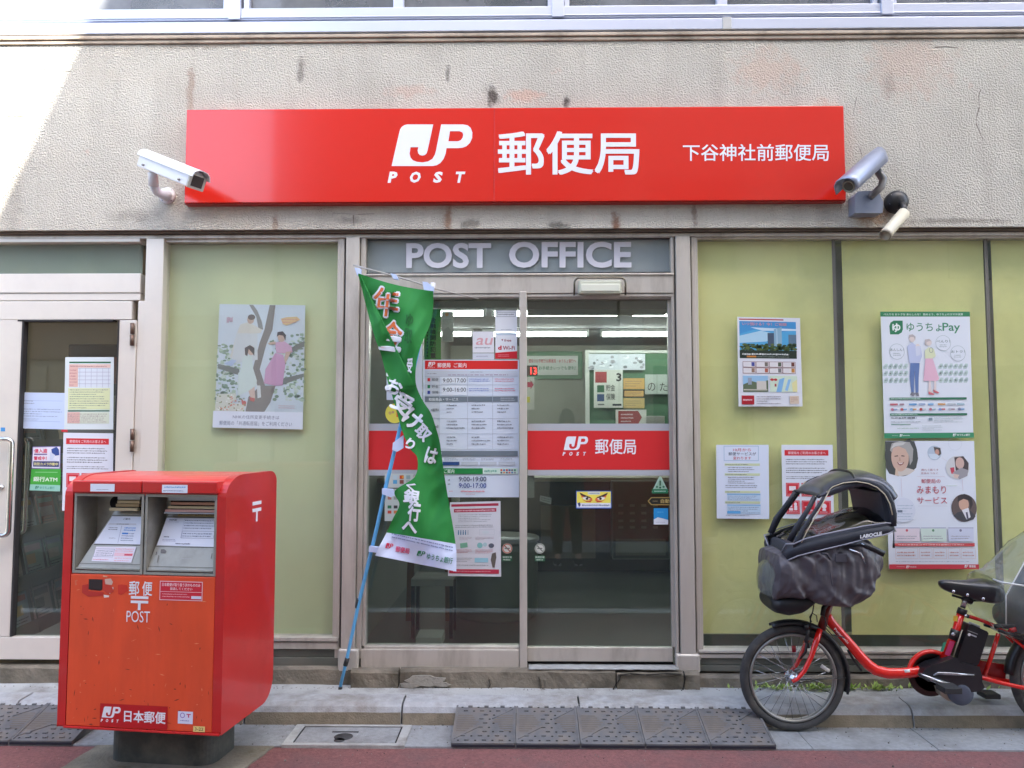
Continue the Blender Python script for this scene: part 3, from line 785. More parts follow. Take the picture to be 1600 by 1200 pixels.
# automatic door sensor
sp = W(937, 447, FY-0.02)
sens = thing('door_sensor', 'cream plastic motion sensor with chrome guard above the sliding door', 'door sensor', (sp.x, FY-0.02, sp.z-0.05))
b = MB(); x0, x1, z0, z1 = R4(904, 437, 972, 459, FY-0.07)
b.box(x0, x1, FY-0.065, FY-0.010, z0, z1); b.obj('housing', mat('sensor_cream', C(196, 198, 178), rough=0.4), sens, bevel=0.012, segs=4)
b = MB(); b.box(x0+0.012, x1-0.012, FY-0.069, FY-0.02, z0+0.014, z1-0.022); b.obj('lens', mat('sensor_lens', C(226, 228, 210), rough=0.2), sens, bevel=0.004)
x0, x1, z0, z1 = R4(897.5, 434, 977.5, 461, FY-0.06)
pts = [(x0, z0-0.0)]; rad = 0.03
pts = [Vector((x0, FY-0.05, z0))]
for k in range(7): a = PI - k*PI/12; pts.append(Vector((x0+rad+rad*math.cos(a), FY-0.06, z1-rad+rad*math.sin(a))))
for k in range(7): a = PI/2 - k*PI/12; pts.append(Vector((x1-rad+rad*math.cos(a), FY-0.06, z1-rad+rad*math.sin(a))))
pts.append(Vector((x1, FY-0.05, z0)))
b = MB(); b.tube(pts, 0.0055, seg=8); b.obj('guard_rail', mat('dark_chrome', C(120, 116, 104), rough=0.25, metal=0.9), sens)

# --- hinged side door of the cash corner, left
b = MB()
leaf(b, -400, 371, 219, 379, FY-0.004, FY+0.09)
leaf(b, -400, 428, 219, 458, FY-0.012, FY+0.09)
leaf(b, -400, 458.6, 219, 470, FY-0.006, FY+0.09)
leaf(b, 207.5, 470.3, 218.6, 1030, FY-0.006, FY+0.09)
sf = b.obj('side_door_frame', ALUW, bld, bevel=0.003)
b = MB(); x0, x1, z0, z1 = R4(-400, 378, 219, 429, GY); b.box(x0, x1, GY, GY+0.006, z0, z1); b.obj('pane', glass('transom_glass', tint=(0.9,0.93,0.9), ior=1.52, haze=0.06), sf)
b = MB(); b.box(x0, x1, GY+0.03, GY+0.035, z0, z1); b.obj('transom_backing', mat('corner_transom_reflection', C(140, 148, 138), rough=0.7, var=0.15, vscale=2), sf)  # panel added to give the transom its grey-green, reflecting tone
b = MB()
leaf(b, -400, 471, 206, 500, FY-0.012, FY+0.04)
leaf(b, -400, 995, 206, 1030, FY-0.012, FY+0.04)
leaf(b, 178.5, 500.3, 206, 994.7, FY-0.012, FY+0.04)
leaf(b, -34, 500.3, 25, 994.7, FY-0.012, FY+0.04)
hd = b.obj('side_door', ALUW, bld, bevel=0.003)
b = MB(); x0, x1, z0, z1 = R4(25, 500, 179, 995, GY-.02); b.box(x0, x1, GY-0.02, GY-0.014, z0, z1); b.obj('pane', PANED, hd)
b = MB(); leaf(b, 25, 499.5, 27.5, 995, FY-0.014, FY+0.03); leaf(b, 176.5, 500, 179, 995, FY-0.014, FY+0.03); leaf(b, 27.5, 499.5, 176.5, 502, FY-.014, FY+.03); b.obj('glazing_seal', DARK, hd)
BR = mat('bronze_hinge', C(112, 92, 80), rough=0.4, metal=0.6)
for (a, c_) in ((505, 540), (670, 706)):
    b = MB(); p, q = W(207, a, FY-0.02), W(207, (a+c_)/2-0.6, FY-0.02)
    r_, s_ = W(207, (a+c_)/2+0.6, FY-0.02), W(207, c_, FY-0.02)
    b.tube([(p.x, FY-0.022, p.z), (q.x, FY-0.022, q.z)], 0.0115, seg=14); b.tube([(p.x, FY-0.022, r_.z), (q.x, FY-0.022, s_.z)], 0.0115, seg=14)
    b.obj('hinge', BR, hd)
CHR = mat('polished_steel', C(206, 204, 200), rough=0.14, metal=1.0)
def pull(px_bar, pyt, pyb, px_in, Y, r=0.013):
    t = W(px_bar, pyt, Y); m_ = W(px_bar, pyb, Y); i = W(px_in, pyt, Y)
    rr = 0.03; pts = [Vector((i.x, Y, t.z))]
    for k in range(6): a = PI/2-k*PI/10; pts.append(Vector((t.x-rr+rr*math.cos(a), Y, t.z-rr+rr*math.sin(a))))
    for k in range(6): a = -k*PI/10; pts.append(Vector((t.x-rr+rr*math.cos(a), Y, m_.z+rr+rr*math.sin(a))))
    pts.append(Vector((i.x, Y, m_.z))); bb = MB(); bb.tube(pts, r, seg=12); return bb
pull(19, 686, 837, -22, FY-0.07).obj('pull_handle', CHR, hd)
pull(44, 686, 834, 12, GY+0.07, 0.011).obj('inner_pull_handle', CHR, hd)
b = MB(); p = W(2, 761, FY-0.012); b.lathe([(0.017, 0), (0.017, 0.008), (0.010, 0.012), (0.009, 0.02), (0.0, 0.021)], (p.x, FY-0.012, p.z), (0, -1, 0), seg=20); b.obj('lock', CHR, hd)
sh = Sheet(rectmap(0, 665, 10, 676, FY-0.0125), (0, 665, 10, 676)); sh.rect(1, 668, 8, 674, (70, 150, 214)); 
o = sh.mb.obj('blue_tape', None); tag(o, 'tiny square of blue tape on the side door stile', 'tape')

# ------------------------------------------------------------------ rooms behind the glass
ROOMF = 0.20
inn = mat('inner_wall', C(150, 150, 142), rough=0.85, var=0.05, vscale=2)
b = MB()
b.quad((-0.98, 0.30, ROOMF), (3.6, 0.30, ROOMF), (3.6, 6.2, ROOMF), (-0.98, 6.2, ROOMF))
b.quad((-0.98, 0.14, zstep-0.002), (3.6, 0.14, zstep-0.002), (3.6, 0.31, zstep-0.002), (-0.98, 0.31, zstep-0.002))
tag(b.obj('inner_floor', mat('hall_floor', C(70, 76, 68), rough=0.3, var=0.1, vscale=2), bld))
CEIL = 2.66
b = MB(); b.box(-0.98, 3.6, 0.3, 6.3, CEIL, CEIL+0.1); b.obj('hall_ceiling', mat('hall_ceiling', C(150, 150, 152), rough=0.9), bld)
b = MB(); b.box(-0.98, 3.6, 0.23, 0.30, zt+0.0, CEIL+0.1); b.box(-4.8, -0.99, 0.23, 0.30, zt, CEIL+.1); b.obj('bulkhead', inn, bld)
b = MB(); b.box(-1.04, 3.6, 6.2, 6.3, ROOMF, CEIL); b.obj('back_wall', mat('hall_back_wall', C(170, 172, 160), rough=0.8, var=0.04, vscale=3), bld)
b = MB(); b.box(-1.04, -0.98, 0.20, 6.2, ROOMF, CEIL+0.1); b.box(3.6, 3.7, 0.2, 6.3, ROOMF, CEIL+.1); b.box(-2.16, -2.10, 0.17, 3.0, ROOMF, CEIL+.1); b.obj('partition', inn, bld)
# green end wall and white pillar frame at the back right
GWY = 5.2
gw = mat('green_panel', C(84, 124, 92), rough=0.7, var=0.06, vscale=2)
b = MB(); x0, x1, z0, z1 = R4(921, 552, 1300, 676, GWY); b.box(x0, x1+1, GWY, GWY+0.05, ROOMF, z1); b.obj('green_partition', gw, bld)
b = MB(); b.box(x0-0.05, x0-0.002, GWY-0.03, GWY+0.05, ROOMF, z1+0.035); b.box(x0-0.001, x1+1, GWY-0.02, GWY+0.05, z1+0.002, z1+0.035); b.obj('partition_trim', mat('trim_white', C(206, 208, 200), rough=0.5), bld)
# service counter
cy = 3.1
b = MB(); zc = 1.07
cx0, cx1 = -0.6, 3.58
b.box(cx0, cx1, cy, cy+0.55, ROOMF, zc-0.04)
cnt = thing('service_counter', 'dark green service counter across the hall behind the sliding door', 'counter', (1.5, cy, ROOMF))
b.obj('counter_body', mat('counter_dark', C(58, 66, 56), rough=0.35, var=0.1, vscale=2), cnt, bevel=0.004)
b = MB(); b.box(cx0, cx1, cy-0.05, cy+0.6, zc-0.038, zc); b.obj('counter_top', mat('counter_top', C(178, 174, 156), rough=0.4), cnt, bevel=0.004)
b = MB()
xa, xb, za, zb_ = R4(957, 752, 1046, 874, cy-0.2)
b.box(xa, xb, cy-0.19, cy-0.02, max(za, ROOMF+0.02), zb_); tb_ = None
kio = thing('form_stand', 'glass fronted green form stand before the counter, seen through the sliding door', 'stand', ((xa+xb)/2, cy-0.1, za))
b.obj('cabinet', mat('stand_green', C(66, 84, 72), rough=0.3, var=0.1, vscale=5), kio, bevel=0.004)
sh = Sheet(rectmap(957, 752, 1046, 874, cy-0.192), (957, 752, 1046, 874))
sh.frame(957, 752, 1046, 874, 1.2, (120, 136, 122)); sh.rect(962, 842, 1040, 868, (128, 132, 116)); sh.rect(965, 845, 1037, 864, (140, 142, 126))
for yy in (788, 800, 812, 822):
    for xx in range(966, 1036, 18): sh.rect(xx, yy, xx+8, yy+4, (120, 140, 126), up=False)
sh.mb.obj('front_panel', None, kio)
b = MB(); xa, xb, za, zb_ = R4(845, 790, 930, 872, cy-.01); b.box(xa, xb, cy-0.03, cy-0.002, max(za, ROOMF), zb_); 
b.obj('beige_reflection', mat('reflection_beige', C(120, 116, 96), rough=0.5), cnt)  # beige reflection from across the street, put in as a panel
# fluorescent tubes
TUBE = mat('lit_tube', (1, 1, 1), emit=6.0)
FIT = mat('lamp_fitting', C(214, 216, 214), rough=0.5)
def tube_lamp(px0, px1, py, Y, lab):
    p, q = W(px0, py, Y), W(px1, py, Y)
    xm = (p.x+q.x)/2; L = 1.2
    t = thing('fluorescent_lamp', lab, 'ceiling lamp', (xm, Y, p.z), group='fluorescent lamps on the hall ceiling')
    b = MB(); b.tube([(xm-L/2+0.03, Y, p.z), (xm+L/2-0.03, Y, p.z)], 0.02, seg=12); b.obj('tube', TUBE, t)
    b = MB(); b.box(xm-L/2, xm+L/2, Y-0.045, Y+0.045, p.z+0.028, min(p.z+0.075, CEIL-0.002)); b.box(xm-L/2, xm-L/2+0.028, Y-0.02, Y+0.02, p.z-0.02, p.z+0.028); b.box(xm+L/2-0.028, xm+L/2, Y-0.02, Y+0.02, p.z-0.02, p.z+0.028)
    b.obj('fitting', FIT, t, bevel=0.003)
LY1 = CAM.y + (2.60-CAM.z)*F_PX/191.0; LY2 = CAM.y + (2.60-CAM.z)*F_PX/158.5
tube_lamp(556, 764, 491, LY1, 'nearer row fluorescent lamp behind the left leaf and the flag')
tube_lamp(768, 969, 491, LY1, 'nearer row fluorescent lamp running behind the middle door stile')
tube_lamp(980, 1189, 491, LY1, 'nearer row fluorescent lamp at the right edge of the sliding door')
tube_lamp(571, 743, 523, LY2, 'farther row fluorescent lamp behind the flag and left leaf')
tube_lamp(751, 923, 523, LY2, 'farther row fluorescent lamp crossing behind the middle door stile')
tube_lamp(935, 1107, 523, LY2, 'farther row fluorescent lamp at the right of the sliding door')
# ---- hall notices
def simple(name, lab, cat, c4, Y, base, fn, group=None):
    sh = poster(name, lab, cat, c4, Y, (c4[0][0], c4[0][1], c4[1][0], c4[2][1]), base, group=group, step=0.0006 if Y > 2 else 0.0002, back=0.01 if Y > 2 else 0.0012)
    fn(sh); return fin(sh)
def f(s):
    s.rect(822, 556, 903, 586, (222, 224, 218)); s.text(826, 561, 900, 567, '便局のお手続きは郵便局・ゆうちょ銀行へ', (196, 70, 80), 0.02)
    s.text(842, 572, 900, 578, 'お手続きいつでも便利！', (50, 120, 90), 0.02)
simple('notice_board', 'wide green framed notice board with a white panel on the back wall', 'notice board', box4(812, 549, 910, 592), 6.15, (92, 138, 104), f)
def f(s):
    s.text(829, 574, 838.5, 585, '13', (255, 60, 50), 0.0)
nd = simple('number_display', 'small black call number display showing a red 13', 'display', box4(821, 571, 840, 587), 3.9, (24, 18, 18), f)
for i, mm in enumerate(nd.data.materials):
    if mm.name.startswith('print_ff3c32'): nd.data.materials[i] = mat('red_led', C(255, 40, 34), emit=1.2)
def f(s):
    s.rect(930, 581, 948, 598, (158, 50, 50)); s.text(963, 583, 971, 596, '3', (30, 30, 34), 0.03)
    s.rect(933, 602, 944, 613, (34, 92, 56)); s.rect(933, 616, 944, 627, (40, 72, 120))
    s.text(947, 601, 961, 611, '貯金', (50, 50, 50)); s.text(947, 615, 961, 625, '保険', (50, 50, 50)); s.rect(957, 631, 971, 634, (50, 56, 70)); s.rect(934, 631, 944, 633, (110, 110, 110))
simple('counter_board', 'white counter board marked with a 3 and green and blue squares', 'sign board', box4(928, 578, 973, 637), 5.1, (204, 206, 196), f)
def f(s):
    rr = random.Random(3)
    for i in range(40): s.circ(rr.uniform(922, 1006), rr.uniform(555, 576), rr.uniform(2, 5), rr.choice([(236,240,246),(120,124,128),(200,206,212),(160,160,166)]), ry=rr.uniform(1, 2.5), n=9)
simple('blurred_window_poster', 'long white and grey picture strip above the counter board', 'poster', box4(920, 553, 1008, 578), 5.14, (206, 212, 220), f)
for (y0, y1, lab) in ((591, 608, 'upper orange notice beside the counter board with a 3'), (609, 621, 'middle dark framed orange notice beside the counter board with a 3'), (622, 638, 'lower pale orange notice beside the counter board with a 3')):
    def f(s):
        if y0 == 609: s.frame(974, y0, 1007, y1, 1.5, (60, 56, 50))
        s.lines(977, y0+3, 1004, y1-3, 3, (130, 96, 50), rnd=random.Random(y0))
    simple('orange_notice', lab, 'notice', box4(974, y0, 1007, y1), 5.12, (206, 164, 92) if y0 != 622 else (204, 178, 112), f, group='orange notices beside the counter board')
def f(s):
    s.poly([(966,642),(997,642),(1003,652),(997,663),(966,663)], (160, 60, 62)); s.lines(970, 645, 990, 661, 3, (224, 200, 200), rnd=random.Random(5))
simple('arrow_notice', 'white notice with a dark red arrow pointing right above the red band', 'notice', box4(962, 640, 1010, 664), 5.06, (206, 206, 198), f)
def f(s):
    s.text(1012, 598, 1024, 611, 'の', (60, 50, 52), 0.0); s.text(1031, 598, 1043, 611, 'た', (60, 50, 52), 0.0); s.rect(1026, 586, 1027, 616, (150,160,150))
simple('hanging_letters', 'white paper strip with two large hand cut characters on the green wall', 'paper strip', box4(1008, 585, 1051, 616), 5.1, (178, 188, 180), f)
def f(s):
    s.poly([(824,597),(829,597),(829,594),(834,601),(829,608),(829,605),(824,605)], (170, 50, 80)); s.rect(823, 620, 828, 629, (206, 196, 70))
simple('standing_notice', 'pale notice with a crimson arrow beside the middle door stile', 'notice', box4(822, 589, 835, 640), 3.8, (190, 190, 182), f)
def f(s):
    s.text(584, 583, 590, 595, '1', (90, 90, 90), 0.01); s.lines(577, 606, 590, 640, 5, (120, 116, 110), rnd=random.Random(8)); s.rect(576, 636, 594, 656, (170, 130, 100))
simple('counter_board', 'grey counter board marked with a 1 behind the left leaf', 'sign board', box4(574, 579, 597, 660), 3.9, (168, 166, 158), f)
def f(s):
    rr = random.Random(9)
    for i in range(18): s.circ(rr.uniform(578, 606), rr.uniform(560, 630), rr.uniform(2, 4), rr.choice([(220,222,220),(130,120,116),(190,120,90)]), ry=rr.uniform(1, 2), n=8)
simple('display_shelf_picture', 'speckled grey and white display behind the flag', 'display', box4(574, 545, 612, 660), 4.3, (150, 148, 144), f)
# monitor on the counter
p = W(1027, 655, 3.4)
mo = thing('monitor', 'small pale monitor standing on the counter at the right', 'monitor', (p.x, 3.4, 1.07))
xa, xb, za, zb_ = R4(1010, 650, 1034, 662, 3.4)
b = MB(); b.box(xa, xb+0.03, 3.4, 3.43, 1.2, zb_); b.obj('screen', mat('monitor_case', C(190, 190, 184), rough=0.5), mo, bevel=0.004)
b = MB(); b.box((xa+xb)/2-0.02, (xa+xb)/2+0.02, 3.41, 3.43, 1.075, 1.2); b.box((xa+xb)/2-0.08, (xa+xb)/2+0.08, 3.38, 3.48, 1.07, 1.08); b.obj('stand', mat('monitor_case', C(190,190,184)), mo)

# stool and table behind the left leaf
WOOD = mat('brown_wood', C(124, 84, 56), rough=0.5, var=0.15, vscale=6, stretch=(6, 6, 0.6))
STEEL = mat('dark_steel_leg', C(60, 62, 60), rough=0.4, metal=0.6)
sx0, sx1, sz0, sz1 = R4(642, 905, 708, 916, 0.62)
st = thing('slatted_stool', 'small steel legged stool with slatted top behind the left leaf', 'stool', ((sx0+sx1)/2, 0.75, ROOMF))
b = MB(); b.box(sx0, sx1, 0.62, 0.635, sz0, sz1)
for k in range(5): b.box(sx0, sx1, 0.65+0.05*k, 0.685+0.05*k, sz1-0.012, sz1)
b.obj('seat', mat('stool_seat', C(150, 150, 142), rough=0.5), st, bevel=0.002)
for (xx, yy) in ((sx0+0.012, 0.64), (sx1-0.012, 0.64), (sx0+0.012, 0.87), (sx1-0.012, 0.87)):
    b = MB(); b.box(xx-0.011, xx+0.011, yy-0.011, yy+0.011, ROOMF, sz0); b.obj('leg', STEEL, st)
tp = W(615, 757, 1.3)
tbl = thing('round_table', 'round wooden table with a slanting brown leg behind the left leaf', 'table', (tp.x+0.25, 1.2, ROOMF))
b = MB(); b.lathe([(0.0, 0), (0.38, 0.0), (0.40, 0.01), (0.40, 0.03), (0.38, 0.035), (0, 0.035)], (tp.x+0.25, 1.2, 1.14), seg=40); b.obj('table_top', mat('table_top', C(166, 152, 130), rough=0.35), tbl)
xa, xb, za, zb_ = R4(690, 740, 703, 1010, 1.0)
for dx in (-0.28, 0.02):
    b = MB(); b.prism([(xa+dx*0.9, ROOMF), (xa+dx*.9+0.045, ROOMF), (xa+dx*.8+0.035, 1.14), (xa+dx*.8-0.01, 1.14)], 'y', 1.1, 1.14); b.obj('leg', WOOD, tbl)
xa, xb, za, zb_ = R4(652, 998, 692, 1012, 0.5)
b = MB(); b.box(xa, xb, 0.42, 0.62, ROOMF, ROOMF+0.06); o = b.obj('storage_box', mat('box_white', C(196, 200, 188), rough=0.6), bevel=0.004)
tag(o, 'low white box on the floor below the slatted stool', 'box')
cab = thing('grey_cabinet', 'grey curved cabinet standing on the floor right of the stool', 'cabinet', (W(750, 1000, 0.9).x, 0.9, ROOMF))
xa, xb, za, zb_ = R4(716, 880, 806, 1010, 1.1)
b = MB(); b.lathe([(0.30, 0), (0.30, 0.5), (0.28, 0.52), (0, 0.52)], ((xa+xb)/2+0.05, 1.35, ROOMF), seg=36); b.obj('cabinet_body', mat('cabinet_grey', C(104, 112, 104), rough=0.35), cab)
b = MB(); b.lathe([(0.31, 0.52), (0.31, 0.54), (0, 0.54)], ((xa+xb)/2+0.05, 1.35, ROOMF), seg=36); b.obj('cabinet_top', mat('cabinet_top', C(130, 134, 124), rough=0.3), cab)

# ---- cash corner room, left
b = MB(); b.quad((-4.8, 0.14, ROOMF), (-2.17, 0.14, ROOMF), (-2.17, 3.2, ROOMF), (-4.8, 3.2, ROOMF)); b.obj('corner_floor', mat('corner_floor', C(128, 124, 114), rough=0.4, var=0.1, vscale=3), bld)
b = MB(); b.box(-4.8, -2.17, 2.2, 2.3, ROOMF, CEIL+.1); b.box(-4.9, -4.8, 0.1, 2.3, ROOMF, CEIL+.1); b.box(-4.8, -2.17, 0.3, 2.2, CEIL, CEIL+0.08)
b.obj('corner_wall', mat('corner_wall', C(176, 166, 148), rough=0.8, var=0.08, vscale=2), bld)
ma = thing('cash_machine', 'dim grey cash machine standing inside the side door', 'cash machine', (-3.05, 1.7, ROOMF))
b = MB(); b.box(-3.5, -2.75, 1.45, 2.15, ROOMF, 1.42); b.obj('cabinet', mat('machine_grey', C(120, 116, 104), rough=0.5), ma, bevel=0.02)
b = MB(); b.box(-3.45, -2.8, 1.55, 2.15, 1.42, 2.15); b.obj('upper_cabinet', mat('machine_dark', C(86, 80, 70), rough=0.5), ma, bevel=0.01)
b = MB(); b.box(-3.35, -2.9, 1.53, 1.549, 1.85, 2.05); b.obj('header', mat('machine_red', C(142, 84, 72), rough=0.5), ma)
b = MB(); b.box(-3.33, -2.93, 1.53, 1.549, 1.5, 1.76); b.obj('screen', mat('machine_screen', C(150, 146, 124), rough=0.3), ma)
# leaflet rack standing at an angle behind the side door glass
rk = thing('leaflet_rack', 'slanted steel leaflet rack full of flyers behind the side door glass', 'rack', (W(20, 985, 0.16).x+0.3, 0.45, ROOMF))
A = W(14, 985, 0.20); Bv = Vector((A.x-0.10, 1.20, A.z))
u_ = Vector((Bv.x-A.x, Bv.y-A.y, 0)).normalized(); nrm = Vector((u_.y, -u_.x, 0))
def RK(u, v, w): return Vector((A.x, A.y, ROOMF+0.07)) + u_*u + Vector((-nrm.x*0.22*v, -nrm.y*0.22*v, v)) + nrm*w
wd = 1.08
b = MB()
for k in range(5):
    v = 0.27*k
    b.add([RK(0, v, .04), RK(wd, v, .04), RK(wd, v+0.085, .055), RK(0, v+0.085, .055), RK(0, v, .034), RK(wd, v, .034), RK(wd, v+0.085, .049), RK(0, v+0.085, .049)], [(0,1,2,3),(4,7,6,5),(0,4,5,1),(3,2,6,7),(0,3,7,4),(1,5,6,2)])
b.add([RK(0, 0, 0), RK(wd, 0, 0), RK(wd, 1.32, 0), RK(0, 1.32, 0)], [(0,1,2,3)])
for u0 in (0, 0.27, 0.54, 0.81, wd): b.tube([RK(u0, 0, 0.045), RK(u0, 1.32, 0.03)], 0.005, seg=6)
b.obj('rack_frame', mat('rack_steel', C(158, 156, 146), rough=0.4, metal=0.3), rk, solid=0.0)
b = MB()
for u0 in (0.02, wd-0.02): b.tube([(RK(u0, 0, 0)).xyz, Vector((RK(u0,0,0).x, RK(u0,0,0).y, ROOMF))], 0.012, seg=8)
b.tube([Vector((RK(.02,0,0).x, RK(.02,0,0).y, ROOMF+0.012))+nrm*0.1, Vector((RK(.02,0,0).x, RK(.02,0,0).y, ROOMF+0.012))-nrm*0.3], 0.012, seg=8)
b.obj('foot', mat('rack_steel', C(158,156,146)), rk)
rr = random.Random(21)
cols = [(226,206,200),(236,230,214),(196,206,216),(232,206,160),(214,150,140),(232,232,228),(196,214,196),(240,214,214),(160,150,144)]
names = ['white', 'cream', 'grey blue', 'ochre', 'dull red', 'pale grey', 'sage green', 'pinkish', 'dark grey']
rowname = ['bottom row', 'second row up', 'third row up', 'fourth row up', 'top row']
colname = ['first slot', 'second slot', 'third slot', 'last slot']
for k in range(5):
    for j in range(4):
        if k == 4 and j == 3: continue
        ci = rr.randrange(len(cols)); u0 = 0.018+j*0.27; tl = rr.uniform(-0.01, 0.01); v0 = 0.27*k+0.02; h = 0.235; w_ = 0.225
        def fm(u, v, lift, u0=u0, v0=v0, tl=tl, h=h, w_=w_): return RK(u0+w_*u+tl*(1-v), v0+h*(1-v), 0.02+lift)
        s = Sheet(fm, (0, 0, 1, 1), 0.0003)
        kk = [fm(0,0,0), fm(1,0,0), fm(1,1,0), fm(0,1,0)]; bk = [p-nrm*0.004 for p in kk]
        s.mb.add(kk+bk, [(0,3,2,1),(4,5,6,7),(0,1,5,4),(1,2,6,5),(2,3,7,6),(3,0,4,7)], paper(cols[ci]))
        s.rect(0.08, 0.06, 0.92, 0.06+rr.uniform(.1, .2), cols[rr.randrange(len(cols))]); s.rect(0.08, 0.3, rr.uniform(.5,.9), 0.55, cols[rr.randrange(len(cols))])
        s.lines(0.1, 0.6, 0.9, 0.9, 4, (90, 86, 80), rnd=rr, seg=0.12)
        s.meta = ('leaflet', '%s leaflet in the %s, %s of the slanted rack' % (['pale','cream','bluish','ochre','reddish','light grey','greenish','pinkish','dark'][ci], rowname[k], colname[j]), 'leaflet', 'leaflets in the slanted rack'); fin(s)
# ------------------------------------------------------------------ big red sign
SY = -0.06
x0, x1, z0, z1 = XZ(290, 168.5, 1320, 314.5, SY)
sg = thing('shop_sign', 'long glossy red signboard with white lettering fixed to the stucco beam', 'signboard', ((x0+x1)/2, 0, z0))
SR = mat('sign_red', C(218, 38, 22), rough=0.2, coat=0.45, spec=0.5, var=0.02, vscale=1.5)
xm = Xp(772, 240, SY)
b = MB(); b.box(x0, xm-0.0004, SY, -0.003, z0, z1); b.box(xm+0.0004, x1, SY+0.0006, -0.003, z0, z1)
b.obj('panel', SR, sg, bevel=0.002)
b = MB(); b.box(x0-0.002, x1+0.002, SY+0.012, -0.001, z0-0.006, z0-0.0005); b.box(x0-0.002, x1+0.002, SY+0.012, -0.001, z1+0.0005, z1+0.005); b.box(x1+0.0005, x1+0.004, SY+0.01, -0.001, z0, z1)
b.obj('edge_trim', mat('sign_edge', C(170, 40, 30), rough=0.4), sg)
s = Sheet(lambda u, v, l: W(u*1600, v*400, SY-0.0008-l), (0, 0, 1600, 400))
WS = mat('sign_white', C(238, 240, 248), rough=0.3)
s.logo(605.6, 194.4, 738.1, 285.6, WS); s.mb.obj('emblem', None, sg)
s = Sheet(lambda u, v, l: W(u*1600, v*400, SY-0.0008-l), (0, 0, 1600, 400))
s.text(778, 205, 999, 273, '郵便局', WS, bold=0.028, res=4); s.mb.obj('main_lettering', None, sg)
s = Sheet(lambda u, v, l: W(u*1600, v*400, SY-0.0008-l), (0, 0, 1600, 400))
s.text(1067, 225, 1295, 251.5, '下谷神社前郵便局', WS, bold=0.014, res=3); s.mb.obj('branch_lettering', None, sg)

# ------------------------------------------------------------------ surveillance cameras
def frame_of(d, up=(0, 0, 1)):
    d = Vector(d).normalized(); r = d.cross(Vector(up)).normalized(); u = r.cross(d)
    return Matrix(((r.x, d.x, u.x), (r.y, d.y, u.y), (r.z, d.z, u.z))).to_4x4()   # local x right, y forward, z up
WP = mat('camera_white', C(226, 228, 232), rough=0.3, var=0.03, vscale=10)
BLK = mat('black_plastic', C(30, 31, 34), rough=0.4)
SILV = mat('camera_silver', C(150, 158, 178), rough=0.3, metal=0.45, var=0.06, vscale=12)
# left: big white housing
bw = W(262, 306, 0)
c1 = thing('security_camera', 'large white box shaped security camera at the left end of the red sign', 'security camera', (bw.x, 0, bw.z))
back = W(229, 252, -0.16); front = W(306, 283, -0.34)
d = (front-back); L = d.length
M1 = Matrix.Translation(back) @ frame_of(d)
b = MB(M1)
def hood(w, h, top): return [(-w, -h), (w, -h), (w, top*0.3), (w*0.86, top*0.72), (w*0.5, top*0.95), (0, top), (-w*0.5, top*0.95), (-w*0.86, top*0.72), (-w, top*0.3)]
rings = []
for y in (0, L):
    rings.append([Vector((p[0], y, p[1])) for p in hood(0.05, 0.04, 0.052)])
b.loft(rings, WP, smooth=False); c = b.obj('housing', None, c1, bevel=0.006, segs=3)
b = MB(M1)
pr = hood(0.056, 0.02, 0.06)[2:] ; out_ = [Vector((p[0], -0.012, p[1])) for p in pr]; o2 = [Vector((p[0], L+0.035, p[1]+0.0)) for p in pr]
n_ = len(pr); b.add(out_+o2, [(i, i+1, n_+i+1, n_+i) for i in range(n_-1)], WP, False)
b.obj('sun_shield', None, c1, solid=0.004)
b = MB(M1); b.box(-0.052, 0.052, L, L+0.014, -0.043, 0.034); b.obj('front_frame', mat('frame_cream', C(196,196,186), rough=.4), c1, bevel=0.004)
b = MB(M1); b.box(-0.034, 0.036, L+0.0142, L+0.016, -0.03, 0.028); b.obj('front_glass', mat('camera_window', C(70, 62, 58), rough=0.08), c1, bevel=0.004)
b = MB(M1)
for y in (0.06, L-0.06): b.lathe([(0.006, 0), (0.006, 0.01), (0, 0.01)], (0.051, y, -0.022), (1, 0, 0), seg=10)
b.obj('screw', mat('screw_steel', C(150,150,150), rough=.3, metal=.8), c1)
j1 = W(239, 275, -0.18); j2 = W(240, 291, -0.16); j3 = W(250, 302, -0.07)
b = MB(); b.tube([M1 @ Vector((0, 0.07, -0.045)), j1, j2], [0.024, 0.026, 0.026], seg=14)
b.tube([j2+Vector((0, 0, .004)), j2.lerp(j3, 0.5)+Vector((0,0,-0.012)), j3, Vector((bw.x, -0.012, bw.z-0.004))], [0.024, 0.022, 0.022, 0.032], seg=14)
b.obj('arm', WP, c1)
b = MB(); b.lathe([(0.046, 0), (0.046, 0.007), (0.03, 0.013), (0, 0.013)], (bw.x, -0.001, bw.z), (0, -1, 0), seg=28); 
b.obj('base_plate', WP, c1)
b = MB()
for a in (50, 130, 230, 310): b.lathe([(0.005, 0), (0.005, 0.003), (0, 0.003)], (bw.x+0.037*math.cos(R(a)), -0.008, bw.z+0.037*math.sin(R(a))), (0, -1, 0), seg=8)
b.obj('bolt', mat('bolt_dark', C(90,90,92), rough=.4, metal=.7), c1)
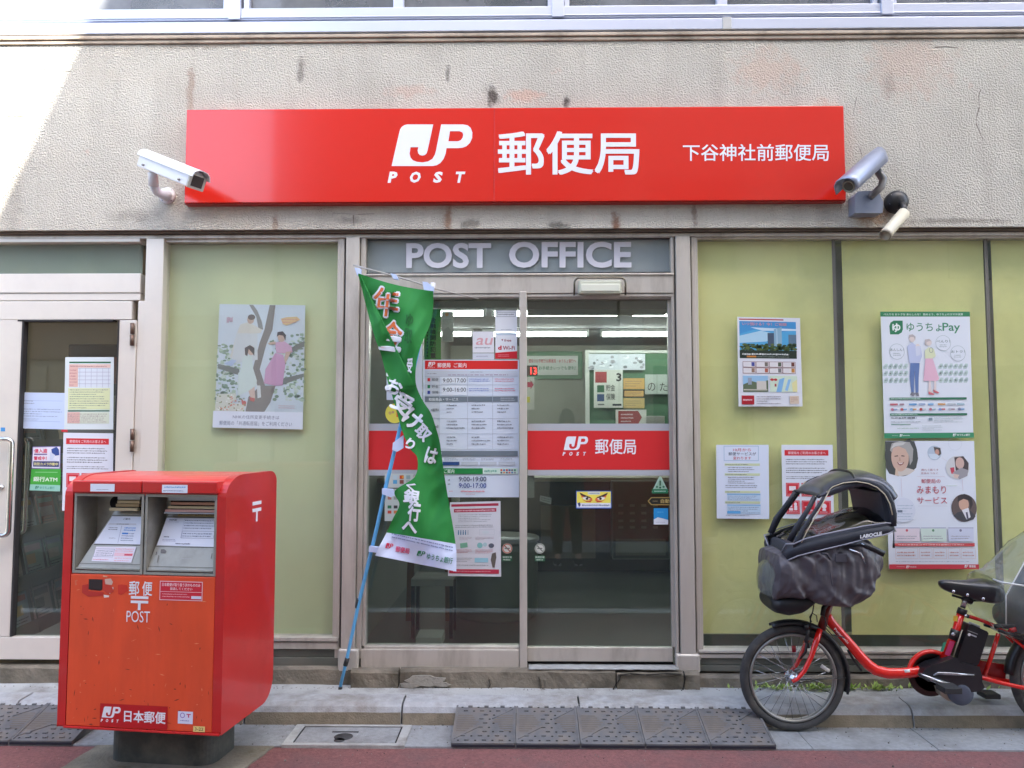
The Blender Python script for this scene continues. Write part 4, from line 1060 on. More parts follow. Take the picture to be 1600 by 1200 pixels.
# middle: silver bullet camera on a box bracket
p0 = W(1374, 246, -0.10); p1 = W(1322, 293, -0.30)
d = p1-p0; L = d.length
bx0, bx1, bz0, bz1 = XZ(1337, 298, 1374, 332, -0.10)
c2 = thing('security_camera', 'silver visored security camera on a boxy bracket at the right end of the red sign', 'security camera', ((bx0+bx1)/2, 0, bz0))
b = MB(); b.prism([(bx0, bz0), (bx1+0.02, bz0), (bx1+0.025, bz0+0.06), (bx1, bz1+0.005), (bx0+0.02, bz1), (bx0, bz1-0.02)], 'y', -0.09, -0.001)
b.obj('bracket_box', SILV, c2, bevel=0.006, segs=3)
M2 = Matrix.Translation(p0) @ frame_of(d)
b = MB(M2); b.tube([(0, 0.03, -0.005), (0, L*0.86, -0.005), (0, L*0.93, -0.005)], [0.039, 0.039, 0.037], seg=22); b.obj('barrel', SILV, c2)
b = MB(M2); b.lathe([(0.033, 0), (0.033, 0.006), (0.026, 0.007), (0.025, -0.002), (0.0, -0.004)], (0, L*0.93, -0.005), (0, 1, 0), seg=24); b.obj('lens_ring', mat('lens_ring', C(150,146,130), rough=.3, metal=.3), c2)
b = MB(M2); b.lathe([(0.0245, 0), (0.022, 0.001), (0, 0.0012)], (0, L*0.93+0.0015, -0.005), (0, 1, 0), seg=24); b.obj('lens', mat('lens_dark', C(78, 74, 64), rough=0.1), c2)
b = MB(M2)
vis = [(-0.060, -0.022), (-0.056, 0.024), (-0.036, 0.046), (0, 0.053), (0.036, 0.046), (0.056, 0.024), (0.060, -0.022)]
a_ = [Vector((p[0]*(0.55 if k_ == 0 else 1), y, p[1])) for k_, y in enumerate((-0.02, 0.05, L*0.9, L+0.008)) for p in vis]
b.add(a_, [(r_*7+i, r_*7+i+1, (r_+1)*7+i+1, (r_+1)*7+i) for r_ in range(3) for i in range(6)], SILV, True); b.obj('sun_shield', None, c2, solid=0.004)
b = MB(); q = M2 @ Vector((0.0, 0.07, -0.035)); k2 = W(1377, 292, -0.12); k3 = W(1360, 308, -0.13)
b.tube([q, W(1380, 280, -0.12), k2, k3], [0.020, 0.022, 0.020, 0.018], seg=12); b.obj('arm', mat('arm_grey', C(124,124,124), rough=.35, metal=.4), c2)
# right: black junction ball with small cream bullet camera
q0 = W(1402, 315, -0.03)
c3 = thing('security_camera', 'small cream bullet security camera hanging from a round black base', 'security camera', (q0.x, 0, q0.z))
b = MB(); b.lathe([(0.062, 0), (0.064, 0.02), (0.058, 0.042), (0.04, 0.056), (0.018, 0.062), (0, 0.063)], (q0.x, -0.001, q0.z), (0, -1, 0), seg=30); 
b.obj('base', BLK, c3)
b = MB()
for a in range(0, 360, 60): b.lathe([(0.004, 0), (0.004, 0.003), (0, 0.003)], (q0.x+0.05*math.cos(R(a+20)), -0.045, q0.z+0.05*math.sin(R(a+20))), (0, -1, 0), seg=8)
b.obj('bolt', mat('bolt_pale', C(150,150,150), rough=.4, metal=.6), c3)
e0 = W(1413, 332, -0.13); e1 = W(1384, 366, -0.22)
b = MB(); b.tube([(q0.x+0.015, -0.05, q0.z-0.02), W(1411, 322, -0.1), e0], [0.018, 0.016, 0.02], seg=12); b.obj('joint', BLK, c3)
CRM = mat('camera_cream', C(214, 208, 186), rough=0.4, var=0.06, vscale=14)
b = MB(); dd = (e1-e0).normalized(); b.tube([e0, e0+dd*0.006, e1-dd*0.01, e1], [0.024, 0.031, 0.031, 0.030], seg=22); b.obj('barrel', CRM, c3)
b = MB(); b.lathe([(0.030, 0), (0.031, 0.012), (0.026, 0.012), (0.022, 0.002), (0, 0.001)], e1, dd, seg=24); b.obj('lens_ring', mat('ring_brown', C(150,140,120), rough=.4), c3)

# ------------------------------------------------------------------ papers behind the window glass
PY = GY-0.0015
dk = (70, 72, 78)
# picture poster in the left window (a generic picnic-like scene under a tree)
s = poster('picture_poster', 'pale poster of three women by a tree in the left window', 'poster', [(343,475),(477,477),(473,671),(335,668)], GY+0.009, (50, 85, 800, 1145), (226, 232, 240))
s.tint = 0.2
s.rect(50, 85, 800, 1000, (204, 218, 230))
rr = random.Random(4)
s.up()
for i in range(330):
    side = rr.random()
    x = rr.choice([rr.uniform(50, 260), rr.uniform(500, 800), rr.uniform(50, 240), rr.uniform(620, 800)]); y = rr.uniform(330 if x > 400 else 430, 930)
    if x > 400 and y > 900: continue
    s.circ(x, y, rr.uniform(8, 24), rr.choice([(118,150,124),(140,170,140),(92,124,100),(170,196,170),(196,214,200),(108,136,110)]), ry=rr.uniform(6, 16), up=False, n=7)
    if i % 40 == 0: s.up()
s.poly([(310,88),(345,88),(385,140),(425,230),(440,300),(400,300),(375,190)], (120,122,120)); s.poly([(490,88),(540,88),(520,300),(470,430),(420,640),(470,780),(560,780),(520,920),(470,1003),(310,1003),(330,880),(410,800),(360,640),(410,420),(450,300)], (112,106,100))
s.poly([(60,600),(240,640),(260,700),(60,640)], (108,114,108)); s.poly([(650,470),(800,390),(800,440),(680,500)], (104,112,104)); s.poly([(600,720),(800,670),(800,700),(620,770)], (104,110,104))
s.poly([(240,260),(300,240),(350,260),(430,300),(420,330),(370,335),(400,560),(200,560),(160,540),(215,330)], (214,212,200)); s.poly([(210,335),(390,335),(400,560),(170,600)], (206,214,218)); s.circ(328, 215, 30, (190,160,140), ry=38); s.circ(335, 195, 32, (84,72,66), ry=24)
s.poly([(110,600),(180,560),(220,570),(180,620)], (170,190,226))
s.poly([(270,540),(300,515),(350,530),(365,640),(400,740),(395,780),(330,830),(240,870),(235,680),(265,640)], (206,224,220)); s.circ(340, 482, 30, (206,172,150), ry=40); s.poly([(290,520),(285,460),(330,435),(370,460),(370,530),(350,500),(320,470),(310,530)], (64,54,50))
s.poly([(330,830),(380,790),(390,900),(360,910)], (206,176,160)); s.poly([(340,880),(390,890),(380,920),(345,910)], (190,80,70)); s.poly([(270,900),(315,920),(310,960),(280,950)], (200,84,74))
s.poly([(400,780),(430,780),(440,880),(410,890)], (214,220,220))
s.poly([(545,410),(620,395),(690,440),(700,490),(640,500),(560,500)], (206,158,190)); s.poly([(550,500),(620,515),(640,600),(620,775),(560,780),(460,760),(470,640)], (200,144,186)); s.circ(600, 365, 32, (198,164,144), ry=40); s.poly([(560,360),(565,320),(610,312),(640,345),(635,390),(615,350),(580,345)], (50,42,44)); s.poly([(480,415),(550,400),(555,425),(500,430)], (206,172,150)); s.poly([(640,490),(690,480),(640,590),(630,560)], (200,166,146))
s.text(595, 190, 745, 226, 'かんむり', (222,150,90), 0.02, up=True) if False else s.poly([(590,205),(640,190),(730,185),(760,210),(700,240),(640,262),(610,250)], (226,190,130))
s.lines(605, 200, 740, 245, 2, (206,110,80), rnd=rr, seg=0.15); s.lines(120, 160, 175, 280, 1, (190,150,170), rnd=rr, seg=0.3)
s.poly([(60,860),(220,850),(230,900),(180,930),(300,950),(300,1003),(50,1003)], (190,196,180))
for i in range(60): s.circ(rr.uniform(60, 300), rr.uniform(860, 1000), rr.uniform(4, 12), rr.choice([(110,110,70),(196,110,90),(214,220,210),(120,140,90)]), ry=rr.uniform(4, 9), up=(i % 20 == 0), n=6)
s.lines(590, 940, 745, 975, 2, (190,150,160), rnd=rr)
s.rect(36, 1003, 800, 1145, (214, 222, 236))
s.text(205, 1033, 600, 1066, 'NHKの住所変更手続きは', (96,110,136), 0.012); s.text(92, 1085, 710, 1122, '郵便局の「共通転居届」をご利用ください', (96,110,136), 0.012)
fin(s)
# house letting leaflet upper right window
s = poster('picture_poster', 'small poster with a blue sky town photo in the right window', 'poster', [(1152,495),(1250,497),(1254,635),(1154,635)], PY, (185, 55, 548, 550), (222, 224, 230))
s.rect(195, 64, 452, 71, (176,50,56)); s.rect(196, 78, 523, 284, (84,168,214))
s.poly([(196,150),(330,110),(420,140),(523,120),(523,78),(196,78)], (70,150,206)); s.poly([(260,112),(523,118),(523,128),(330,130)], (206,224,236)); s.poly([(196,160),(320,130),(420,150),(350,190),(196,200)], (176,212,230))
s.rect(358, 142, 396, 215, (70,88,108)); s.poly([(395,120),(440,108),(440,215),(395,215)], (140,176,196)); s.rect(478, 150, 523, 215, (96,124,144)); s.rect(410,118,414,210,(190,214,224),up=False)
rr = random.Random(5)
for i in range(120): s.circ(rr.uniform(198, 520), 206+rr.uniform(0, 40), rr.uniform(6, 16), rr.choice([(70,92,46),(52,72,40),(96,112,60),(40,58,36)]), ry=rr.uniform(4, 9), up=(i % 30 == 0), n=7)
s.rect(196, 240, 523, 284, (36,52,40)); s.lines(210, 254, 510, 268, 1, (214,218,214), fill=.8, rnd=rr); s.rect(236, 270, 290, 279, (206,130,50)); s.lines(292, 272, 490, 279, 1, (170,176,170), rnd=rr)
s.text(212, 84, 470, 102, 'いつ預ける？今！ご相談', (214,150,160), 0.02); 
s.up()
for j in range(2):
    for i in range(4):
        a = 212+i*76; c_ = 302+j*34
        s.rect(a, c_, a+74, c_+32, (130,60,50), up=False)
s.up()
for j in range(2):
    for i in range(4):
        a = 214+i*76; c_ = 304+j*34
        s.rect(a, c_, a+70, c_+28, (224,220,220), up=False)
s.up()
for j in range(2):
    for i in range(4): s.rect(262+i*76, 306+j*34, 280+i*76, 328+j*34, [(70,80,150),(120,110,100),(80,90,70),(110,60,50),(150,120,100),(170,90,70),(120,120,120),(200,140,70)][i+4*j], up=False)
s.rect(212, 380, 355, 470, (150,190,220)); s.poly([(212,430),(260,410),(300,420),(355,405),(355,470),(212,470)], (96,110,84)); s.rect(240,392,262,430,(150,160,176)); s.rect(290,410,345,455,(206,200,190)); s.rect(215,455,350,462,(190,186,170))
s.rect(366, 380, 520, 470, (206,222,200)); s.poly([(400,470),(420,400),(450,390),(430,470)], (130,180,220)); s.poly([(450,460),(470,400),(486,400),(465,465)], (140,186,224)); s.poly([(490,420),(520,400),(520,470),(495,470)], (226,220,160)); s.circ(378, 402, 11, (190,50,60), ry=7); s.circ(398, 402, 10, (190,50,60), ry=7); s.rect(392,425,402,440,(170,60,60))
s.rect(203, 490, 274, 539, (170,30,44)); s.lines(210, 508, 268, 521, 1, (226,190,196), fill=.8, rnd=rr); s.lines(288, 490, 430, 540, 4, (120,110,116), rnd=rr); s.rect(475, 492, 528, 536, (214,196,176)); s.lines(480,498,524,530,3,(180,130,110), rnd=rr)
fin(s)
# October service change sheet
s = poster('notice', 'pale blue tinted text notice on October service changes, lower left of right window', 'notice', [(1119,695),(1201,695),(1202,811),(1120,810)], PY, (68, 758, 360, 1168), (216, 224, 240))
s.frame(110, 764, 304, 848, 3, (150,180,206)); s.text(162, 778, 262, 795, '10月から', (196,70,84), 0.015); s.text(136, 799, 290, 818, '郵便サービスが', (60,72,100), 0.015); s.text(162, 823, 262, 841, '変わります', (196,70,84), 0.015)
rr = random.Random(6)
for y in (862, 917): s.rect(114, y, 310, y+13, (206,216,176)); s.lines(118, y+2, 250, y+11, 1, (90,100,90), fill=.7, rnd=rr)
s.lines(132, 880, 290, 912, 3, dk, rnd=rr); s.lines(132, 934, 300, 976, 4, dk, rnd=rr); s.lines(118, 980, 310, 1000, 2, dk, rnd=rr)
for y in (1014, 1072): s.rect(114, y, 310, y+12, (206,216,176)); s.lines(118, y+2, 210, y+10, 1, (90,100,90), fill=.7, rnd=rr)
for (y0, y1) in ((1030,1068), (1090,1142)):
    s.rect(126, y0, 312, y1, (190,212,232)); s.rect(126, y0, 312, y0+7, (130,176,214)); s.lines(130, y0+10, 308, y1-2, 4, (100,120,150), rnd=rr, seg=.09)
s.rect(126, 1126, 200, 1140, (96,168,220)); s.lines(118, 1146, 260, 1154, 1, dk, rnd=rr)
fin(s)
def red_notice(corners, Y, lab, icons=True, group='red headed customer notices', iconrows=2):
    s = poster('notice', lab, 'notice', corners, Y, (425, 758, 715, 1166), (222, 226, 236))
    rr = random.Random(7)
    s.rect(442, 787, 690, 818, (208,40,50)); s.text(462, 795, 674, 811, '郵便局をご利用のお客さまへ', (236,206,210), 0.02)
    s.lines(448, 834, 690, 870, 3, dk, fill=.5, rnd=rr); s.lines(448, 882, 690, 918, 3, dk, fill=.5, rnd=rr); s.lines(448, 930, 690, 950, 2, dk, fill=.5, rnd=rr)
    for j in range(2):
        for i in range(3):
            x, y = 446+88*i, 969+97*j; s.rect(x, y, x+76, y+75, (206,42,54)); 
            s.rect(x+4, y+4, x+72, y+71, (226,150,158)); s.rect(x+7, y+7, x+69, y+68, (206,42,54))
            W_ = (236,226,230)
            if (i, j) == (0, 0): s.rect(x+18, y+18, x+56, y+42, W_)
            elif (i, j) == (1, 0): s.circ(x+18, y+24, 8, W_); s.circ(x+58, y+24, 8, W_); s.rect(x+10, y+32, x+26, y+54, W_); s.rect(x+50, y+32, x+66, y+54, W_); s.rect(x+26, y+34, x+50, y+38, W_)
            elif (i, j) == (0, 1): s.rect(x+12, y+20, x+34, y+38, W_); s.rect(x+16, y+42, x+38, y+56, W_); s.circ(x+52, y+20, 9, W_); s.rect(x+44, y+28, x+62, y+54, W_)
            elif (i, j) == (1, 1): s.rect(x+16, y+32, x+50, y+38, W_); s.rect(x+20, y+50, x+60, y+56, W_)
            else: s.circ(x+38, y+30, 14, W_); s.rect(x+28, y+44, x+48, y+56, W_)
            s.lines(x+12, y+58, x+64, y+66, 1, (236,200,206), fill=.6, rnd=rr)
    return fin(s)
red_notice([(1221,695),(1301,695),(1303,811),(1223,810)], PY, 'red headed notice with six red pictograms behind the child seat hood')
# green payment poster
s = poster('payment_poster', 'white poster with green bands and a drawn couple, upper right window', 'poster', [(1376,487),(1515,487),(1521,684),(1382,685)], PY, (42, 42, 860, 1164), (222, 228, 236)); s.tint = 0.12
s.rect(38, 42, 862, 86, (30,116,66)); s.text(68, 55, 798, 76, 'べんりな おトクな あんしんな！ 始めよう、ゆうちょのスマホ決済', (214,232,220), 0.02)
GR = (22, 110, 66)
s.poly([(122,245),(118,170),(130,140),(160,122),(242,122),(242,200),(230,228),(200,245)], GR); s.text(144, 145, 220, 225, 'ゆ', (232,240,236), 0.045, res=4)
s.text(276, 142, 600, 218, 'ゆうちょ', (40,124,84), 0.012, res=4); s.text(606, 142, 768, 236, 'Pay', (40,124,84), 0.012, res=4)
rr = random.Random(8); s.up()
for j in range(3):
    for i in range(17):
        x, y = 70+i*46, 530+j*62
        if 270 < x < 560: continue
        s.poly([(x,y-24),(x+22,y-24),(x+22,y),(x+8,y+22),(x-20,y+22),(x-20,y+2)], rr.choice([(190,212,206),(180,204,198)]), up=False)
        s.circ(x, y, 8, (214,226,226), up=False, n=8)
for cx_, cy_, t1 in ((180,398,'あんしん！'), (608,324,'べんり！'), (740,416,'おトク！')):
    s.ring(cx_, cy_, 70, 3, (150,170,170)); s.circ(cx_, cy_, 66, (222,228,236)); s.text(cx_-62, cy_-28, cx_+62, cy_-4, t1, (84,110,110), 0.012); s.lines(cx_-36, cy_+8, cx_+36, cy_+40, 2, (130,150,150), rnd=rr, seg=.15)
s.circ(322, 280, 28, (222,206,198), ry=34); s.poly([(290,285),(296,250),(330,245),(354,265),(350,300),(340,270),(310,268)], (176,168,168)); s.poly([(276,350),(320,318),(345,335),(400,360),(410,440),(385,495),(290,505)], (186,196,226)); s.poly([(300,500),(385,500),(372,640),(366,760),(340,765),(336,560),(330,640),(325,760),(300,765),(290,620)], (84,112,166))
s.poly([(286,780),(310,755),(340,770),(320,795)], (110,110,120)); s.poly([(336,762),(366,762),(372,796),(345,790)], (110,110,120)); s.circ(372, 352, 20, (226,214,206), ry=22); s.poly([(350,350),(400,350),(395,430),(355,440)], (206,212,230))
s.circ(476, 318, 24, (224,208,200), ry=30); s.poly([(436,330),(440,292),(480,285),(500,310),(480,305),(455,315),(448,350)], (190,180,178)); s.poly([(436,390),(470,360),(520,375),(535,440),(500,465),(435,460)], (216,222,180)); s.ring(494, 386, 18, 4, (110,120,120), ry=24); s.poly([(440,460),(505,460),(560,640),(540,660),(415,660),(420,600)], (226,176,196))
s.poly([(462,660),(480,660),(486,750),(515,780),(456,770)], (226,206,200)); s.poly([(512,660),(530,660),(530,740),(556,766),(505,760)], (226,206,200)); s.poly([(458,752),(515,776),(500,786),(458,778)], (196,90,100)); s.poly([(500,735),(556,762),(545,772),(505,760)], (196,90,100))
for y in (806, 946): s.rect(98, y, 806, y+19, (30,104,70)); s.lines(108, y+4, 390 if y < 900 else 350, y+15, 1, (200,222,210), fill=.8, rnd=rr)
cc = [(190,90,100),(160,130,140),(90,150,200),(150,170,200),(120,170,210),(206,150,90),(180,190,196),(150,180,190)]
for i in range(8):
    x = 100+i*88; s.rect(x, 858, x+rr.uniform(40, 76), 874, cc[i], up=False); s.circ(x+20, 910, 15, [(196,120,140),(206,90,90),(130,176,216),(180,60,60),(190,110,130),(140,160,210),(190,190,200),(110,120,150)][i], ry=12, up=False, n=12); s.rect(x+30, 904, x+66, 916, cc[(i+3) % 8], up=False)
s.lines(104, 975, 380, 995, 1, (50,60,64), fill=.7, rnd=rr, seg=.15); s.lines(104, 1010, 400, 1030, 1, (150,160,166), rnd=rr); s.lines(500, 975, 800, 1030, 4, (170,184,184), rnd=rr); s.rect(104, 1040, 284, 1046, (60,120,90)); s.lines(160, 1066, 360, 1086, 1, (150,180,160), rnd=rr); s.lines(390, 1050, 590, 1100, 4, (170,184,184), rnd=rr); s.rect(452,984,486,1010,(120,140,150))
s.rect(38, 1118, 862, 1164, (34,128,80)); s.lines(110, 1134, 170, 1146, 1, (180,210,190), rnd=rr); s.logo(180, 1128, 206, 1150, (230,238,232), letters=False); s.lines(208, 1134, 280, 1146, 1, (214,230,220), fill=.7, rnd=rr); s.logo(668, 1126, 700, 1150, (230,238,232), letters=False); s.text(708, 1128, 826, 1148, 'ゆうちょ銀行', (228,238,230), 0.03)
fin(s)
# watching-over service poster
s = poster('service_poster', 'white poster with round portrait photos and a red foot band, beside the hood', 'poster', [(1383,689),(1522,689),(1529,889),(1389,889)], PY, (72, 50, 862, 1138), (222, 228, 238)); s.tint = 0.12
s.circ(212, 180, 146, (62,66,62), ry=172, a0=-58, a1=214, n=40)
s.poly([(72,52),(330,52),(352,120),(360,200),(340,280),(280,330),(180,352),(100,330),(72,280)], (58,62,60))
s.poly([(150,345),(160,300),(260,280),(330,300),(280,335),(200,352)], (206,196,186)); s.circ(200, 190, 78, (206,170,148), ry=122, n=30)
s.poly([(112,130),(130,70),(200,52),(290,60),(320,120),(310,220),(285,260),(280,180),(250,120),(190,95),(140,110),(130,150)], (160,158,154)); s.poly([(120,120),(150,66),(260,60),(230,84),(160,96)], (200,198,192))
s.poly([(150,178),(180,172),(184,182),(152,186)], (90,66,60)); s.poly([(212,172),(240,176),(240,184),(212,182)], (90,66,60)); s.poly([(172,228),(200,242),(236,228),(226,250),(200,262),(180,250)], (140,80,76)); s.poly([(180,232),(200,242),(226,234),(216,246),(192,248)], (230,220,214)); s.poly([(192,190),(200,190),(206,220),(188,222)], (186,146,126)); s.poly([(150,340),(180,350),(176,300),(160,270)], (214,186,160))
s.circ(506, 152, 62, (176,192,208)); s.poly([(500,100),(560,110),(566,160),(530,190),(510,150)], (74,66,64)); s.circ(530, 146, 18, (190,140,120), ry=26); s.poly([(450,160),(520,160),(550,180),(520,210),(470,200)], (206,220,232))
s.circ(706, 278, 104, (206,206,206), ry=100); s.poly([(680,190),(760,180),(806,240),(800,300),(770,330),(690,310)], (60,50,52)); s.circ(728, 240, 38, (206,170,156), ry=50); s.poly([(640,280),(675,275),(680,330),(650,330)], (196,50,70)); s.poly([(660,320),(740,280),(800,300),(790,350),(720,378)], (150,146,150)); s.poly([(670,330),(720,340),(700,372),(670,360)], (216,186,170))
s.circ(752, 622, 112, (86,70,66), ry=118); s.poly([(690,660),(800,640),(850,690),(830,720),(760,738),(700,720),(656,690)], (50,50,56)); s.circ(750, 590, 44, (206,160,136), ry=56); s.poly([(696,570),(700,520),(760,502),(820,530),(830,590),(806,640),(800,560),(750,545)], (40,32,34)); s.poly([(730,640),(790,620),(806,700),(770,720)], (226,226,232)); s.poly([(764,660),(780,655),(788,710),(772,716)], (70,70,90))
s.ring(690, 70, 60, 2, (196,204,214)); s.up()
for (x0_, y0_, x1_, y1_) in ((200,370,203,530),(570,195,610,222),(742,380,745,480)): s.poly([(x0_,y0_),(x0_+3,y0_),(x1_+3,y1_),(x1_,y1_)], (206,186,196), up=False)
RD = (186, 62, 78)
s.text(384, 288, 536, 306, '離れて暮らす', (170,110,120), 0.005); s.text(380, 318, 530, 334, '家族をつなぐ', (170,110,120), 0.005)
s.rect(345, 352, 590, 354, (200,180,190)); s.text(380, 374, 550, 412, '郵便局の', RD, 0.005, res=3); s.text(338, 434, 596, 500, 'みまもり', RD, 0.008, res=3); s.text(338, 528, 602, 586, 'サービス', RD, 0.008, res=3); s.rect(345, 604, 600, 606, (200,190,200)); s.lines(600, 425, 700, 440, 1, (190,210,190), rnd=rr)
s.circ(215, 640, 106, (212,218,232)); s.lines(160, 590, 300, 730, 6, (170,186,204), rnd=rr, seg=.12); s.rect(160, 640, 204, 660, (96,110,130))
for i, (a, bcol, dc) in enumerate(((130,(228,214,222),(206,80,90)),(362,(208,226,214),(90,140,100)),(604,(206,212,232),(110,110,140)))):
    s.rect(a, 786, a+222, 905, bcol); s.rect(a, 786, a+222, 795, (176,180,200)); s.circ(a+108, 812, 11, dc); s.lines(a+20, 852, a+200, 890, 2, (120,116,130), rnd=rr, seg=.08)
s.rect(125, 920, 832, 946, (206,64,66)); s.lines(160, 927, 820, 940, 1, (236,196,190), fill=.7, rnd=rr)
for (a, c_) in ((132,330),(342,455),(466,582),(594,700),(708,836)):
    s.frame(a, 962, c_, 1052, 3, (214,186,180)); s.lines(a+14, 985, c_-10, 1035, 2, (186,130,120), fill=.5, rnd=rr, seg=.12)
s.lines(130, 1070, 830, 1080, 1, (150,156,170), rnd=rr)
s.rect(72, 1098, 862, 1138, (196,36,50)); s.lines(135, 1112, 210, 1124, 1, (230,170,170), rnd=rr); s.logo(220, 1108, 250, 1130, (236,228,230), letters=False); s.lines(254,1113,316,1126,1,(236,220,220),fill=.7,rnd=rr); s.logo(734, 1102, 766, 1126, (236,228,230), letters=False); s.text(776, 1104, 832, 1126, '郵便局', (236,228,230), 0.03)
fin(s)

# ---- side door papers (glass plane further forward)
PD = GY-0.0215
s = poster('form_sheet', 'green lined form sheet with pink table, uppermost paper on the side door', 'notice', [(102,558),(178,558),(177,671),(100,671)], PD, (408, 316, 714, 762), (216, 226, 228))
s.rect(434, 344, 695, 354, (40,104,64)); s.rect(434, 360, 694, 382, (226,196,184)); s.rect(434, 362, 490, 500, (222,184,172)); s.rect(490, 384, 694, 504, (212,220,228))
for i in range(5): s.rect(490, 384+24*i, 694, 386+24*i, (150,150,170), up=(i == 0))
for i in range(6): s.rect(500+36*i, 384, 502+36*i, 504, (160,160,180), up=False)
rr = random.Random(9); s.lines(440, 366, 690, 380, 1, (150,90,90), rnd=rr); s.lines(438, 388, 486, 498, 6, (180,100,100), rnd=rr, seg=.2)
s.rect(430, 508, 692, 640, (214,222,176)); s.lines(440, 512, 686, 636, 9, (110,120,96), rnd=rr, seg=.06); s.rect(430, 644, 690, 652, (40,104,64)); s.rect(428, 656, 688, 726, (206,216,196)); s.rect(428, 656, 505, 724, (220,180,168)); s.lines(432, 662, 684, 722, 5, (120,96,96), rnd=rr, seg=.08)
fin(s)
s = poster('notice', 'plain pale blue table sheet taped left of the green lined form', 'notice', [(25,613),(101,614),(100,671),(23,669)], PD, (95, 534, 404, 762), (196, 212, 240))
s.lines(120, 580, 220, 610, 2, (100,116,150), rnd=rr); s.rect(105, 584, 392, 586, (150,170,206)); s.lines(116, 632, 390, 690, 4, (110,130,170), rnd=rr, seg=.09); s.lines(116, 696, 250, 712, 2, (110,130,170), rnd=rr); s.rect(110, 714, 380, 716, (150,170,206))
fin(s)
red_notice([(99,676),(177,677),(176,799),(97,798)], PD, 'red headed notice low on the side door, partly behind the letter box')
s = poster('warning_sticker', 'white and blue camera warning sticker above the green sticker', 'sticker', [(51,698),(95,697),(94,733),(49,732)], PD-0.0005, (196, 872, 378, 1008), (226, 226, 236))
s.frame(196, 872, 378, 1008, 4, (120,110,170)); s.text(208, 886, 292, 912, '侵入盗', (214,50,90), 0.04); s.rect(208, 916, 292, 924, (120,96,150)); s.text(208, 932, 290, 956, '警戒中！', (214,50,90), 0.04); s.rect(206, 962, 370, 996, (60,66,120)); s.text(212, 970, 364, 988, '防犯カメラ作動中', (236,230,150), 0.03)
s.poly([(318,890),(350,876),(366,890),(370,925),(340,930),(322,915)], (54,80,150)); s.poly([(310,905),(345,925),(330,950),(360,960),(310,958)], (206,214,232))
fin(s)
s = poster('bank_sticker', 'green sticker with bank machine lettering below the camera warning sticker', 'sticker', [(49,733),(95,733),(94,768),(46,766)], PD-0.0005, (188, 1010, 380, 1152), (70, 172, 62))
s.text(206, 1060, 360, 1092, '銀行ATM', (226,240,226), 0.03, res=3); s.rect(214, 1028, 360, 1032, (150,206,150)); s.rect(188, 1112, 380, 1152, (150,206,190)); s.logo(222, 1122, 246, 1140, (20,120,80), letters=False); s.text(252, 1122, 344, 1140, 'ゆうちょ銀行', (70,150,120), 0.02)
fin(s)
s = poster('tape_strip', 'narrow dark tape with a red end between two side door papers', 'tape', [(96,671),(177,672),(177,676),(96,675)], PD-0.0004, (0, 0, 10, 1), (84, 88, 84))
s.rect(0, 0, 1.2, 1, (200,50,60)); fin(s)

# ---- papers on the automatic door's fixed leaf
PF = LG-0.0035      # outer face of the glass
s = poster('information_board', 'tall white board of opening hours with a red header on the fixed leaf', 'information board', [(661,562),(811,562),(811,777),(661,777)], LG-0.006, (661, 562, 811, 777), (212, 222, 236), back=0.003)
s.rect(664, 563.5, 809, 577, (216,40,38)); s.logo(668, 565.5, 680, 575.5, (240,230,236)); s.text(683.5, 567, 704, 574.5, '郵便局', (240,226,230), 0.03); s.text(709, 567, 729, 574.5, 'ご案内', (240,226,230), 0.02)
s.rect(664, 579, 686, 701, (198,206,216)); s.rect(664, 579, 809, 588, (198,206,218))
s.lines(668, 582, 684, 586, 1, (120,126,140), rnd=rr, seg=.3); s.lines(735, 580, 755, 583, 1, (100,104,130), rnd=rr, seg=.2); s.lines(700, 584.5, 806, 587.5, 1, (150,120,150), rnd=rr, seg=.08)
s.rect(668, 591, 672, 596, (206,40,50)); s.rect(668, 602, 672, 607, (24,130,80)); s.rect(668, 611, 672, 616, (40,60,150))
s.text(675, 591, 685, 596, '郵便', (110,116,124), 0.01); s.text(675, 602, 685, 607, '貯金', (110,116,124), 0.01); s.text(675, 611, 685, 616, '保険', (110,116,124), 0.01)
s.rect(690, 588.5, 729, 600, (222,230,240)); s.rect(690, 602, 729, 618, (222,230,240))
s.text(692, 591.5, 728, 598, '9:00-17:00', (60,66,76), 0.01, res=3); s.text(692, 606, 728, 612.6, '9:00-16:00', (60,66,76), 0.01, res=3)
for (a, c_, col) in ((733, 766, (90,110,190)), (773, 806, (200,80,110))):
    s.lines(a, 591, c_, 597.5, 2, col, rnd=rr, fill=.5, full=.9, seg=.07); s.lines(a, 606, c_, 612.5, 2, col, rnd=rr, fill=.5, full=.9, seg=.07)
s.rect(664, 620, 809, 628.5, (112,124,134)); s.text(670, 622, 716, 627, '取扱商品・サービス', (224,228,232), 0.02); s.lines(782, 621, 806, 627.5, 2, (190,196,204), rnd=rr)
for y in (588.3, 601.4, 618.8, 654, 678, 702): s.rect(664, y, 809, y+0.6, (176,184,196), up=(y < 589))
for xx in (686.5, 730.5, 769.5): s.rect(xx, 588, xx+.6, 702, (180,188,200), up=False)
s.lines(674, 638, 686, 644, 1, (110,116,124), fill=.8, rnd=rr, seg=.4); s.lines(674, 664, 686, 670, 1, (110,116,124), fill=.8, rnd=rr, seg=.4)
for (y0_, n_) in ((631, 3), (656, 3), (681, 3)):
    for xx in (698, 737, 777): s.lines(xx, y0_, xx+[28,30,26][int((xx-698)/39)], y0_+16, n_, (86,92,106), fill=.42, rnd=rr, full=.4, seg=.12)
s.rect(664, 705, 809, 713.5, (112,124,134)); s.rect(686, 707, 690, 711, (220,226,230))
